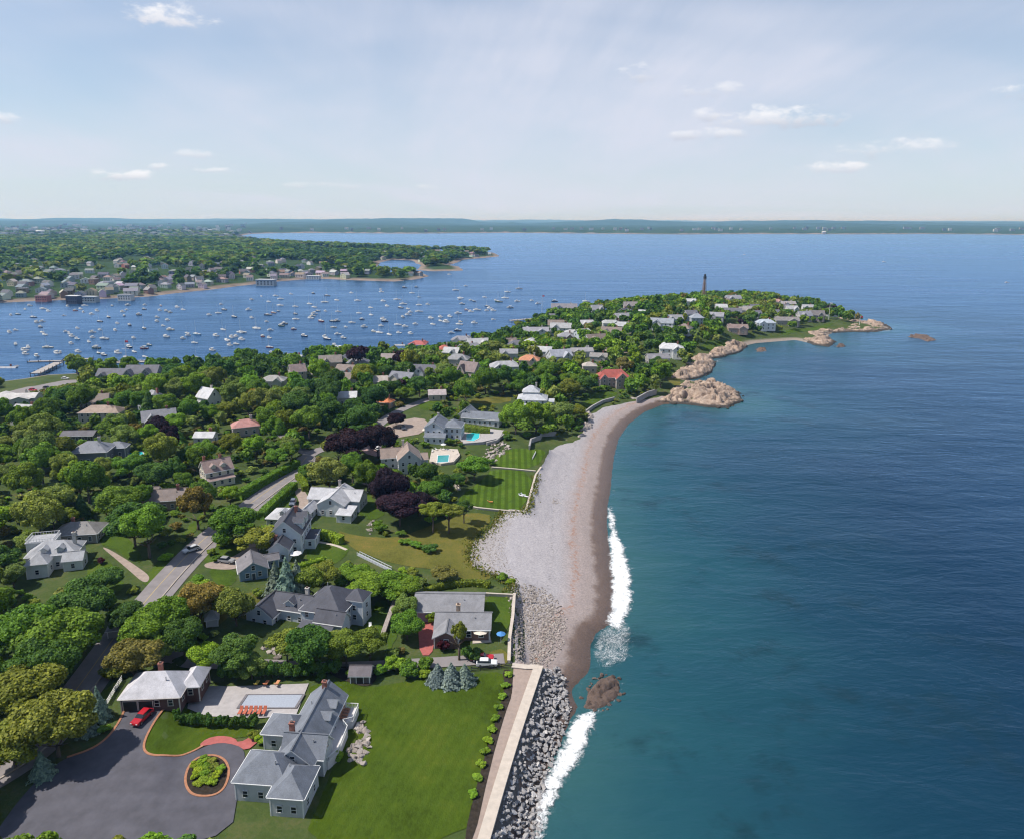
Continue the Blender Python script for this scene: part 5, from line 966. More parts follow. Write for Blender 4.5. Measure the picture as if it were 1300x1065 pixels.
for r_ in [o for o in list(bpy.data.objects) if o.get('category') and o.type == 'EMPTY' and any(c.name.startswith('roof') for c in o.children)]:
    pts = []
    if r_.get('hidden_by_trees'): continue
    M = Matrix.Translation(r_.location) @ r_.rotation_euler.to_matrix().to_4x4() @ Matrix.Scale(r_.scale.x, 4)
    for c in r_.children:
        if c.name.startswith('roof'):
            for v in c.data.vertices: pts.append(proj(M @ v.co)[:2])
    pts = np.array(pts); lo, hi = pts.min(0), pts.max(0); near = hi[1] > 640
    ext = (hi[1] - lo[1]) * (.5 if near else -.05 if hi[1] > 520 else -.32)
    KEEP_H.append(((lo[0] + 1, lo[1], hi[0] - 1, hi[1] + ext), math.hypot(r_.location.x, r_.location.y)))
KP = [np.array(k) for k in KEEP]
def blocked(P, H, r):
    """would trees at P (n,2) of height H and radius r stand on or hide something the view shows?"""
    z = h(P); bad = np.zeros(len(P), bool); D = np.hypot(P[:, 0], P[:, 1])
    bx_, by_, bk = projn(np.stack([P[:, 0], P[:, 1], z], 1)); cx_, cy_, k = projn(np.stack([P[:, 0], P[:, 1], z + H * .62], 1)); sc = FPX / k
    S = [(bx_, by_)]
    for a in np.arange(8) * math.pi / 4: S.append((cx_ + math.cos(a) * r * .8 * sc, cy_ - math.sin(a) * H * .34 * sc))
    S.append((cx_, cy_))
    for (sx, sy) in S:
        Q = np.stack([sx, sy], 1)
        for kp in KP: bad |= inpoly(Q, kp)
        for (x0, y0, x1, y1), dd in KEEP_H: bad |= (sx > x0) & (sx < x1) & (sy > y0) & (sy < y1) & (D < dd)
    fx = np.array(FOOT); d = np.hypot(P[:, None, 0] - fx[None, :, 0], P[:, None, 1] - fx[None, :, 1]) - fx[None, :, 2]; bad |= d.min(1) < r * .55
    c = coast(P); od = polydist(P, OCEAN_LINE); bad |= (c < 5) | (od < 16) | inpoly(P, BEACH); bad |= polydist(P, np.array(roadw)) < 4.6
    return bad, bx_
nC = 24000
cand = np.stack([rng.uniform(-430, 420, nC), rng.uniform(80, 1000, nC)], 1)
cand = cand[(coast(cand) > 5)]
rr = rng.uniform(2.8, 6.6, len(cand)); HH = np.maximum(rr * rng.uniform(1.6, 3.0, len(cand)), 6.5); far_ = np.hypot(cand[:, 0], cand[:, 1])
HH = np.where(far_ > 450, np.minimum(HH, 12.0), np.minimum(HH, 15.0))
shore = coast(cand); HH = np.where((shore < 30) & (far_ < 620) & (cand[:, 0] < -60), HH * 1.15, HH)
bad, bx_ = blocked(cand, HH, rr); vis = (bx_ > -90) & (bx_ < 1390)
cand, rr, HH = cand[~bad & vis], rr[~bad & vis], HH[~bad & vis]
acc = [t_ for t_ in TREES]; keep = []
A = np.zeros((9000, 3)); A[:len(acc)] = acc; na = len(acc)
for i in range(len(cand)):
    d = np.hypot(A[:na, 0] - cand[i, 0], A[:na, 1] - cand[i, 1]); f = .68 if cand[i, 1] < 480 else .64
    if (d > f * (A[:na, 2] + rr[i])).all(): A[na] = (*cand[i], rr[i]); na += 1; keep.append(i)
cand, rr, HH = cand[keep], rr[keep], HH[keep]
reg = fbm(cand[:, 0] / 40, cand[:, 1] / 40, 31, 3); rv_ = rng.uniform(0, 1, len(cand))
def pick(v, u):
    if u > .988: return 'purple'
    if u > .972: return 'bronze'
    w_ = v + (u - .475) * .38
    return 'dark' if w_ < .36 else 'mid' if w_ < .50 else 'olive' if w_ < .55 else 'bright' if w_ < .62 else 'pale'
kinds = [pick(a, b) for a, b in zip(reg, rv_)]
zc = h(cand); _, _, kk = projn(np.stack([cand[:, 0], cand[:, 1], zc], 1)); size_px = rr / kk
order = np.argsort(-size_px); NI = 300 - len(HAND) + 30
for i in order[:NI]: tree(cand[i, 0], cand[i, 1], HH[i], rr[i], kinds[i], 'conifer' if rv_[i] < .05 else 'loose' if rv_[i] < .17 else 'round', z=float(zc[i]))
def merge(name, label, protos, X, Y, Z, Rr, Hh, tints, clear=.2, seed=1, mat=None):
    rg = np.random.default_rng(seed); Vs = []; Fs = []; Cs = []; o = 0
    for i in range(len(X)):
        V, Fc = protos[rg.integers(len(protos))]; a = rg.uniform(0, 6.28); c, s = math.cos(a), math.sin(a); hf = Hh[i] * (1 - clear) / 2
        W = np.empty_like(V); W[:, 0] = (V[:, 0] * c - V[:, 1] * s) * Rr[i] + X[i]; W[:, 1] = (V[:, 0] * s + V[:, 1] * c) * Rr[i] + Y[i]; W[:, 2] = V[:, 2] * hf + Z[i] + Hh[i] * clear + hf
        Vs.append(W); Fs.append(Fc + o); o += len(V); Cs.append(np.tile(np.array(tints[i], np.float32), (len(V), 1)))
    me = npmesh(name, np.vstack(Vs), np.vstack(Fs), mat or LEAFA)
    ca = me.color_attributes.new('tint', 'FLOAT_COLOR', 'POINT'); ca.data.foreach_set('color', np.vstack(Cs).astype(np.float32).ravel())
    return tag(obj(name, me), label, None, None, 'stuff')
rest = order[NI:]
if len(rest): merge('distant_trees', 'dense green treetops covering the far part of the peninsula', LOW, cand[rest, 0], cand[rest, 1], zc[rest], rr[rest], HH[rest], [tint_of(kinds[i], prng) for i in rest], .12)
print('TREES', len(cand), 'rest', len(rest))
# ---- shrubs between
nC = 15000
cs = np.stack([rng.uniform(-300, 120, nC), rng.uniform(80, 480, nC)], 1); rs = rng.uniform(1.1, 2.6, nC); hs = rs * rng.uniform(1.0, 1.5, nC)
bad, bx_ = blocked(cs, hs, rs); ok = ~bad & (bx_ > -30) & (coast(cs) > 12); cs, rs, hs = cs[ok], rs[ok], hs[ok]; ns = 0
keep = []
for i in range(len(cs)):
    d = np.hypot(A[:na, 0] - cs[i, 0], A[:na, 1] - cs[i, 1])
    if (d > np.where(A[:na, 2] > 2.7, .72 * A[:na, 2] + .5 * rs[i], .75 * (A[:na, 2] + rs[i]))).all(): A[na] = (*cs[i], rs[i]); na += 1; keep.append(i)
cs, rs, hs = cs[keep], rs[keep], hs[keep]; zs = h(cs); _, _, kk = projn(np.stack([cs[:, 0], cs[:, 1], zs], 1)); od_ = np.argsort(-(rs / kk))
cols = ['mid', 'bright', 'dark', 'olive', 'pale', 'mid', 'bronze', 'olive']
for i in od_[:285]: tree(cs[i, 0], cs[i, 1], hs[i], rs[i], prng.choice(cols), 'shrub', z=float(zs[i]))
r2 = od_[285:]
if len(r2): merge('undergrowth', 'mixed low shrubs between the trees', LOW, cs[r2, 0], cs[r2, 1], zs[r2], rs[r2], hs[r2], [tint_of(prng.choice(cols), prng) for i in r2], .02, 5)
print('SHRUBS', len(cs))
# ---- hedges: leafy boxes along a line
def hedge(pts, width, height, colr, label, px=True):
    L = smoothline(atn(pts), 2); seg = np.linalg.norm(np.diff(L, axis=0), axis=1); tot = seg.sum(); cum_ = np.append(0, np.cumsum(seg)); rg = np.random.default_rng(len(pts) * 7 + int(tot))
    p0 = L[len(L) // 2]; root = thing('hedge', label, 'hedge', (p0[0], p0[1], hz(*p0)))
    def pos(s): return np.stack([np.interp(s, cum_, L[:, 0]), np.interp(s, cum_, L[:, 1])], 1)
    n = int(tot * (width + 2 * height) * 16); s = rg.uniform(0, tot, n); P = pos(s); Q = pos(np.minimum(s + .3, tot)); T = unit(Q - P + 1e-6); Nn = np.stack([T[:, 1], -T[:, 0]], 1)
    u = rg.uniform(-height, width + height, n); top = (u > 0) & (u < width)
    off = np.where(top, u - width / 2, np.where(u <= 0, -width / 2, width / 2)); zz_ = np.where(top, height, np.where(u <= 0, height + u, height - (u - width)))
    off = off + rg.normal(size=n) * .10; zz_ = np.maximum(zz_ + rg.normal(size=n) * .10, .1); zg = h(P)
    C = np.stack([P[:, 0] + Nn[:, 0] * off - p0[0], P[:, 1] + Nn[:, 1] * off - p0[1], zg + zz_ - root.location.z], 1)
    nv = np.where(top[:, None], np.array([[0, 0, 1.0]]), np.stack([Nn[:, 0] * np.sign(off), Nn[:, 1] * np.sign(off), np.full(n, .25)], 1)); nv = unit(nv + rg.normal(size=(n, 3)) * .4)
    V, Fc = quads(C, nv, rg.uniform(.12, .26, n), rg)
    k = max(2, int(tot / 1.5)); S = np.linspace(0, tot, k); PP = pos(S); TT = unit(np.gradient(PP, axis=0)); N2 = np.stack([TT[:, 1], -TT[:, 0]], 1); zg = h(PP) - root.location.z; cv = []
    for i in range(k):
        for o_, zz2 in ((-.46, -.3), (-.46, .94), (.46, .94), (.46, -.3)): cv.append((PP[i, 0] + N2[i, 0] * o_ * width - p0[0], PP[i, 1] + N2[i, 1] * o_ * width - p0[1], zg[i] + zz2 * height))
    cf = []
    for i in range(k - 1):
        for j in range(4):
            a, b, c, d = i * 4 + j, i * 4 + (j + 1) % 4, (i + 1) * 4 + (j + 1) % 4, (i + 1) * 4 + j; cf += [(a, b, c), (a, c, d)]
    cf += [(0, 1, 2), (0, 2, 3), ((k - 1) * 4, (k - 1) * 4 + 2, (k - 1) * 4 + 1), ((k - 1) * 4, (k - 1) * 4 + 3, (k - 1) * 4 + 2)]
    o = obj('leaves', npmesh('leaves', np.vstack([V, np.array(cv)]), np.vstack([Fc, np.array(cf) + len(V)]), LEAF), root); o.color = tint_of(colr, prng)
    sm = MB(); sm.tube((0, 0, -.2), (0, 0, height * .7), .06, .04, 6); obj('stem', sm.mesh('stem', BARK), root); return root
hedge([(303, 634), (330, 618), (355, 604), (378, 592)], 2.6, 2.8, 'mid', 'tall dense hedge on the woodland side of the road')
hedge([(331, 660), (350, 641), (374, 620)], 2.6, 2.6, 'mid', 'tall hedge screening the enclosed lawn from the road')
hedge([(378, 608), (386, 613), (388, 624)], 2.0, 2.2, 'lime', 'bright lime hedge curving round the drive entrance')
hedge([(388, 606), (380, 600), (392, 596)], 1.8, 2.2, 'mid', 'short dark hedge above the lime hedge')
hedge([(390, 680), (410, 682), (434, 690)], 2.4, 2.3, 'lime', 'bright clipped hedge between two white houses')
hedge([(590, 548), (606, 551), (622, 552)], 2.8, 3.2, 'olive', 'thick hedge under the long low white house')
hedge([(372, 724), (395, 718), (413, 712)], 1.6, 1.4, 'bright', 'low garden hedge behind the white three-storey house')
hedge([(325, 676), (345, 674), (366, 674)], 1.6, 1.8, 'bright', 'hedge under the pale hip-roofed garage')
hedge([(520, 762), (560, 745), (600, 742), (622, 745)], 1.6, 1.5, 'olive', 'ragged hedge behind the grey ranch house')
hedge([(228, 650), (262, 612), (274, 600)], 1.6, 1.6, 'mid', 'roadside hedge beside the cream house')
def rowof(pts, n, H, r, colr, lab, kind='conifer'):
    L = atn(pts); seg = np.linalg.norm(np.diff(L, axis=0), axis=1); c = np.append(0, np.cumsum(seg))
    for s in np.linspace(0, c[-1], n):
        x, y = np.interp(s, c, L[:, 0]), np.interp(s, c, L[:, 1]); o = tree(x + prng.uniform(-.3, .3), y + prng.uniform(-.3, .3), H * prng.uniform(.8, 1.15), r * prng.uniform(.85, 1.15), colr, kind, lab); o['group'] = lab
rowof([(228, 916), (250, 920), (290, 924), (326, 922)], 15, 2.8, .95, 'dark', 'dark cedar shrub in the row below the pool terrace', 'shrub')
rowof([(285, 862), (340, 860), (400, 858), (428, 856)], 20, 4.0, 1.5, 'dark', 'dark cedar in the screening row behind the pool terrace', 'shrub')
for px, py in ((645, 858), (642, 872), (638, 886), (633, 900), (629, 914), (624, 928), (620, 942), (616, 956), (611, 972), (606, 990), (601, 1010)):
    p = at(px, py); o = tree(p.x, p.y, 1.0, 1.1, 'bright', 'shrub', 'low green shrub in the bed beside the promenade'); o['group'] = 'shrubs in the promenade bed'
for k in range(16):
    a = k * 2.4; p = at(263 + 20 * math.cos(a) * (k / 16) ** .5, 982 + 17 * math.sin(a) * (k / 16) ** .5); o = tree(p.x, p.y, prng.uniform(.8, 1.4), 1.1, prng.choice(['olive', 'bright', 'lime']), 'shrub', 'low shrub in the planted driveway island'); o['group'] = 'shrubs in the driveway island'
for px, py, H, r, cc, lb in ((559, 811, 2.0, 1.2, 'yellow', 'bright yellow shrub beside the red brick driveway'), (563, 826, 2.6, 1.7, 'maroon', 'maroon shrub beside the red brick driveway'), (548, 790, 3.0, 1.6, 'bright', 'green shrub at the ranch garage corner'), (445, 858, 1.8, 1.2, 'bright', 'bright shrub beside the small grey shed'), (128, 716, 2.0, 1.2, 'maroon', 'red flowering shrub on the tan path'),
   (432, 912, 1.8, 1.2, 'bright', 'shrub below the white sea deck'), (428, 965, 1.8, 1.3, 'bright', 'shrub at the corner of the white sea deck'), (322, 938, 1.6, 1.3, 'olive', 'flowering shrub in the mansion entrance bed'), (332, 944, 1.8, 1.4, 'lime', 'pale shrub in the mansion entrance bed'), (340, 936, 1.6, 1.3, 'olive', 'olive shrub under the mansion eaves'),
   (605, 838, 2.6, 2.0, 'dark', 'dark shrub beside the parked red pickup'), (595, 836, 2.8, 2.0, 'dark', 'dark shrub before the ranch patio'), (540, 850, 3.0, 2.2, 'mid', 'green shrub on the lane edge by the dwarf spruces'), (518, 852, 3.0, 2.0, 'mid', 'green shrub on the lane edge near the lawn'), (497, 850, 3.2, 1.8, 'bright', 'bright shrub on the lane edge near the shed'), (484, 856, 2.2, 1.6, 'mid', 'shrub east of the small grey shed'),
   (545, 700, 2.4, 2.6, 'dark', 'dark shrub alone on the meadow'), (528, 694, 1.8, 2.2, 'mid', 'low shrub on the meadow'), (515, 690, 1.6, 2.2, 'mid', 'spreading shrub on the meadow rim'), (275, 712, 1.8, 1.6, 'mid', 'shrub beside the gravel drive'), (268, 704, 1.8, 1.5, 'olive', 'olive shrub in the roadside garden'), (282, 695, 2, 1.6, 'bright', 'bright shrub in the roadside garden'), (296, 690, 1.6, 1.3, 'yellow', 'golden shrub in the roadside garden'), (623, 590, 2.6, 2.0, 'mid', 'shrub at the striped lawn corner')):
    p = at(px, py); tree(p.x, p.y, H, r, cc, 'shrub', lb)

# ------------------------------------------------------------------ rocks
def _hull(pts):
    bm = bmesh.new()
    for p in pts: bm.verts.new(p)
    r_ = bmesh.ops.convex_hull(bm, input=bm.verts[:])
    bmesh.ops.delete(bm, geom=[g for g in r_['geom_interior'] if isinstance(g, bmesh.types.BMVert)], context='VERTS')
    bm.verts.index_update(); q = (np.array([v.co[:] for v in bm.verts]), [tuple(v.index for v in f.verts) for f in bm.faces]); bm.free(); return q
_hg = np.random.default_rng(77)
HULLS = [_hull(unit(_hg.normal(size=(n_, 3))) * _hg.uniform(.75, 1.1, (n_, 1))) for n_ in (9, 10, 11, 12, 12, 13, 13, 14, 15, 15) for _ in range(2)]
def rockpts(rg, c, r, flat=.7, n=13): return (c, r, flat, n, rg.integers(20), rg.uniform(0, 6.28), rg.uniform(.85, 1.2))
def hull(spec, mb, mi=0):
    c, r, flat, n, k, a, st = spec; V, Fc = HULLS[k]; ca, sa = math.cos(a) * r, math.sin(a) * r
    W = np.stack([(V[:, 0] * ca * st - V[:, 1] * sa) + c[0], (V[:, 0] * sa * st + V[:, 1] * ca) + c[1], V[:, 2] * r * flat + c[2]], 1); mb.add(W.tolist(), Fc, mi)
def rockmat(name, lo, mid_, hi, wet=True, scale=.35):
    m, t, b = newmat(name); n = tnoise(t, scale, 8, .68, 'World'); n2 = tnoise(t, scale * 7, 5, .7, 'World')
    isl_ = N(t, 'ShaderNodeNewGeometry').outputs['Random Per Island']
    c = tramp(t, tmath(t, 'ADD', tmath(t, 'MULTIPLY', n, .6 if wet else .35), tmath(t, 'ADD', tmath(t, 'MULTIPLY', n2, .4), tmath(t, 'MULTIPLY', isl_, 0 if wet else .26))), [(.37, lo), (.5, mid_), (.64, hi)])
    if wet:
        g = N(t, 'ShaderNodeNewGeometry'); s = N(t, 'ShaderNodeSeparateXYZ'); lk(t, g.outputs['Position'], s.inputs[0])
        zz_ = tmath(t, 'ADD', s.outputs[2], tmath(t, 'MULTIPLY', n, 1.4)); c = tmix(t, tmr(t, zz_, 1.4, 2.5), (0.045, .036, .028), c)
    lk(t, c, b.inputs['Base Color']); b.inputs['Roughness'].default_value = .85; tbump(t, b, tmath(t, 'ADD', n2, n), .9, .5 if scale < 1 else .1); return m
ROCK = rockmat('weathered_rock', (.10, .068, .052), (.34, .25, .19), (.54, .43, .34))
ROCKB = rockmat('brown_rock', (.06, .042, .034), (.13, .088, .07), (.20, .14, .11), False, .8)
RIP = rockmat('riprap_stone', (.17, .16, .16), (.32, .305, .30), (.50, .48, .47), False, 1.2)
PALER = rockmat('pale_boulder', (.26, .22, .19), (.42, .36, .32), (.56, .50, .46), False, .9)
def outcrop(name, label, px, n, r0, r1, top, mat, flat=.62, seed=1, base=0.0, sub=True):
    """a continuous fractured rock mass: tilted blocks cut by joints, with loose boulders round its foot"""
    rg = np.random.default_rng(seed); W = np.array(wobble([atz(*p, base) for p in px] + [atz(*px[0], base)], 3.0, 1.3, seed)[:-1]); lo, hi = W.min(0) - 3, W.max(0) + 3; c0 = W.mean(0); WP = [tuple(w_) for w_ in W]
    top *= .62; root = thing(name, label, 'rock', (c0[0], c0[1], base)); area = np.prod(hi - lo); st = max(.35, min(1.5, math.sqrt(area / 9000)))
    gx, gy = np.meshgrid(np.arange(lo[0], hi[0], st), np.arange(lo[1], hi[1], st)); P = np.stack([gx.ravel(), gy.ravel()], 1); P = P + rg.uniform(-.3, .3, P.shape) * st
    s = sdist(P, WP); ins = max(s.max(), 2.0); ca, sa = math.cos(.5), math.sin(.5); z = np.full(len(P), 0.0)
    Q = np.stack([(P[:, 0] * ca + P[:, 1] * sa) * .62, (-P[:, 0] * sa + P[:, 1] * ca)], 1)     # joints run one way more than the other
    for lev, (cell, amp) in enumerate(((r1 * 1.4, .24), (r1 * .55, .13), (r0 * .5, .05))):
        ns = max(6, int(area / cell ** 2)); S = rg.uniform(Q.min(0), Q.max(0), (ns, 2)); ho = rg.normal(size=ns) * amp * top; tl = rg.normal(size=(ns, 2)) * (.12, .16, .2)[lev]
        for a in range(0, len(P), 4000):
            k = ((Q[a:a + 4000, None] - S[None]) ** 2).sum(2).argmin(1); z[a:a + 4000] += ho[k] + ((Q[a:a + 4000] - S[k]) * tl[k]).sum(1)
    body = top * np.clip(s / ins, 0, 1) ** .55 * .78; zz_ = np.where(s > 0, body + z * np.clip(s / (ins * .25), .25, 1), s * 1.6 + z * .3); zz_ = np.maximum(zz_, -2.0)
    me = gridmesh('rock_mass', (P[:, 0] - c0[0]).reshape(gx.shape), (P[:, 1] - c0[1]).reshape(gx.shape), zz_.reshape(gx.shape), mat, False); obj('rock_mass', me, root)
    m = MB(); k = 0
    while k < n // 3:
        p = rg.uniform(lo, hi); d_ = sdist(p[None], WP)[0]
        if d_ < -1.5 or d_ > ins * .35: continue
        r = rg.uniform(r0 * .3, r0 * .9); hull(rockpts(rg, (p[0] - c0[0], p[1] - c0[1], max(d_, 0) / ins * top * .8 + r * .1), r, .6, 13), m); k += 1
    obj('loose_boulders', m.mesh('loose_boulders', mat), root)['kind'] = 'stuff'; LAND.append((c0[0], c0[1], label)); return root
outcrop('rock_headland', 'broad tan rock headland jutting into the sea beyond the beach', [(832, 512), (850, 513), (872, 514), (898, 517), (925, 518), (943, 509), (938, 499), (915, 490), (888, 484), (868, 488), (848, 498)], 150, 2.0, 5.2, 10, ROCK, .66, 1)
outcrop('rock_headland', 'jagged tan crag below the white cove house', [(848, 483), (870, 484), (886, 481), (904, 473), (909, 462), (896, 455), (876, 460), (860, 470)], 90, 2, 5, 9, ROCK, .7, 2)
outcrop('rock_headland', 'tan rocks at the mouth of the small cove', [(894, 457), (918, 454), (940, 447), (949, 440), (925, 436), (905, 444)], 70, 2, 5, 8, ROCK, .7, 3)
outcrop('rock_headland', 'low rocks edging the far cove below the houses', [(1015, 431), (1032, 438), (1052, 441), (1062, 434), (1048, 428), (1060, 421), (1040, 419), (1022, 424)], 70, 2, 5.5, 5, ROCK, .6, 4)
outcrop('rock_headland', 'bare rocky tip of the peninsula', [(1054, 423), (1085, 422), (1115, 422), (1133, 418), (1126, 412), (1100, 409), (1066, 409)], 80, 2.5, 6.5, 5, ROCK, .55, 5)
outcrop('rock_headland', 'rock shelf under the low white point house', [(1052, 409), (1066, 410), (1090, 408), (1082, 404), (1060, 402)], 30, 2.5, 6, 5, ROCK, .5, 15)
outcrop('offshore_ledge', 'low offshore ledge standing alone beyond the tip', [(1153, 428), (1165, 424), (1178, 427), (1189, 432), (1178, 434)], 24, 2, 4.2, 2.4, ROCKB, .5, 6)
outcrop('offshore_rock', 'small wet rock awash in the far cove', [(960, 447), (973, 447), (972, 442), (962, 442)], 8, 1.5, 3, 1.6, ROCKB, .6, 7)
outcrop('offshore_rock', 'flat wet rock off the far cove rocks', [(1062, 441), (1072, 441), (1071, 437), (1064, 437)], 8, 1.5, 3, 1.6, ROCKB, .6, 8)
outcrop('cliff', 'pale broken cliff at the back of the beach', [(728, 562), (735, 548), (741, 531), (752, 526), (758, 538), (752, 552), (737, 568)], 70, 1.4, 3.4, 6.5, PALER, .8, 9)
outcrop('cliff', 'tan ledges below the garden beside the concrete wall', [(697, 570), (706, 558), (730, 556), (730, 568), (712, 574)], 36, 1.2, 2.6, 4.0, PALER, .8, 10)
outcrop('cliff', 'rocky bank under the beach-curve wall', [(778, 515), (790, 507), (812, 503), (822, 507), (800, 516)], 36, 1.2, 3.0, 4.5, PALER, .7, 11)
outcrop('surf_rock', 'low brown rocks awash in the surf by the riprap', [(740, 898), (747, 880), (762, 862), (778, 857), (788, 866), (784, 884), (768, 896), (756, 900)], 110, .8, 1.8, 2.4, ROCKB, .5, 12)
def outcrop_on(name, label, px, n, r0, r1, mat, seed):
    rg = np.random.default_rng(seed); W = [tuple(p) for p in atn(px)]; A_ = np.array(W); lo, hi = A_.min(0), A_.max(0); c0 = A_.mean(0); z0 = hz(*c0); root = thing(name, label, 'rock', (c0[0], c0[1], z0)); k = 0
    while k < n:
        p = rg.uniform(lo, hi)
        if sdist(p[None], W)[0] < 0: continue
        r = rg.uniform(r0, r1); m = MB(); hull(rockpts(rg, (0, 0, 0), r, .62, 11), m); obj('boulder', m.mesh('boulder', mat), root, (p[0] - c0[0], p[1] - c0[1], hz(*p) - z0 + r * .22)); k += 1
outcrop_on('rock_ledge', 'tan rock ledge rising from the broad mown lawn', [(450, 920), (463, 914), (467, 935), (471, 958), (460, 973), (445, 966), (440, 955), (455, 940)], 46, .45, 1.0, PALER, 13)
outcrop_on('boulder_slope', 'pale boulders tumbling below the turquoise pool', [(612, 582), (624, 563), (645, 560), (648, 570), (628, 588)], 70, .5, 1.1, PALER, 14)
outcrop_on('rock_ledge', 'tan ledges under the olive trees by the lane', [(335, 822), (362, 806), (374, 818), (352, 838)], 40, .5, 1.2, PALER, 16)
outcrop_on('rock_ledge', 'tan rocks in the garden by the white sunroom', [(460, 668), (474, 660), (482, 672), (470, 678)], 14, .4, .9, PALER, 17)
# ---- riprap below the seawall: each stone a part
rg = np.random.default_rng(5)
EDGE = smoothline(np.array([atz(*p, TERR_Z) for p in [(684, 846), (662, 910), (641, 975), (611, 1078)]]), 1)
p0 = EDGE[2]; rip = thing('riprap', 'grey riprap boulders piled between seawall and surf', 'rocks', (p0[0], p0[1], 0))
protos = []
for i in range(9):
    m = MB(); hull(rockpts(rg, (0, 0, 0), 1, .75, 12), m); protos.append(m.mesh('stone', RIP))
EDGE1 = np.array(ribbon(EDGE, 1.1, 9.0))[:len(EDGE)]; RZ = [tuple(p) for p in np.vstack([EDGE1 if np.mean(EDGE1[:, 0]) > np.mean(EDGE[:, 0]) else np.array(ribbon(EDGE, -1.1, 9.0))[:len(EDGE)], np.array([atz(*p) for p in [(684, 1078), (694, 985), (712, 945), (724, 905), (718, 870), (706, 852)]])])]
lo, hi = np.array(RZ).min(0), np.array(RZ).max(0); Q = np.zeros((0, 3))
PC = rg.uniform(lo, hi, (9000, 2)); PC = PC[sdist(PC, RZ) > .2]
for p in PC:
    r = rg.uniform(.38, .85)
    if len(Q) and (np.hypot(Q[:, 0] - p[0], Q[:, 1] - p[1]) < .68 * (Q[:, 2] + r)).any(): continue
    Q = np.vstack([Q, [*p, r]])
ed = polydist(Q[:, :2], np.array(EDGE)); zq = np.maximum(3.4 - .33 * ed, .1) * ss(-1.5, 5, coast(Q[:, :2])); zq = np.maximum(zq, h(Q[:, :2]) + .28)
vis_k = projn(np.stack([Q[:, 0], Q[:, 1], zq], 1)); onp = (vis_k[1] < 1080); o_ = np.argsort(-Q[:, 2] * onp); rest_ = MB()
for j, i in enumerate(o_):
    if not onp[i] and j >= 290: continue
    if j < 290:
        s = obj('stone', protos[rg.integers(9)], rip, (Q[i, 0] - p0[0], Q[i, 1] - p0[1], zq[i]), rg.uniform(0, 6.28)); s.scale = (Q[i, 2] * rg.uniform(.85, 1.25), Q[i, 2], Q[i, 2] * rg.uniform(.7, 1.0))
    else: hull(rockpts(rg, (Q[i, 0] - p0[0], Q[i, 1] - p0[1], zq[i]), Q[i, 2], .75, 11), rest_)
for i in range(900):     # smaller stones chocked between
    k = rg.integers(len(Q)); a = rg.uniform(0, 6.28); d = Q[k, 2] * 1.0; hull(rockpts(rg, (Q[k, 0] + math.cos(a) * d - p0[0], Q[k, 1] + math.sin(a) * d - p0[1], zq[k] - .15), rg.uniform(.18, .36), .75, 9), rest_)
tag(obj('small_stones', rest_.mesh('small_stones', RIP), rip), kind='stuff')
bk = drape('riprap_bed', RZ, 0.14, surf('dark_gravel', (.10, .095, .09), .3, 1.5), 1.2, lambda V: np.where(coast(V) < 3, h(V) - .5, h(V)), None, None, 'structure', None)[0]
bk['label'] = 'dark gravel between the riprap boulders'; bk['kind'] = 'structure'
# ---- cobble field at the top of the beach
CF = pxpoly([(646, 756), (656, 742), (690, 745), (712, 765), (722, 790), (716, 820), (700, 845), (688, 846), (644, 842)]); lo, hi = np.array(CF).min(0), np.array(CF).max(0); P = rg.uniform(lo, hi, (5200, 2)); sdv_ = sdist(P, CF); P = P[(sdv_ > 0) & (rg.uniform(0, 1, len(P)) < np.clip(.12 + sdv_ / 5, 0, 1))]
cob = MB(); zc_ = beachz(P)
for p, z in zip(P, zc_): hull(rockpts(rg, (p[0], p[1], z + .12), rg.uniform(.12, .38), .75, 9), cob)
tag(obj('cobbles', cob.mesh('cobbles', PALER)), 'pale cobbles strewn over the upper beach', None, None, 'stuff')
CF2 = pxpoly([(600, 690), (632, 660), (650, 660), (640, 700), (655, 740), (630, 730), (600, 712)]); P = rg.uniform(np.array(CF2).min(0), np.array(CF2).max(0), (1500, 2)); P = P[sdist(P, CF2) > 0]; cob = MB()
for p, z in zip(P, beachz(P)): hull(rockpts(rg, (p[0], p[1], z + .08), rg.uniform(.07, .24), .7, 8), cob)
CF3 = np.array(atn([(708, 638), (694, 640), (700, 632)])).mean(0)
for i in range(120): p = CF3 + rg.normal(size=2) * np.array([1.8, 1.6]); hull(rockpts(rg, (p[0], p[1], hz(*p) + .1), rg.uniform(.12, .3), .7, 8), cob)
tag(obj('driftwood_and_stones', cob.mesh('stones', PALER)), 'scattered stones on the pinkish back beach', None, None, 'stuff')

# ------------------------------------------------------------------ walls, fences, stairs
def wallalong(name, label, cat, px, width, top, mat, mat2=None, dz0=-1.5, z=None, capw=.12, world=None):
    L = np.array(world) if world is not None else np.array(atn(px)); zz_ = h(L) if z is None else np.full(len(L), z); p0 = L[0]; z0 = float(zz_[0])
    root = thing(name, label, cat, (p0[0], p0[1], z0)); T = unit(np.gradient(L, axis=0)); Nn = np.stack([T[:, 1], -T[:, 0]], 1)
    for (hw, a, b_, m, nm) in ((width / 2, dz0, top, mat, 'wall_body'), (width / 2 + capw, top, top + .16, mat2 or mat, 'coping')):
        mb_ = MB()
        for i in range(len(L) - 1):
            V = []
            for q in (i, i + 1):
                for s in (-1, 1): V.append((L[q, 0] + Nn[q, 0] * s * hw - p0[0], L[q, 1] + Nn[q, 1] * s * hw - p0[1], zz_[q] - z0))
            B = [(x, y, k + a) for x, y, k in V]; U = [(x, y, k + b_) for x, y, k in V]
            mb_.add(B + U, [(4, 5, 7, 6), (0, 4, 6, 2), (1, 3, 7, 5), (0, 1, 5, 4), (2, 6, 7, 3)])
        obj(nm, mb_.mesh(nm, m), root)
    return root
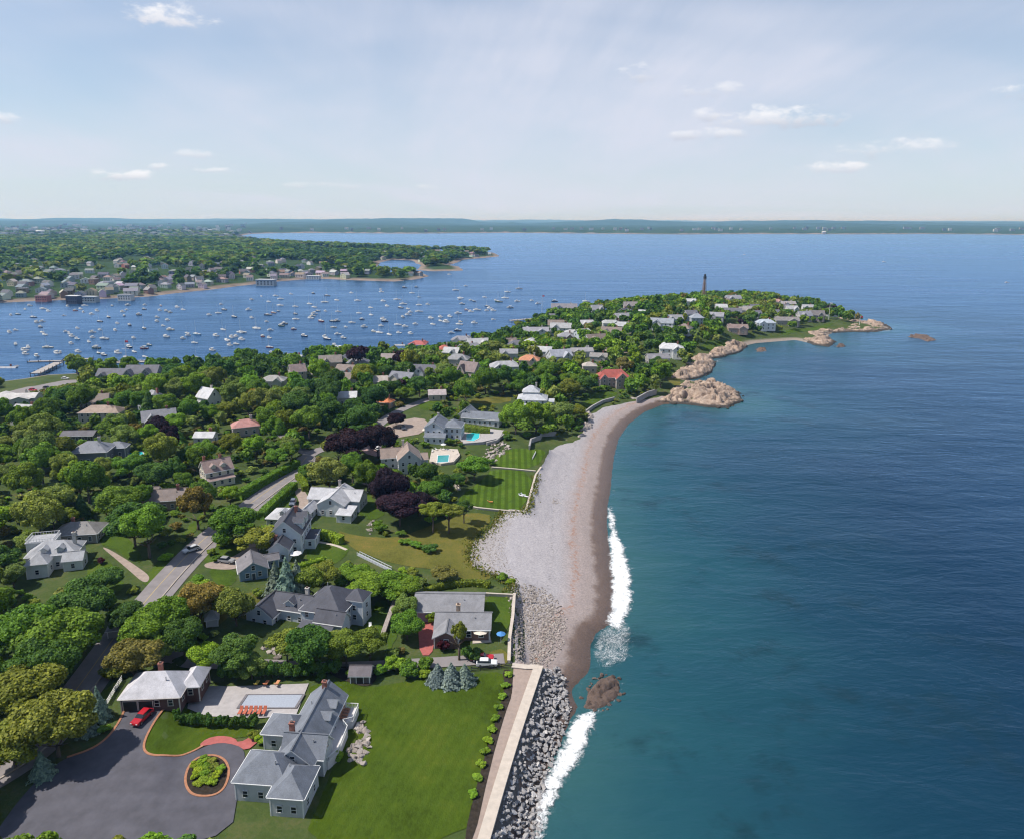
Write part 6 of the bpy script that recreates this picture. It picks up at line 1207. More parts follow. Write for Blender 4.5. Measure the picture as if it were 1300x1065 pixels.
CONC = surf('grey_concrete', (.30, .29, .285), .15, .8, .85, .3, .3, 4.0); DARKW = surf('dark_wood', (.06, .048, .04), .25, 2.0)
drape('promenade', PROM, 0.16, surf('pinkish_pavers', (.30, .235, .20), .12, 1.2, .85, .3, .25, 5.0), 1.6, None, 'brown paved promenade on top of the seawall')
wallalong('seawall', 'broad pale seawall coping beside the riprap', 'seawall', None, 1.9, .25, CONC, PALE, -4.5, TERR_Z, .05, densify([tuple(p) for p in EDGE], 4)[:max(4, len(densify([tuple(p) for p in EDGE], 4)) // 2)] if False else smoothline(EDGE, 2))
wallalong('seawall', 'pale cross wall closing the landward end of the promenade', 'seawall', [(650, 846), (668, 848), (684, 848)], 1.3, .3, CONC, PALE, -3)
wallalong('yard_wall', 'pale low wall between the ranch yard and the cobbles', 'wall', [(653, 756), (651, 785), (647, 812), (646, 842)], .5, .7, PALE, None, -3)
wallalong('yard_wall', 'thin fence wall behind the ranch side yard', 'wall', [(614, 756), (632, 757), (652, 758)], .25, .8, PALE)
wallalong('lawn_edging', 'pale low wall around the lower striped lawn', 'wall', [(582, 641), (607, 646), (636, 649), (667, 651), (673, 630), (680, 604), (687, 594)], .45, .5, PALE, None, -3)
wallalong('lawn_edging', 'pale wall dividing the two striped lawns', 'wall', [(624, 594), (650, 596), (680, 599)], .4, .45, PALE)
wallalong('retaining_wall', 'grey concrete panels at the head of the beach', 'wall', [(672, 571), (674, 562), (686, 558), (688, 554), (706, 553)], .5, 1.8, CONC)
wallalong('retaining_wall', 'grey wall curving below the red-roofed mansion lawn', 'wall', [(744, 525), (752, 519), (765, 512), (780, 508)], .6, 1.6, CONC)
wallalong('retaining_wall', 'dark wall holding the turquoise pool terrace', 'wall', [(618, 565), (630, 562), (641, 553)], .5, 1.2, CONC)
wallalong('stone_wall', 'dry stone wall running down beside the narrow lawn', 'wall', [(483, 818), (492, 792), (500, 770), (505, 760)], .8, 1.0, PALER)
wallalong('garden_wall', 'grey walled platform under the far beach house', 'wall', [(808, 512), (822, 504), (833, 501)], .6, 3.0, CONC)
def fence(label, px, H, c, step=2.0, rails=2, parts=True):
    L = densify([tuple(p) for p in atn(px)], step); L = L[:int(np.argmin(np.hypot(*(L - np.array(atn([px[-1]])[0])).T))) + 1]
    p0 = L[0]; z0 = hz(*p0); root = thing('fence', label, 'fence', (p0[0], p0[1], z0)); m = plain('fence_paint', c, .6); pm = MB(); pm.box(0, 0, -.3, .13, .13, H + .4); pm = pm.mesh('post', m); zz_ = h(L) - z0
    for p, z in zip(L, zz_): obj('post', pm, root, (p[0] - p0[0], p[1] - p0[1], z))
    for j in range(rails):
        rr_ = MB()
        for i in range(len(L) - 1): rr_.tube((L[i, 0] - p0[0], L[i, 1] - p0[1], zz_[i] + H * (j + .7) / rails), (L[i + 1, 0] - p0[0], L[i + 1, 1] - p0[1], zz_[i + 1] + H * (j + .7) / rails), .09, .09, 4)
        obj('rail', rr_.mesh('rail', m), root)
fence('white post fence beside the blue spruces', [(136, 895), (146, 878), (155, 864)], 1.2, (.62, .62, .6), 1.5, 3)
fence('dark rail fence between the lane and the broad lawn', [(598, 852), (622, 850), (650, 847)], 1.2, (.05, .045, .045), 1.8, 3)
fence('dark rail fence behind the small grey shed', [(416, 850), (440, 849), (482, 850)], 1.2, (.06, .05, .05), 1.8, 3)
fence('brown board fence beside the brick garage', [(244, 868), (252, 866), (266, 868)], 1.8, (.22, .10, .06), .6, 4)
fence('white bench-like fence on the upper striped lawn', [(676, 583), (680, 575)], .9, (.62, .62, .6), 1.0, 3)
def stairs(label, a, b_, wd, c):
    A_, B_ = at(*a), at(*b_); d = B_ - A_; n = max(4, int(d.length / .45)); root = thing('garden_steps', label, 'steps', A_, math.atan2(d.y, d.x)); L = math.hypot(d.x, d.y); m = plain('step_paint', c, .6)
    st = MB(); st.box(0, 0, -.2, L / n * .95, wd, .35); st = st.mesh('step', m)
    for i in range(n): obj('step', st, root, ((i + .5) * L / n, 0, d.z * (i + .5) / n + .15))
    for s in (-1, 1):
        r_ = MB(); r_.tube((0, s * wd / 2, .9), (L, s * wd / 2, d.z + .9), .09, .09, 5)
        for i in range(0, n + 1, 3): r_.tube((i * L / n, s * wd / 2, d.z * i / n - .1), (i * L / n, s * wd / 2, d.z * i / n + .9), .05, .05, 4)
        obj('handrail', r_.mesh('handrail', m), root)
stairs('white stairs with handrails descending through the shrubs to the meadow', (455, 704), (496, 724), 1.0, (.40, .42, .44))
stairs('pale wooden stairs leading down to the striped lawn', (569, 607), (583, 622), 1.3, (.45, .40, .34))
# ------------------------------------------------------------------ pools and terraces
def slab(name, label, px, z, mat, thick=.35):
    W = np.array(atn(px)); c0 = W.mean(0); z0 = float(h(W).max()) + z; m = MB(); m.prism([(x - c0[0], y - c0[1]) for x, y in W[::-1]] if True else [], -2.5, 0); me = m.mesh(name, mat)
    bm = bmesh.new(); bm.from_mesh(me); bmesh.ops.recalc_face_normals(bm, faces=bm.faces); bm.to_mesh(me); bm.free()
    o = obj(name, me, None, (c0[0], c0[1], z0)); tag(o, label, 'terrace'); return o, z0
def pool(label, px, z0, water, coping, rough=.05, cover=False):
    W = np.array([atz(*p, z0) for p in px]); c0 = W.mean(0); root = thing('swimming_pool', label, 'pool', (c0[0], c0[1], z0)); L = [tuple(p - c0) for p in W]; O_ = [tuple((p - c0) * 1.0 + unit(p - c0) * .55) for p in W]; n = len(L); m = MB()
    m.add([(*p, .12) for p in L] + [(*p, .12) for p in O_] + [(*p, -.1) for p in O_] + [(*p, -.1) for p in L], [(i, (i + 1) % n, n + (i + 1) % n, n + i) for i in range(n)] + [(n + i, n + (i + 1) % n, 2 * n + (i + 1) % n, 2 * n + i) for i in range(n)] + [(i, 3 * n + i, 3 * n + (i + 1) % n, (i + 1) % n) for i in range(n)])
    obj('coping', m.mesh('coping', coping), root); q = MB(); q.add([(*p, .04) for p in L], [tuple(range(n))]); me = q.mesh('water', water)
    if me.polygons[0].normal.z < 0: me.flip_normals()
    obj('pool_cover' if cover else 'water', me, root)
def watermat(name, c):
    m, t, b = newmat(name); n = tnoise(t, 1.2, 3, .5, 'World'); lk(t, tramp(t, n, [(.3, tuple(x * .85 for x in c)), (.7, tuple(min(1, x * 1.12) for x in c))]), b.inputs['Base Color']); b.inputs['Roughness'].default_value = .12; tbump(t, b, n, .1, .05); return m
TURQ = watermat('turquoise_water', (.045, .50, .56)); TEALW = watermat('teal_water', (.03, .27, .27))
_, z1 = slab('pool_terrace', 'pale terrace around the turquoise pool', [(574, 556), (590, 547), (618, 546), (640, 550), (634, 560), (612, 564), (585, 565)], .2, STONE)
pool('bright turquoise oval swimming pool above the boulders', [(592, 551), (601, 549), (609, 550), (608, 556), (601, 560), (592, 559)], z1, TURQ, PALE)
_, z2 = slab('pool_terrace', 'cream terrace around the square pool', [(545, 587), (548, 572), (562, 570), (581, 572), (584, 580), (576, 589), (560, 591)], .2, PALE)
pool('small square teal swimming pool beside the tan-gabled house', [(556, 578), (570, 577.5), (569, 586), (555, 587)], z2, TEALW, WHITE)
pool('long covered swimming pool on the mansion terrace', [(315, 882), (384, 881.5), (374, 898), (304, 898)], float(h(np.array(pxpoly([(243, 873), (262, 871), (290, 872), (392, 868), (376, 908), (330, 912), (263, 910), (250, 905), (238, 900)]))).max()) + .24, plain('pool_cover', (.33, .36, .42), .5), surf('dark_coping', (.15, .14, .15)), cover=True)
pool('small turquoise pool glimpsed between woodland trees', [(163, 574), (180, 573), (183, 577), (165, 578)], at(172, 576).z + .4, TURQ, PALE)
# ------------------------------------------------------------------ outdoor furniture
def lounger(label, px, py, rot, c, group=None, dz=.45):
    p = at(px, py); root = thing('lounge_chair', label, 'lounge chair', (p.x, p.y, p.z + dz), R(rot), group); m = plain('cushion', c, .8); w_ = plain('chair_wood', (.30, .15, .08), .7)
    b = MB(); b.box(0, -.35, .28, .65, 1.3, .12); obj('seat', b.mesh('seat', m), root)
    b = MB(); b.add([(-.33, .3, .3), (.33, .3, .3), (.33, .75, .9), (-.33, .75, .9), (-.33, .42, .26), (.33, .42, .26), (.33, .87, .86), (-.33, .87, .86)], [(0, 1, 2, 3), (7, 6, 5, 4), (0, 4, 5, 1), (1, 5, 6, 2), (2, 6, 7, 3), (3, 7, 4, 0)]); obj('backrest', b.mesh('backrest', m), root)
    lg = MB(); lg.box(0, 0, 0, .07, .07, .3); lg = lg.mesh('leg', w_)
    for x in (-.28, .28):
        for y in (-.9, .25): obj('leg', lg, root, (x, y, 0))
OR = (.50, .17, .07)
for px, lb, c in ((326, 'yellow lounger at the hedge side of the covered pool', (.5, .38, .05)), (338, 'orange lounger between two others at the hedge side of the pool', OR), (352, 'orange lounger nearest the pool corner at the hedge side', (.55, .25, .12))): lounger(lb, px, 871, 175, c)
for i in range(6): lounger('orange chair in the row below the covered pool', 306 + i * 6, 906, 0, (.42, .11, .06), 'orange chairs below the pool')
lounger('white reclining chair on the small roadside lawn, paired', 133, 732, 30, (.7, .7, .7), 'white chairs on the small lawn', .12); lounger('white reclining chair on the small roadside lawn, paired', 138, 730, 20, (.7, .7, .7), 'white chairs on the small lawn', .12)
for px, py in ((661, 630), (664, 629), (667, 631)): lounger('white chair on the striped lawn by the beach wall', px, py, 60, (.7, .7, .7), 'white chairs on the striped lawn', .12)
lounger('white lounger on the narrow lawn beside the dark-roofed house', 470, 796, 10, (.7, .7, .7), None, .12)
lounger('orange bench on the lower striped lawn', 622, 638, 90, (.55, .22, .06), None, .12)
for i, (px, py) in enumerate(((549, 574), (554, 572), (562, 572), (569, 573), (576, 574), (580, 578), (577, 585), (573, 587))): lounger('pale lounger round the square pool', px, py, i * 40, (.6, .58, .55), 'loungers round the square pool', .3)
def umbrella(label, px, py, c, rad=1.5, dz=.2):
    p = at(px, py); root = thing('parasol', label, 'parasol', (p.x, p.y, p.z + dz)); m = MB(); m.tube((0, 0, 0), (0, 0, 2.4), .04, .03, 6); obj('pole', m.mesh('pole', WHITE), root); m = MB(); n = 8
    m.add([(0, 0, 2.75)] + [(math.cos(i * 6.283 / n) * rad, math.sin(i * 6.283 / n) * rad, 2.2) for i in range(n)] + [(0, 0, 2.68)], [(0, i + 1, (i + 1) % n + 1) for i in range(n)] + [(n + 1, (i + 1) % n + 1, i + 1) for i in range(n)]); obj('canopy', m.mesh('canopy', plain('canvas', c, .8)), root)
umbrella('blue parasol beside the ranch yard wall', 636, 816, (.06, .22, .5), 1.1); umbrella('cream parasol over the ranch patio', 610, 812, (.62, .55, .46), 1.9); umbrella('cream parasol next to the white porch house', 540, 552, (.6, .55, .45)); umbrella('white parasol on the square pool terrace', 563, 571, (.68, .68, .66), 1.2)
umbrella('white parasol beside the white three-storey house', 376, 712, (.66, .64, .64), 1.7)
slab('patio', 'cream stone patio before the grey ranch house', [(600, 806), (622, 805), (624, 815), (600, 817)], .15, PALE)
# sea deck of the mansion
dk = at(416, 952); deck = thing('sea_deck', 'white railed deck on the sea side of the slate-roofed mansion', 'deck', (dk.x, dk.y, dk.z), R(-3)); pts_ = [(-2.2, -4.8), (1.6, -4.8), (2.8, -2.5), (2.8, 3.6), (1.4, 5.2), (3.2, 6.0), (3.2, 10.0), (-2.2, 10.0)]
m = MB(); m.prism(pts_, -1, 1.6); obj('platform', m.mesh('platform', plain('deck_boards', (.56, .53, .52), .7)), deck)
for i in range(len(pts_) - 1):
    a, b_ = Vector((*pts_[i], 0)), Vector((*pts_[i + 1], 0)); m = MB(); n = max(2, int((b_ - a).length / .28)); m.tube((*pts_[i], 2.6), (*pts_[i + 1], 2.6), .07, .07, 4); m.tube((*pts_[i], 1.75), (*pts_[i + 1], 1.75), .05, .05, 4)
    for j in range(n + 1): q = a.lerp(b_, j / n); m.tube((q.x, q.y, 1.6), (q.x, q.y, 2.6), .045, .045, 4)
    obj('railing', m.mesh('railing', WHITE), deck)
for k, (x, y) in enumerate(((.9, 6.6), (.9, 7.5), (.9, 8.4), (.9, 9.2))):
    q = deck.matrix_basis @ Vector((x, y, 1.6)); o = thing('lounge_chair', 'brown lounger on the white sea deck', 'lounge chair', q, R(75), 'loungers on the sea deck'); b = MB(); b.box(0, -.3, .25, .6, 1.2, .1); obj('seat', b.mesh('seat', plain('teak', (.30, .14, .08), .7)), o); b = MB(); b.box(0, .42, .3, .6, .1, .55); obj('backrest', b.mesh('backrest', plain('teak', (.30, .14, .08), .7)), o)
    b = MB()
    for x_ in (-.25, .25):
        for y_ in (-.8, .2): b.box(x_, y_, 0, .06, .06, .26)
    obj('frame', b.mesh('frame', plain('teak', (.30, .14, .08), .7)), o)
# ------------------------------------------------------------------ cars
TYRE = plain('tyre_rubber', (.015, .015, .016), .8); CHR = plain('lamp_glass', (.6, .6, .58), .15)
_w = MB(); _w.tube((-.12, 0, 0), (.12, 0, 0), .34, .34, 16); WHEEL = _w.mesh('wheel', TYRE); _w = MB(); _w.tube((-.135, 0, 0), (.135, 0, 0), .2, .2, 12); RIM = _w.mesh('rim', plain('alloy', (.5, .5, .52), .3, .8)); _w = MB(); _w.box(0, 0, -.08, .34, .08, .16); LAMP = _w.mesh('headlight', CHR)
def car(label, px, py, rot, c, pickup=False, cat='car'):
    p = at(px, py, .2); root = thing('pickup_truck' if pickup else 'parked_car', label, cat, p, R(rot)); pm = plain('car_paint', c, .22); L = 5.3 if pickup else 4.6
    prof = [(-L / 2, .35), (-L / 2, .72), (-L / 2 + .15, .86), (-L / 2 + 1.25, .98), (L / 2 - .1, 1.0 if not pickup else 1.02), (L / 2, .85), (L / 2, .35)]
    def loft(pr, w0, w1, name, mat):
        n = len(pr); zt = max(q[1] for q in pr); zb_ = min(q[1] for q in pr); V = []
        for s in (-1, 1):
            for y, z in pr: ww = w0 + (w1 - w0) * (z - zb_) / (zt - zb_); V.append((s * ww / 2, y, z))
        m = MB(); m.add(V, [tuple(range(n)), tuple(range(2 * n - 1, n - 1, -1))] + [(i, n + i, n + (i + 1) % n, (i + 1) % n) for i in range(n)]); me = m.mesh(name, mat); bm = bmesh.new(); bm.from_mesh(me); bmesh.ops.recalc_face_normals(bm, faces=bm.faces); bmesh.ops.bevel(bm, geom=bm.edges[:], offset=.05, segments=2, affect='EDGES'); bm.to_mesh(me); bm.free(); return me
    obj('body', loft(prof, 1.86, 1.74, 'body', pm), root)
    cab = [(-.95, .95), (-.35, 1.5), (.75, 1.55), (1.0, .98)] if pickup else [(-1.0, .95), (-.3, 1.48), (1.45, 1.5), (2.1, .98)]
    obj('windows', loft(cab, 1.7, 1.38, 'windows', glass()), root); rf = [(-.42, 1.45), (-.3, 1.56), (cab[2][0] - .05, 1.6), (cab[2][0] + .1, 1.47)]
    obj('car_roof', loft(rf, 1.42, 1.3, 'car_roof', pm), root)
    if pickup: b = MB(); b.box(0, 1.85, 1.0, 1.45, 1.35, .05); obj('load_bed', b.mesh('load_bed', plain('bed_liner', (.02, .02, .02), .8)), root)
    for x in (-.85, .85):
        for y in (-L / 2 + .9, L / 2 - .9): q = obj('wheel', WHEEL, root, (x, y, .34)); obj('rim', RIM, q)
        obj('headlight', LAMP, root, (x * .72, -L / 2 - .01, .68))
car('red estate car with dark windows on the dark driveway', 181, 914, -12, (.40, .012, .02)); car('red pickup truck parked at the end of the lane', 612, 838, 88, (.42, .012, .018), True, 'pickup'); car('white car parked behind the dark rail fence', 618, 845, 90, (.68, .68, .68)); car('dark car parked beside the tall roadside hedge', 347, 608, -42, (.03, .032, .04))
car('white car in the harbourside car park', 83, 482, 80, (.68, .68, .68)); car('silver car in the forecourt of the white porch house', 488, 556, 70, (.5, .5, .52)); car('white van-like car on the pink forecourt', 480, 572, 30, (.68, .68, .7))

# ---- rough grass where the gardens run out into shingle
BK = np.array(pxpoly([(680, 604), (668, 650), (640, 652), (632, 660), (613, 680), (600, 690), (597, 704), (602, 719), (630, 731), (649, 741), (654, 756)])); sg = np.linalg.norm(np.diff(BK, axis=0), axis=1); cg = np.append(0, np.cumsum(sg)); n = 2600
s_ = rg.uniform(0, cg[-1], n); P = np.stack([np.interp(s_, cg, BK[:, 0]), np.interp(s_, cg, BK[:, 1])], 1) + rg.normal(size=(n, 2)) * 1.3; keep = sdist(P, [tuple(p) for p in LAWNW['stripe']]) < -.5; P = P[keep]; n = len(P)
C = np.stack([P[:, 0], P[:, 1], beachz(P) + .16], 1); nv = unit(rg.normal(size=(n, 3)) * np.array([1, 1, .5])); V, Fc = quads(C, nv, rg.uniform(.12, .38, n), rg)
me = npmesh('beach_grass', V, Fc, LEAFA); ca = me.color_attributes.new('tint', 'FLOAT_COLOR', 'POINT'); tc_ = np.repeat(np.where(rg.uniform(0, 1, (n, 1)) < .5, np.array([[.13, .16, .03, 1]]), np.array([[.20, .18, .06, 1]])), 4, 0); ca.data.foreach_set('color', tc_.astype(np.float32).ravel())
tag(obj('beach_grass', me), 'tufts of rough grass along the top of the shingle', None, None, 'stuff')

# ------------------------------------------------------------------ boats
def objcol(name, rough=.35):
    m, t, b = newmat(name); o = N(t, 'ShaderNodeObjectInfo'); n = tnoise(t, 1.5, 4, .6, 'World'); lk(t, tmix(t, 1.0, o.outputs['Color'], tramp(t, n, [(.25, (.82, .82, .82)), (.75, (1.08, 1.08, 1.08))]), 'MULTIPLY'), b.inputs['Base Color']); b.inputs['Roughness'].default_value = rough; return m
HULLM = objcol('hull_paint'); ALU = plain('aluminium_mast', (.62, .62, .62), .4); DECKM = plain('boat_deck', (.62, .61, .58), .6); CANV = plain('sail_cover', (.12, .20, .36), .8)
def hullmesh(L, B, fr, trans=.7):
    m = MB(); st = 8; rings = []
    for i in range(st + 1):
        t_ = i / st; y = -L / 2 + L * t_; hb = B / 2 * (trans + (1 - trans) * math.sin(min(t_ / .5, 1) * math.pi / 2)) * (1 if t_ < .5 else max(math.cos((t_ - .5) * math.pi) ** .7, .02)); zt = fr * (1 + .35 * max(0, t_ - .4)); rings.append([(-hb, y, zt), (-hb * .86, y, .12), (0, y, -.35 * (1 - t_ ** 4)), (hb * .86, y, .12), (hb, y, zt)])
    V = [p for r_ in rings for p in r_]; Fc = []
    for i in range(st):
        for j in range(4): a = i * 5 + j; Fc.append((a, a + 1, a + 6, a + 5))
    m.add(V, Fc + [(4, 3, 2, 1, 0)]); n0 = len(m.v); dv = [];
    for r_ in rings: dv += [(r_[0][0] * .9, r_[0][1], r_[0][2] - .08), (r_[4][0] * .9, r_[4][1], r_[4][2] - .08)]
    m.add(dv, [(2 * i, 2 * i + 1, 2 * i + 3, 2 * i + 2) for i in range(st)], 1); return m.mesh('hull', [HULLM, DECKM])
HS, HM, HD = hullmesh(9.5, 2.9, .95), hullmesh(7.4, 2.7, .95, .85), hullmesh(3.4, 1.5, .45, .8)
def bx(name, mat, *boxes):
    m = MB()
    for q in boxes: m.box(*q)
    return m.mesh(name, mat)
CABS = bx('cabin', DECKM, (0, .6, .8, 1.5, 3.2, .75)); CABM = bx('cabin', WHITE, (0, .6, .85, 1.9, 2.0, 1.3), (0, 2.0, .85, 1.6, 1.2, .6)); TOPM = bx('canopy', DECKM, (0, -.5, 2.2, 2.1, 2.6, .12)); WSH = bx('windshield', glass(), (0, 1.62, 1.45, 1.7, .08, .6), (0, .6, 1.55, 1.96, 1.5, .4))
_m = MB(); _m.tube((0, .9, .8), (0, .9, 12.0), .10, .06, 6); MAST = _m.mesh('mast', ALU); _m = MB(); _m.tube((0, .8, 1.9), (0, -3.2, 1.9), .16, .12, 6); BOOM = _m.mesh('boom', CANV); _m = MB(); _m.tube((0, -1.5, .5), (0, -1.75, .95), .2, .16, 6); OUTB = _m.mesh('outboard_motor', TYRE); _m = MB(); _m.box(0, .3, .42, 1.25, .25, .06).box(0, -.6, .42, 1.25, .25, .06); THW = _m.mesh('thwart', DECKM)
brg = random.Random(3)
HCOL = [('white', (.82, .83, .84), 16), ('navy', (.02, .035, .09), 3), ('pale grey', (.5, .52, .54), 2), ('dark green', (.02, .07, .05), 1), ('cream', (.66, .60, .48), 2), ('dark red', (.22, .02, .02), 1), ('sky blue', (.20, .40, .58), 1)]
def boat(px, py, kind, cnm=None, group='boats moored in the harbour', label=None, rot=None, sc=None):
    x, y = atz(px, py, 0.3); nm, c, _ = brg.choices(HCOL, [q[2] for q in HCOL])[0] if cnm is None else [q for q in HCOL if q[0] == cnm][0]
    rz = R(rot if rot is not None else brg.gauss(62, 12)); s = sc or brg.uniform(.72, 1.12)
    big_ = 'large' if s > 1.0 else 'small' if s < .84 else 'mid-sized'; zone = 'off the town wharves' if py < 383 and px < 330 else 'off the clubhouse dock' if py > 425 and px < 250 else 'off the shore clubhouse' if px > 620 else 'in the outer anchorage' if py < 385 else 'in the middle of the harbour mooring field' if px > 300 else 'in the inner mooring field'
    if kind == 's': o = thing('sailing_yacht', label or f'{big_} {nm} sailing yacht moored {zone}', 'sailboat', (x, y, 0), rz, f'{nm} yachts {zone}')
    elif kind == 'm': o = thing('motor_boat', label or f'{big_} {nm} motor boat with cabin moored {zone}', 'motorboat', (x, y, 0), rz, f'{nm} motor boats {zone}')
    else: o = thing('dinghy', label or f'{nm} dinghy', 'dinghy', (x, y, 0), rz, group)
    o.scale = (s, s, s); hl = obj('hull', {'s': HS, 'm': HM, 'd': HD}[kind], o); hl.color = (*c, 1)
    if kind == 's': obj('cabin', CABS, o); obj('mast', MAST, o); obj('boom', BOOM, o)
    elif kind == 'm':
        q = obj('cabin', CABM, o); obj('windshield', WSH, q)
        if brg.random() < .6: obj('canopy', TOPM, o)
    else: obj('thwart', THW, o); obj('outboard_motor', OUTB, o)
    return o
B1 = [(45,600),(88,510),(125,487),(165,525),(182,550),(210,600),(240,495),(78,660),(122,690),(125,708),(140,676),(182,720),(238,675),(283,704),(330,597),(345,607),(357,620),(385,634),(354,655),(386,580),(375,492),(402,484),(416,500),(457,510),(460,600),(498,546),(498,588),(542,524),(575,590),(612,498),(638,465),(645,435),(720,485),(693,513),(647,564),(720,580),(785,525),(783,545),(830,493),(850,500),(851,587),(830,622),(667,628),(745,663),(720,680),(670,697),(645,674),(587,703),(518,713),(520,632),(480,678),(388,697),(913,630),(983,610),(915,487),(1045,513),(1120,487),(1105,460),(1170,523),(1243,487),(1078,617),(1157,625),(1135,640),(1207,600),(1207,636),(1282,580),(1060,690),(1180,658),(972,652),(885,475),(804,467),(560,468),(484,493),(424,467),(337,470),(215,483),(148,467)]
B2 = [(55,447),(95,533),(20,550),(22,583),(145,470),(170,460),(155,540),(148,410),(200,427),(203,397),(205,520),(220,510),(150,575),(262,535),(310,567),(272,490),(270,465),(270,432),(335,420),(357,435),(357,465),(373,452),(340,485),(388,498),(403,412),(416,382),(352,372),(460,403),(467,455),(460,498),(465,558),(405,570),(415,580),(490,575),(530,505),(527,370),(556,405),(562,462),(575,490),(585,525),(617,470),(615,437),(672,407),(690,430),(672,490),(680,500),(663,520),(655,551),(628,545),(662,353),(665,365),(737,400),(752,437),(765,420),(762,480),(740,515),(773,523),(745,552),(797,555),(787,470),(797,457),(820,512),(805,370),(825,343),(837,390),(837,425),(837,455),(770,345),(890,485),(935,480),(935,497),(900,513),(978,478),(960,503),(1005,357),(1027,393),(1035,420),(1055,447),(1075,403),(1090,408),(1103,447),(1075,455),(1017,463),(1022,513),(1090,507),(1150,430),(1147,450),(1160,440),(1190,403),(1203,410),(1232,393),(1243,365),(1255,437),(1287,408),(1052,338),(977,285),(1178,450),(700,560),(985,553),(1015,542),(450,612),(478,623),(120,568),(115,385),(250,375),(70,400)]
SAIL1 = {5, 25, 56, 58, 62, 63, 65, 27, 45, 12}; NAVY1 = {34, 35, 33, 27, 48, 56, 58}
for i, (a, b_) in enumerate(B1): boat(a / 3.94, 270 + b_ / 3.94, 's' if i in SAIL1 or brg.random() < .18 else 'm', 'navy' if i in NAVY1 else None)
SAIL2 = {2, 4, 5, 8, 9, 15, 16, 17, 18, 19, 21, 24, 25, 27, 28, 36, 37, 40, 41, 51, 52, 53, 64, 90, 74, 83, 97}
for i, (a, b_) in enumerate(B2): boat(300 + a / 3.611, 270 + b_ / 3.611, 's' if i in SAIL2 or brg.random() < .15 else 'm', 'navy' if i in (4, 21, 67) else None)
for a, b_ in ((744, 383), (704, 383), (753, 387), (769, 385), (781, 388), (675, 382), (683, 386), (657, 383), (659, 367)): boat(a, b_, 's' if a in (744, 659) else 'm')
for a, b_, k, lb in ((785, 309, 'm', 'small white boat alone on the far bay'), (945, 324, 's', 'white yacht crossing the open bay'), (572, 322, 'm', 'white boat rounding the town point'), (1278, 359, 'm', 'white boat alone on the open sea'), (500, 303, 'm', 'white boat in the back bay'), (1122, 333, 's', 'lone yacht far out towards the horizon')): boat(a, b_, k, 'white', label=lb)
for _ in range(60):
    a, b_ = brg.uniform(0, 640), brg.uniform(372, 455)
    q = atz(a, b_); 
    if sdist(np.array([q]), TOWN_S)[0] > -35 or coast(np.array([q]))[0] > -45: continue
    boat(a, b_, 's' if brg.random() < .3 else 'm', sc=brg.uniform(.6, .9))
# docks
def dock(label, a, b_, wd, z, mat, piles=True, name='dock'):
    A_, B_ = Vector((*atz(*a, z), 0)), Vector((*atz(*b_, z), 0)); d = B_ - A_; root = thing(name, label, 'dock', (A_.x, A_.y, 0), math.atan2(d.y, d.x)); n = max(2, int(d.length / 6)); st = MB(); st.box(0, 0, z - .5, d.length / n - .06, wd, .5); st = st.mesh('deck_section', mat)
    for i in range(n): obj('deck_section', st, root, ((i + .5) * d.length / n, 0, 0))
    pl = MB(); pl.tube((0, 0, -3), (0, 0, z + .9), .22, .2, 6); pl = pl.mesh('pile', DARKW)
    for i in range(n + 1):
        for s in (-1, 1): obj('pile', pl, root, (i * d.length / n, s * (wd / 2 + .15), 0))
DOCKM = surf('dock_planks', (.33, .30, .28), .2, 1.0)
dock('timber pier running out from the harbourside car park', (45, 474), (74, 460), 6, 2.2, DOCKM, name='pier'); dock('floating dock across the end of the timber pier', (36, 459), (79, 458), 3, .6, DOCKM); dock('long outer float beside the timber pier', (80, 457), (118, 455), 3, .6, PALE); dock('dinghy float before the shingled clubhouse', (124, 461), (222, 458), 3.4, .6, PALE)
dock('stone pier below the grand shore clubhouse', (648, 407), (684, 404), 5, 1.6, DOCKM, name='pier')
for i in range(26): boat(126 + i * 3.6, 459.6 + .0 * i - i * .1 + (i % 2) * 1.9, 'd', brg.choice(['white', 'white', 'pale grey', 'cream']), 'dinghies tied to the clubhouse float', 'small pale dinghy tied to the clubhouse float', 95 + brg.uniform(-15, 15), 1.25)
# ------------------------------------------------------------------ light tower, flagpoles, water tower
p = at(893, 386); TH = 34.0; STEEL = plain('brown_steel', (.24, .16, .125), .6); lt = thing('light_tower', 'tall brown skeleton light tower rising above the wooded point', 'lighthouse', p)
m = MB(); m.tube((0, 0, -.5), (0, 0, TH - 5), .55, .55, 12); obj('stair_column', m.mesh('stair_column', STEEL), lt)
for i in range(8):
    a = i * math.pi / 4 + .2; m = MB(); m.tube((3.5 * math.cos(a), 3.5 * math.sin(a), -.5), (1.3 * math.cos(a), 1.3 * math.sin(a), TH - 5), .26, .2, 6); obj('leg', m.mesh('leg', STEEL), lt)
for j in range(1, 6):
    zt = (TH - 5) * j / 6; r_ = 3.5 - 2.2 * j / 6; m = MB()
    for i in range(8):
        a, b_ = i * math.pi / 4 + .2, (i + 1) * math.pi / 4 + .2; m.tube((r_ * math.cos(a), r_ * math.sin(a), zt), (r_ * math.cos(b_), r_ * math.sin(b_), zt), .12, .12, 5)
        r2 = 3.5 - 2.2 * (j - 1) / 6; m.tube((r_ * math.cos(a), r_ * math.sin(a), zt), (r2 * math.cos(b_), r2 * math.sin(b_), (TH - 5) * (j - 1) / 6), .07, .07, 4)
    obj('brace', m.mesh('brace', STEEL), lt)
m = MB(); m.tube((0, 0, TH - 5), (0, 0, TH - 4.4), 2.1, 2.1, 12).tube((0, 0, TH - 4.4), (0, 0, TH - 2.4), 1.7, 1.7, 12); obj('gallery', m.mesh('gallery', plain('dark_iron', (.03, .03, .035), .5)), lt)
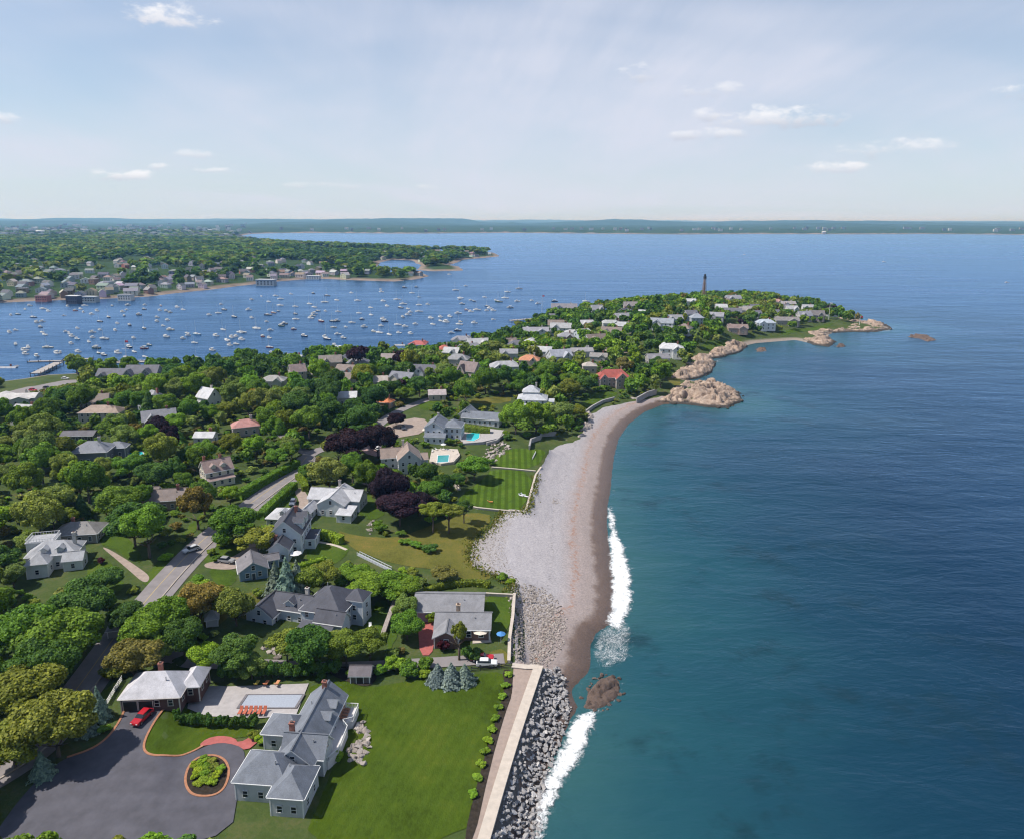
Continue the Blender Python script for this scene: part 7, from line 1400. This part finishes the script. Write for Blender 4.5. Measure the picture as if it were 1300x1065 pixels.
m = MB(); m.tube((0, 0, TH - 2.4), (0, 0, TH - .8), 1.2, 1.2, 10).tube((0, 0, TH - .8), (0, 0, TH + .4), 1.4, .1, 10); obj('lantern', m.mesh('lantern', plain('lantern_iron', (.02, .022, .026), .3)), lt)
def flagpole(label, px, py, H, flag=True, fc=(.5, .06, .08)):
    p = at(px, py); r_ = thing('flagpole', label, 'flagpole', p); m = MB(); m.tube((0, 0, -.3), (0, 0, H), .22, .12, 8); obj('pole', m.mesh('pole', WHITE), r_); m = MB(); m.tube((-H * .14, 0, H * .68), (H * .14, 0, H * .68), .09, .09, 6); obj('yardarm', m.mesh('yardarm', WHITE), r_)
    if flag: m = MB(); m.add([(.2 + .6 * i, .25 * math.sin(i * 1.4), H - .3 - zz_) for i in range(5) for zz_ in (0, 1.5)], [(2 * i, 2 * i + 1, 2 * i + 3, 2 * i + 2) for i in range(4)]); obj('flag', m.mesh('flag', plain('flag_cloth', fc, .8)), r_)
flagpole('tall white flagpole beside the grand shore clubhouse', 688, 402, 24); flagpole('white flagpole before the low white point house', 1052, 406, 17, True, (.6, .6, .62)); flagpole('white flagpole on the bare rocky tip', 1091, 413, 9); flagpole('white flagstaff behind the shingled clubhouse', 162, 466, 20)
q = atz(52, 301, 10); wt = thing('water_tower', 'white domed water tower beyond the town trees', 'water tower', (q[0], q[1], 8)); m = MB(); Rw = 21
m.tube((0, 0, 0), (0, 0, 34), Rw, Rw, 24); obj('tank', m.mesh('tank', WHITE), wt); m = MB()
for j in range(4): m.tube((0, 0, 34 + 3.2 * math.sin(j * .39)), (0, 0, 34 + 3.2 * math.sin((j + 1) * .39) * 1.0), Rw * math.cos(j * .39), Rw * math.cos((j + 1) * .39) + .1, 24)
obj('dome', m.mesh('dome', WHITE), wt)
# ------------------------------------------------------------------ the town across the harbour
WALLC = objcol('town_wall', .7); ROOFC = objcol('town_roof', .8); TRIMW = plain('trim_paint', (.68, .68, .68), .5)
TW = []
for kd, ax in (('gable', 'x'), ('gable', 'y'), ('hip', 'x')):
    TW.append(wingmeshes((0, 0, 12, 9, 6.0, kd, 3.4, ax), WALLC, ROOFC, TRIMW))
TW.append(wingmeshes((0, 0, 12, 9, 7.0, 'flat', 0, 'x'), WALLC, ROOFC, TRIMW))
_m = MB()
for z in (1.8, 4.4):
    for x in (-3.8, -1.2, 1.2, 3.8): _m.box(x, -4.52, z - .7, 1.1, .08, 1.4)
    for y in (-2.4, 2.4): _m.box(6.02, y, z - .7, .08, 1.1, 1.4); _m.box(-6.02, y, z - .7, .08, 1.1, 1.4)
TWIN = _m.mesh('window', glass())
_w1 = MB(); _w1.box(0, 0, -.7, 1.1, .08, 1.4); TW1 = _w1.mesh('window', glass())
WC = [('white', (.62, .62, .61), 7), ('grey', (.34, .345, .36), 4), ('cream', (.54, .49, .39), 3), ('brown', (.24, .17, .13), 3), ('red', (.30, .10, .075), 1), ('blue-grey', (.25, .29, .35), 2)]
RC = [('grey', (.20, .20, .215), 6), ('dark', (.085, .085, .10), 4), ('brown', (.20, .15, .13), 3), ('pale', (.32, .32, .33), 2)]
HZ = [((0, 372), (60, 383), 6), ((60, 370), (130, 381), 9), ((130, 364), (200, 377), 12), ((200, 354), (262, 370), 13), ((262, 346), (330, 363), 13), ((0, 352), (150, 371), 34), ((0, 330), (130, 352), 28), ((130, 335), (260, 356), 22), ((260, 335), (345, 350), 9), ((345, 345), (440, 356), 20), ((340, 330), (440, 345), 10), ((440, 325), (480, 350), 8), ((480, 320), (545, 330), 7), ((548, 321), (632, 326), 8), ((500, 346), (540, 354), 3), ((160, 318), (340, 335), 8), ((0, 312), (160, 330), 8)]
tp = []; trg = random.Random(8)
for (x0, y0), (x1, y1), n in HZ:
    k = 0; tries = 0
    while k < n and tries < 400:
        tries += 1; px, py = trg.uniform(x0, x1), trg.uniform(y0, y1); q = atz(px, py, 8)
        if sdist(np.array([q]), TOWN_S)[0] < 12 or any(math.hypot(q[0] - a[0], q[1] - a[1]) < 17 for a in tp): continue
        tp.append((*q, px, py)); k += 1
tz = htown(np.array([(a[0], a[1]) for a in tp])); tsd = sdist(np.array([(a[0], a[1]) for a in tp]), TOWN_S)
for (x, y, px, py), z, s_ in zip(tp, tz, tsd):
    wn, wc, _ = trg.choices(WC, [q[2] for q in WC])[0]; rn, rc, _ = trg.choices(RC, [q[2] for q in RC])[0]; t_ = trg.choices([0, 1, 2, 3], [5, 4, 2, 1])[0]; fw = trg.uniform(.85, 1.7)
    where = 'on the town waterfront' if s_ < 45 else 'on the wooded town point' if px > 475 else 'behind the town waterfront' if s_ < 160 else 'up among the town trees'
    sh_ = ('flat-topped' if t_ == 3 else 'hip-roofed' if t_ == 2 else 'gabled'); wd = 'wide ' if fw > 1.35 else 'narrow ' if fw < 1.05 else ''
    o = thing('town_house', f'{wd}{sh_} {wn} house with {rn} roof {where}', 'house', (x, y, z - .2 + (1.0 if s_ > 45 else 0)), R(trg.gauss(-8, 30)), f'town houses {where}'); sc_ = trg.uniform(.75, 1.0); fw *= .82; o.scale = (fw, trg.uniform(.75, 1.1), sc_)
    a = obj('wall', TW[t_][0], o); a.color = (*[v * trg.uniform(.85, 1.1) for v in wc], 1); b_ = obj('roof', TW[t_][1], o); b_.color = (*[v * trg.uniform(.8, 1.2) for v in rc], 1)
    if py > 340:
        for z2 in (1.8, 4.4):
            for x2 in (-3.6, 0, 3.6): obj('window', TW1, o, (x2, -4.53, z2))
for px, py, sx, sy, sz, wc, rc, lb in ((338, 360, 3.0, 1.6, 1.7, (.34, .40, .46), (.5, .5, .5), 'big blue-grey flat-roofed block at the water beyond the harbour'), (94, 382, 1.5, 1.3, 1.7, (.05, .06, .10), (.55, .55, .56), 'dark blue boathouse with white roof on the town waterfront'), (115, 380, 1.9, 1.2, 1.2, (.36, .42, .46), (.42, .43, .44), 'pale blue wharf building on the town waterfront'), (55, 379, 1.6, 1.2, 1.3, (.42, .16, .14), (.25, .14, .13), 'red brick wharf building on the town waterfront'), (450, 341, 3.4, 1.6, 1.2, (.7, .7, .7), (.55, .55, .55), 'long white boatyard hall near the inlet'), (398, 352, 2.4, 1.4, 1.0, (.66, .66, .66), (.52, .52, .52), 'white waterfront hall beyond the moorings'), (32, 350, 3.0, 1.6, 2.0, (.36, .33, .32), (.30, .29, .30), 'large brick mill among the town trees'), (70, 336, 3.6, 1.6, 1.8, (.38, .36, .36), (.30, .30, .32), 'long grey school building up in the town'), (160, 378, 1.8, 1.2, 1.3, (.62, .62, .6), (.2, .2, .22), 'white clapboard wharf house with dark roof on the quay')):
    x, y = atz(px, py, 4); z = float(htown(np.array([[x, y]]))[0]); o = thing('waterfront_building', lb, 'building', (x, y, max(z, .8)), R(-6)); o.scale = (sx * .8, sy * .8, sz * .75); a = obj('wall', TW[3][0], o); a.color = (*wc, 1); b_ = obj('roof', TW[3][1], o); b_.color = (*rc, 1)
    for z2 in (1.8, 4.4):
        for x2 in (-4.6, -2.3, 0, 2.3, 4.6): obj('window', TW1, o, (x2, -4.53, z2))
# ---- the town's trees across the harbour
pts = []; r_ = 860.0
while r_ < 5200:
    s = 10.5 + r_ * .0062; n = int(R(52) * r_ / s); a = R(-44) + (np.arange(n) + rng.uniform(0, 1, n)) * s / r_; q = r_ + rng.uniform(-.5, .5, n) * s; pts.append(np.stack([q * np.sin(a), q * np.cos(a), np.full(n, s)], 1)); r_ += s
T_ = np.vstack(pts); sd_ = sdist(T_[:, :2], TOWN_S); dens = fbm(T_[:, 0] / 130, T_[:, 1] / 130, 44, 3); D_ = np.hypot(T_[:, 0], T_[:, 1])
tx, ty, _ = projn(np.stack([T_[:, 0], T_[:, 1], np.full(len(T_), 8.0)], 1))
urban = np.clip(ss(360, 200, tx) * ss(318, 345, ty), 0, 1)
hb_ = np.array([(a[0], a[1]) for a in tp]); hd_ = np.hypot(hb_[:, 0], hb_[:, 1]); ok0 = np.ones(len(T_), bool)
for (hx, hy), hd in zip(hb_, hd_):
    al = (T_[:, 0] * hx + T_[:, 1] * hy) / hd; ac = np.abs(T_[:, 0] * hy - T_[:, 1] * hx) / hd; ok0 &= ~((ac < 11) & (al > hd - 34 - .012 * hd) & (al < hd + 9))
ok = ok0 & (sd_ > 10) & (rng.uniform(0, 1, len(T_)) > urban * .55) & (dens > .34 + .12 * ss(60, 10, sd_))
T_ = T_[ok]; zt = htown(T_[:, :2]) - .5; rt_ = T_[:, 2] * rng.uniform(.5, .78, len(T_)); ht_ = np.minimum(rt_ * rng.uniform(1.3, 1.9, len(T_)), 17)
merge('town_trees', 'green trees filling the town across the harbour', TINY, T_[:, 0], T_[:, 1], zt, rt_, ht_, [tuple(q * .74 for q in tint_of(pick(v, u), prng)[:3]) + (1.0,) for v, u in zip(fbm(T_[:, 0] / 160, T_[:, 1] / 160, 55, 3), rng.uniform(0, .945, len(T_)))], .05, 9)
print('TOWN', len(T_))
# ---- specks of far suburbs, too many and small to tell apart
fm = MB(); frg = random.Random(4)
for i in range(430):
    if i < 330: px, py = frg.uniform(-20, 330), 303 - abs(frg.gauss(0, 6.5))
    else: px, py = frg.uniform(330, 1320), frg.uniform(293.5, 297)
    if py < 285: continue
    q = atz(px, py, 12); s_ = math.hypot(*q) / 4500; fm.box(q[0], q[1], 6 if i < 330 else 8, frg.uniform(12, 26) * s_, 14, frg.uniform(9, 15) + (6 if i < 330 else 7), frg.choice([0, 0, 1, 2]))
FV = np.array(fm.v); zf_ = htown(FV[:, :2]); sdf = sdist(FV[:, :2], TOWN_S)
o = obj('far_suburbs', fm.mesh('far_suburbs', [plain('far_white', (.5, .5, .5), .7), plain('far_grey', (.3, .29, .29), .7), plain('far_roof', (.16, .15, .16), .7)])); tag(o, 'pale specks of houses along the far shore', None, None, 'stuff')
co = FV.copy(); co[:, 2] += np.maximum(zf_, 0) - 6; co[sdf < 0, 2] = -5; o.data.vertices.foreach_set('co', co.astype(np.float32).ravel())
# ------------------------------------------------------------------ rocks and town done; the air
mh = bpy.data.materials.new('haze'); mh.use_nodes = True; t = mh.node_tree; t.nodes.clear(); oo = N(t, 'ShaderNodeOutputMaterial'); pv = N(t, 'ShaderNodeVolumePrincipled'); pv.inputs['Color'].default_value = (.24, .53, 1.0, 1); pv.inputs['Absorption Color'].default_value = (1, 1, 1, 1); pv.inputs['Density'].default_value = HAZE; pv.inputs['Anisotropy'].default_value = .2; lk(t, pv.outputs[0], oo.inputs['Volume'])
m = MB(); m.box(0, 28000, -12, 130000, 66000, 192); tag(obj('haze', m.mesh('haze', mh)), 'thin blue haze', None, None, 'stuff')

for px, py, rot, c, lb in ((243, 700, -40, (.55, .56, .58), 'silver car driving along the grey road'), (372, 640, 5, (.12, .14, .18), 'dark blue car in the tan drive between hedges'), (288, 714, 80, (.3, .3, .31), 'grey car on the gravel drive'), (42, 497, 70, (.4, .02, .03), 'red car in the harbourside car park'), (60, 494, 75, (.05, .05, .06), 'black car in the harbourside car park'), (512, 545, 20, (.06, .07, .09), 'black car in the pale forecourt')): car(lb, px, py, rot, c)
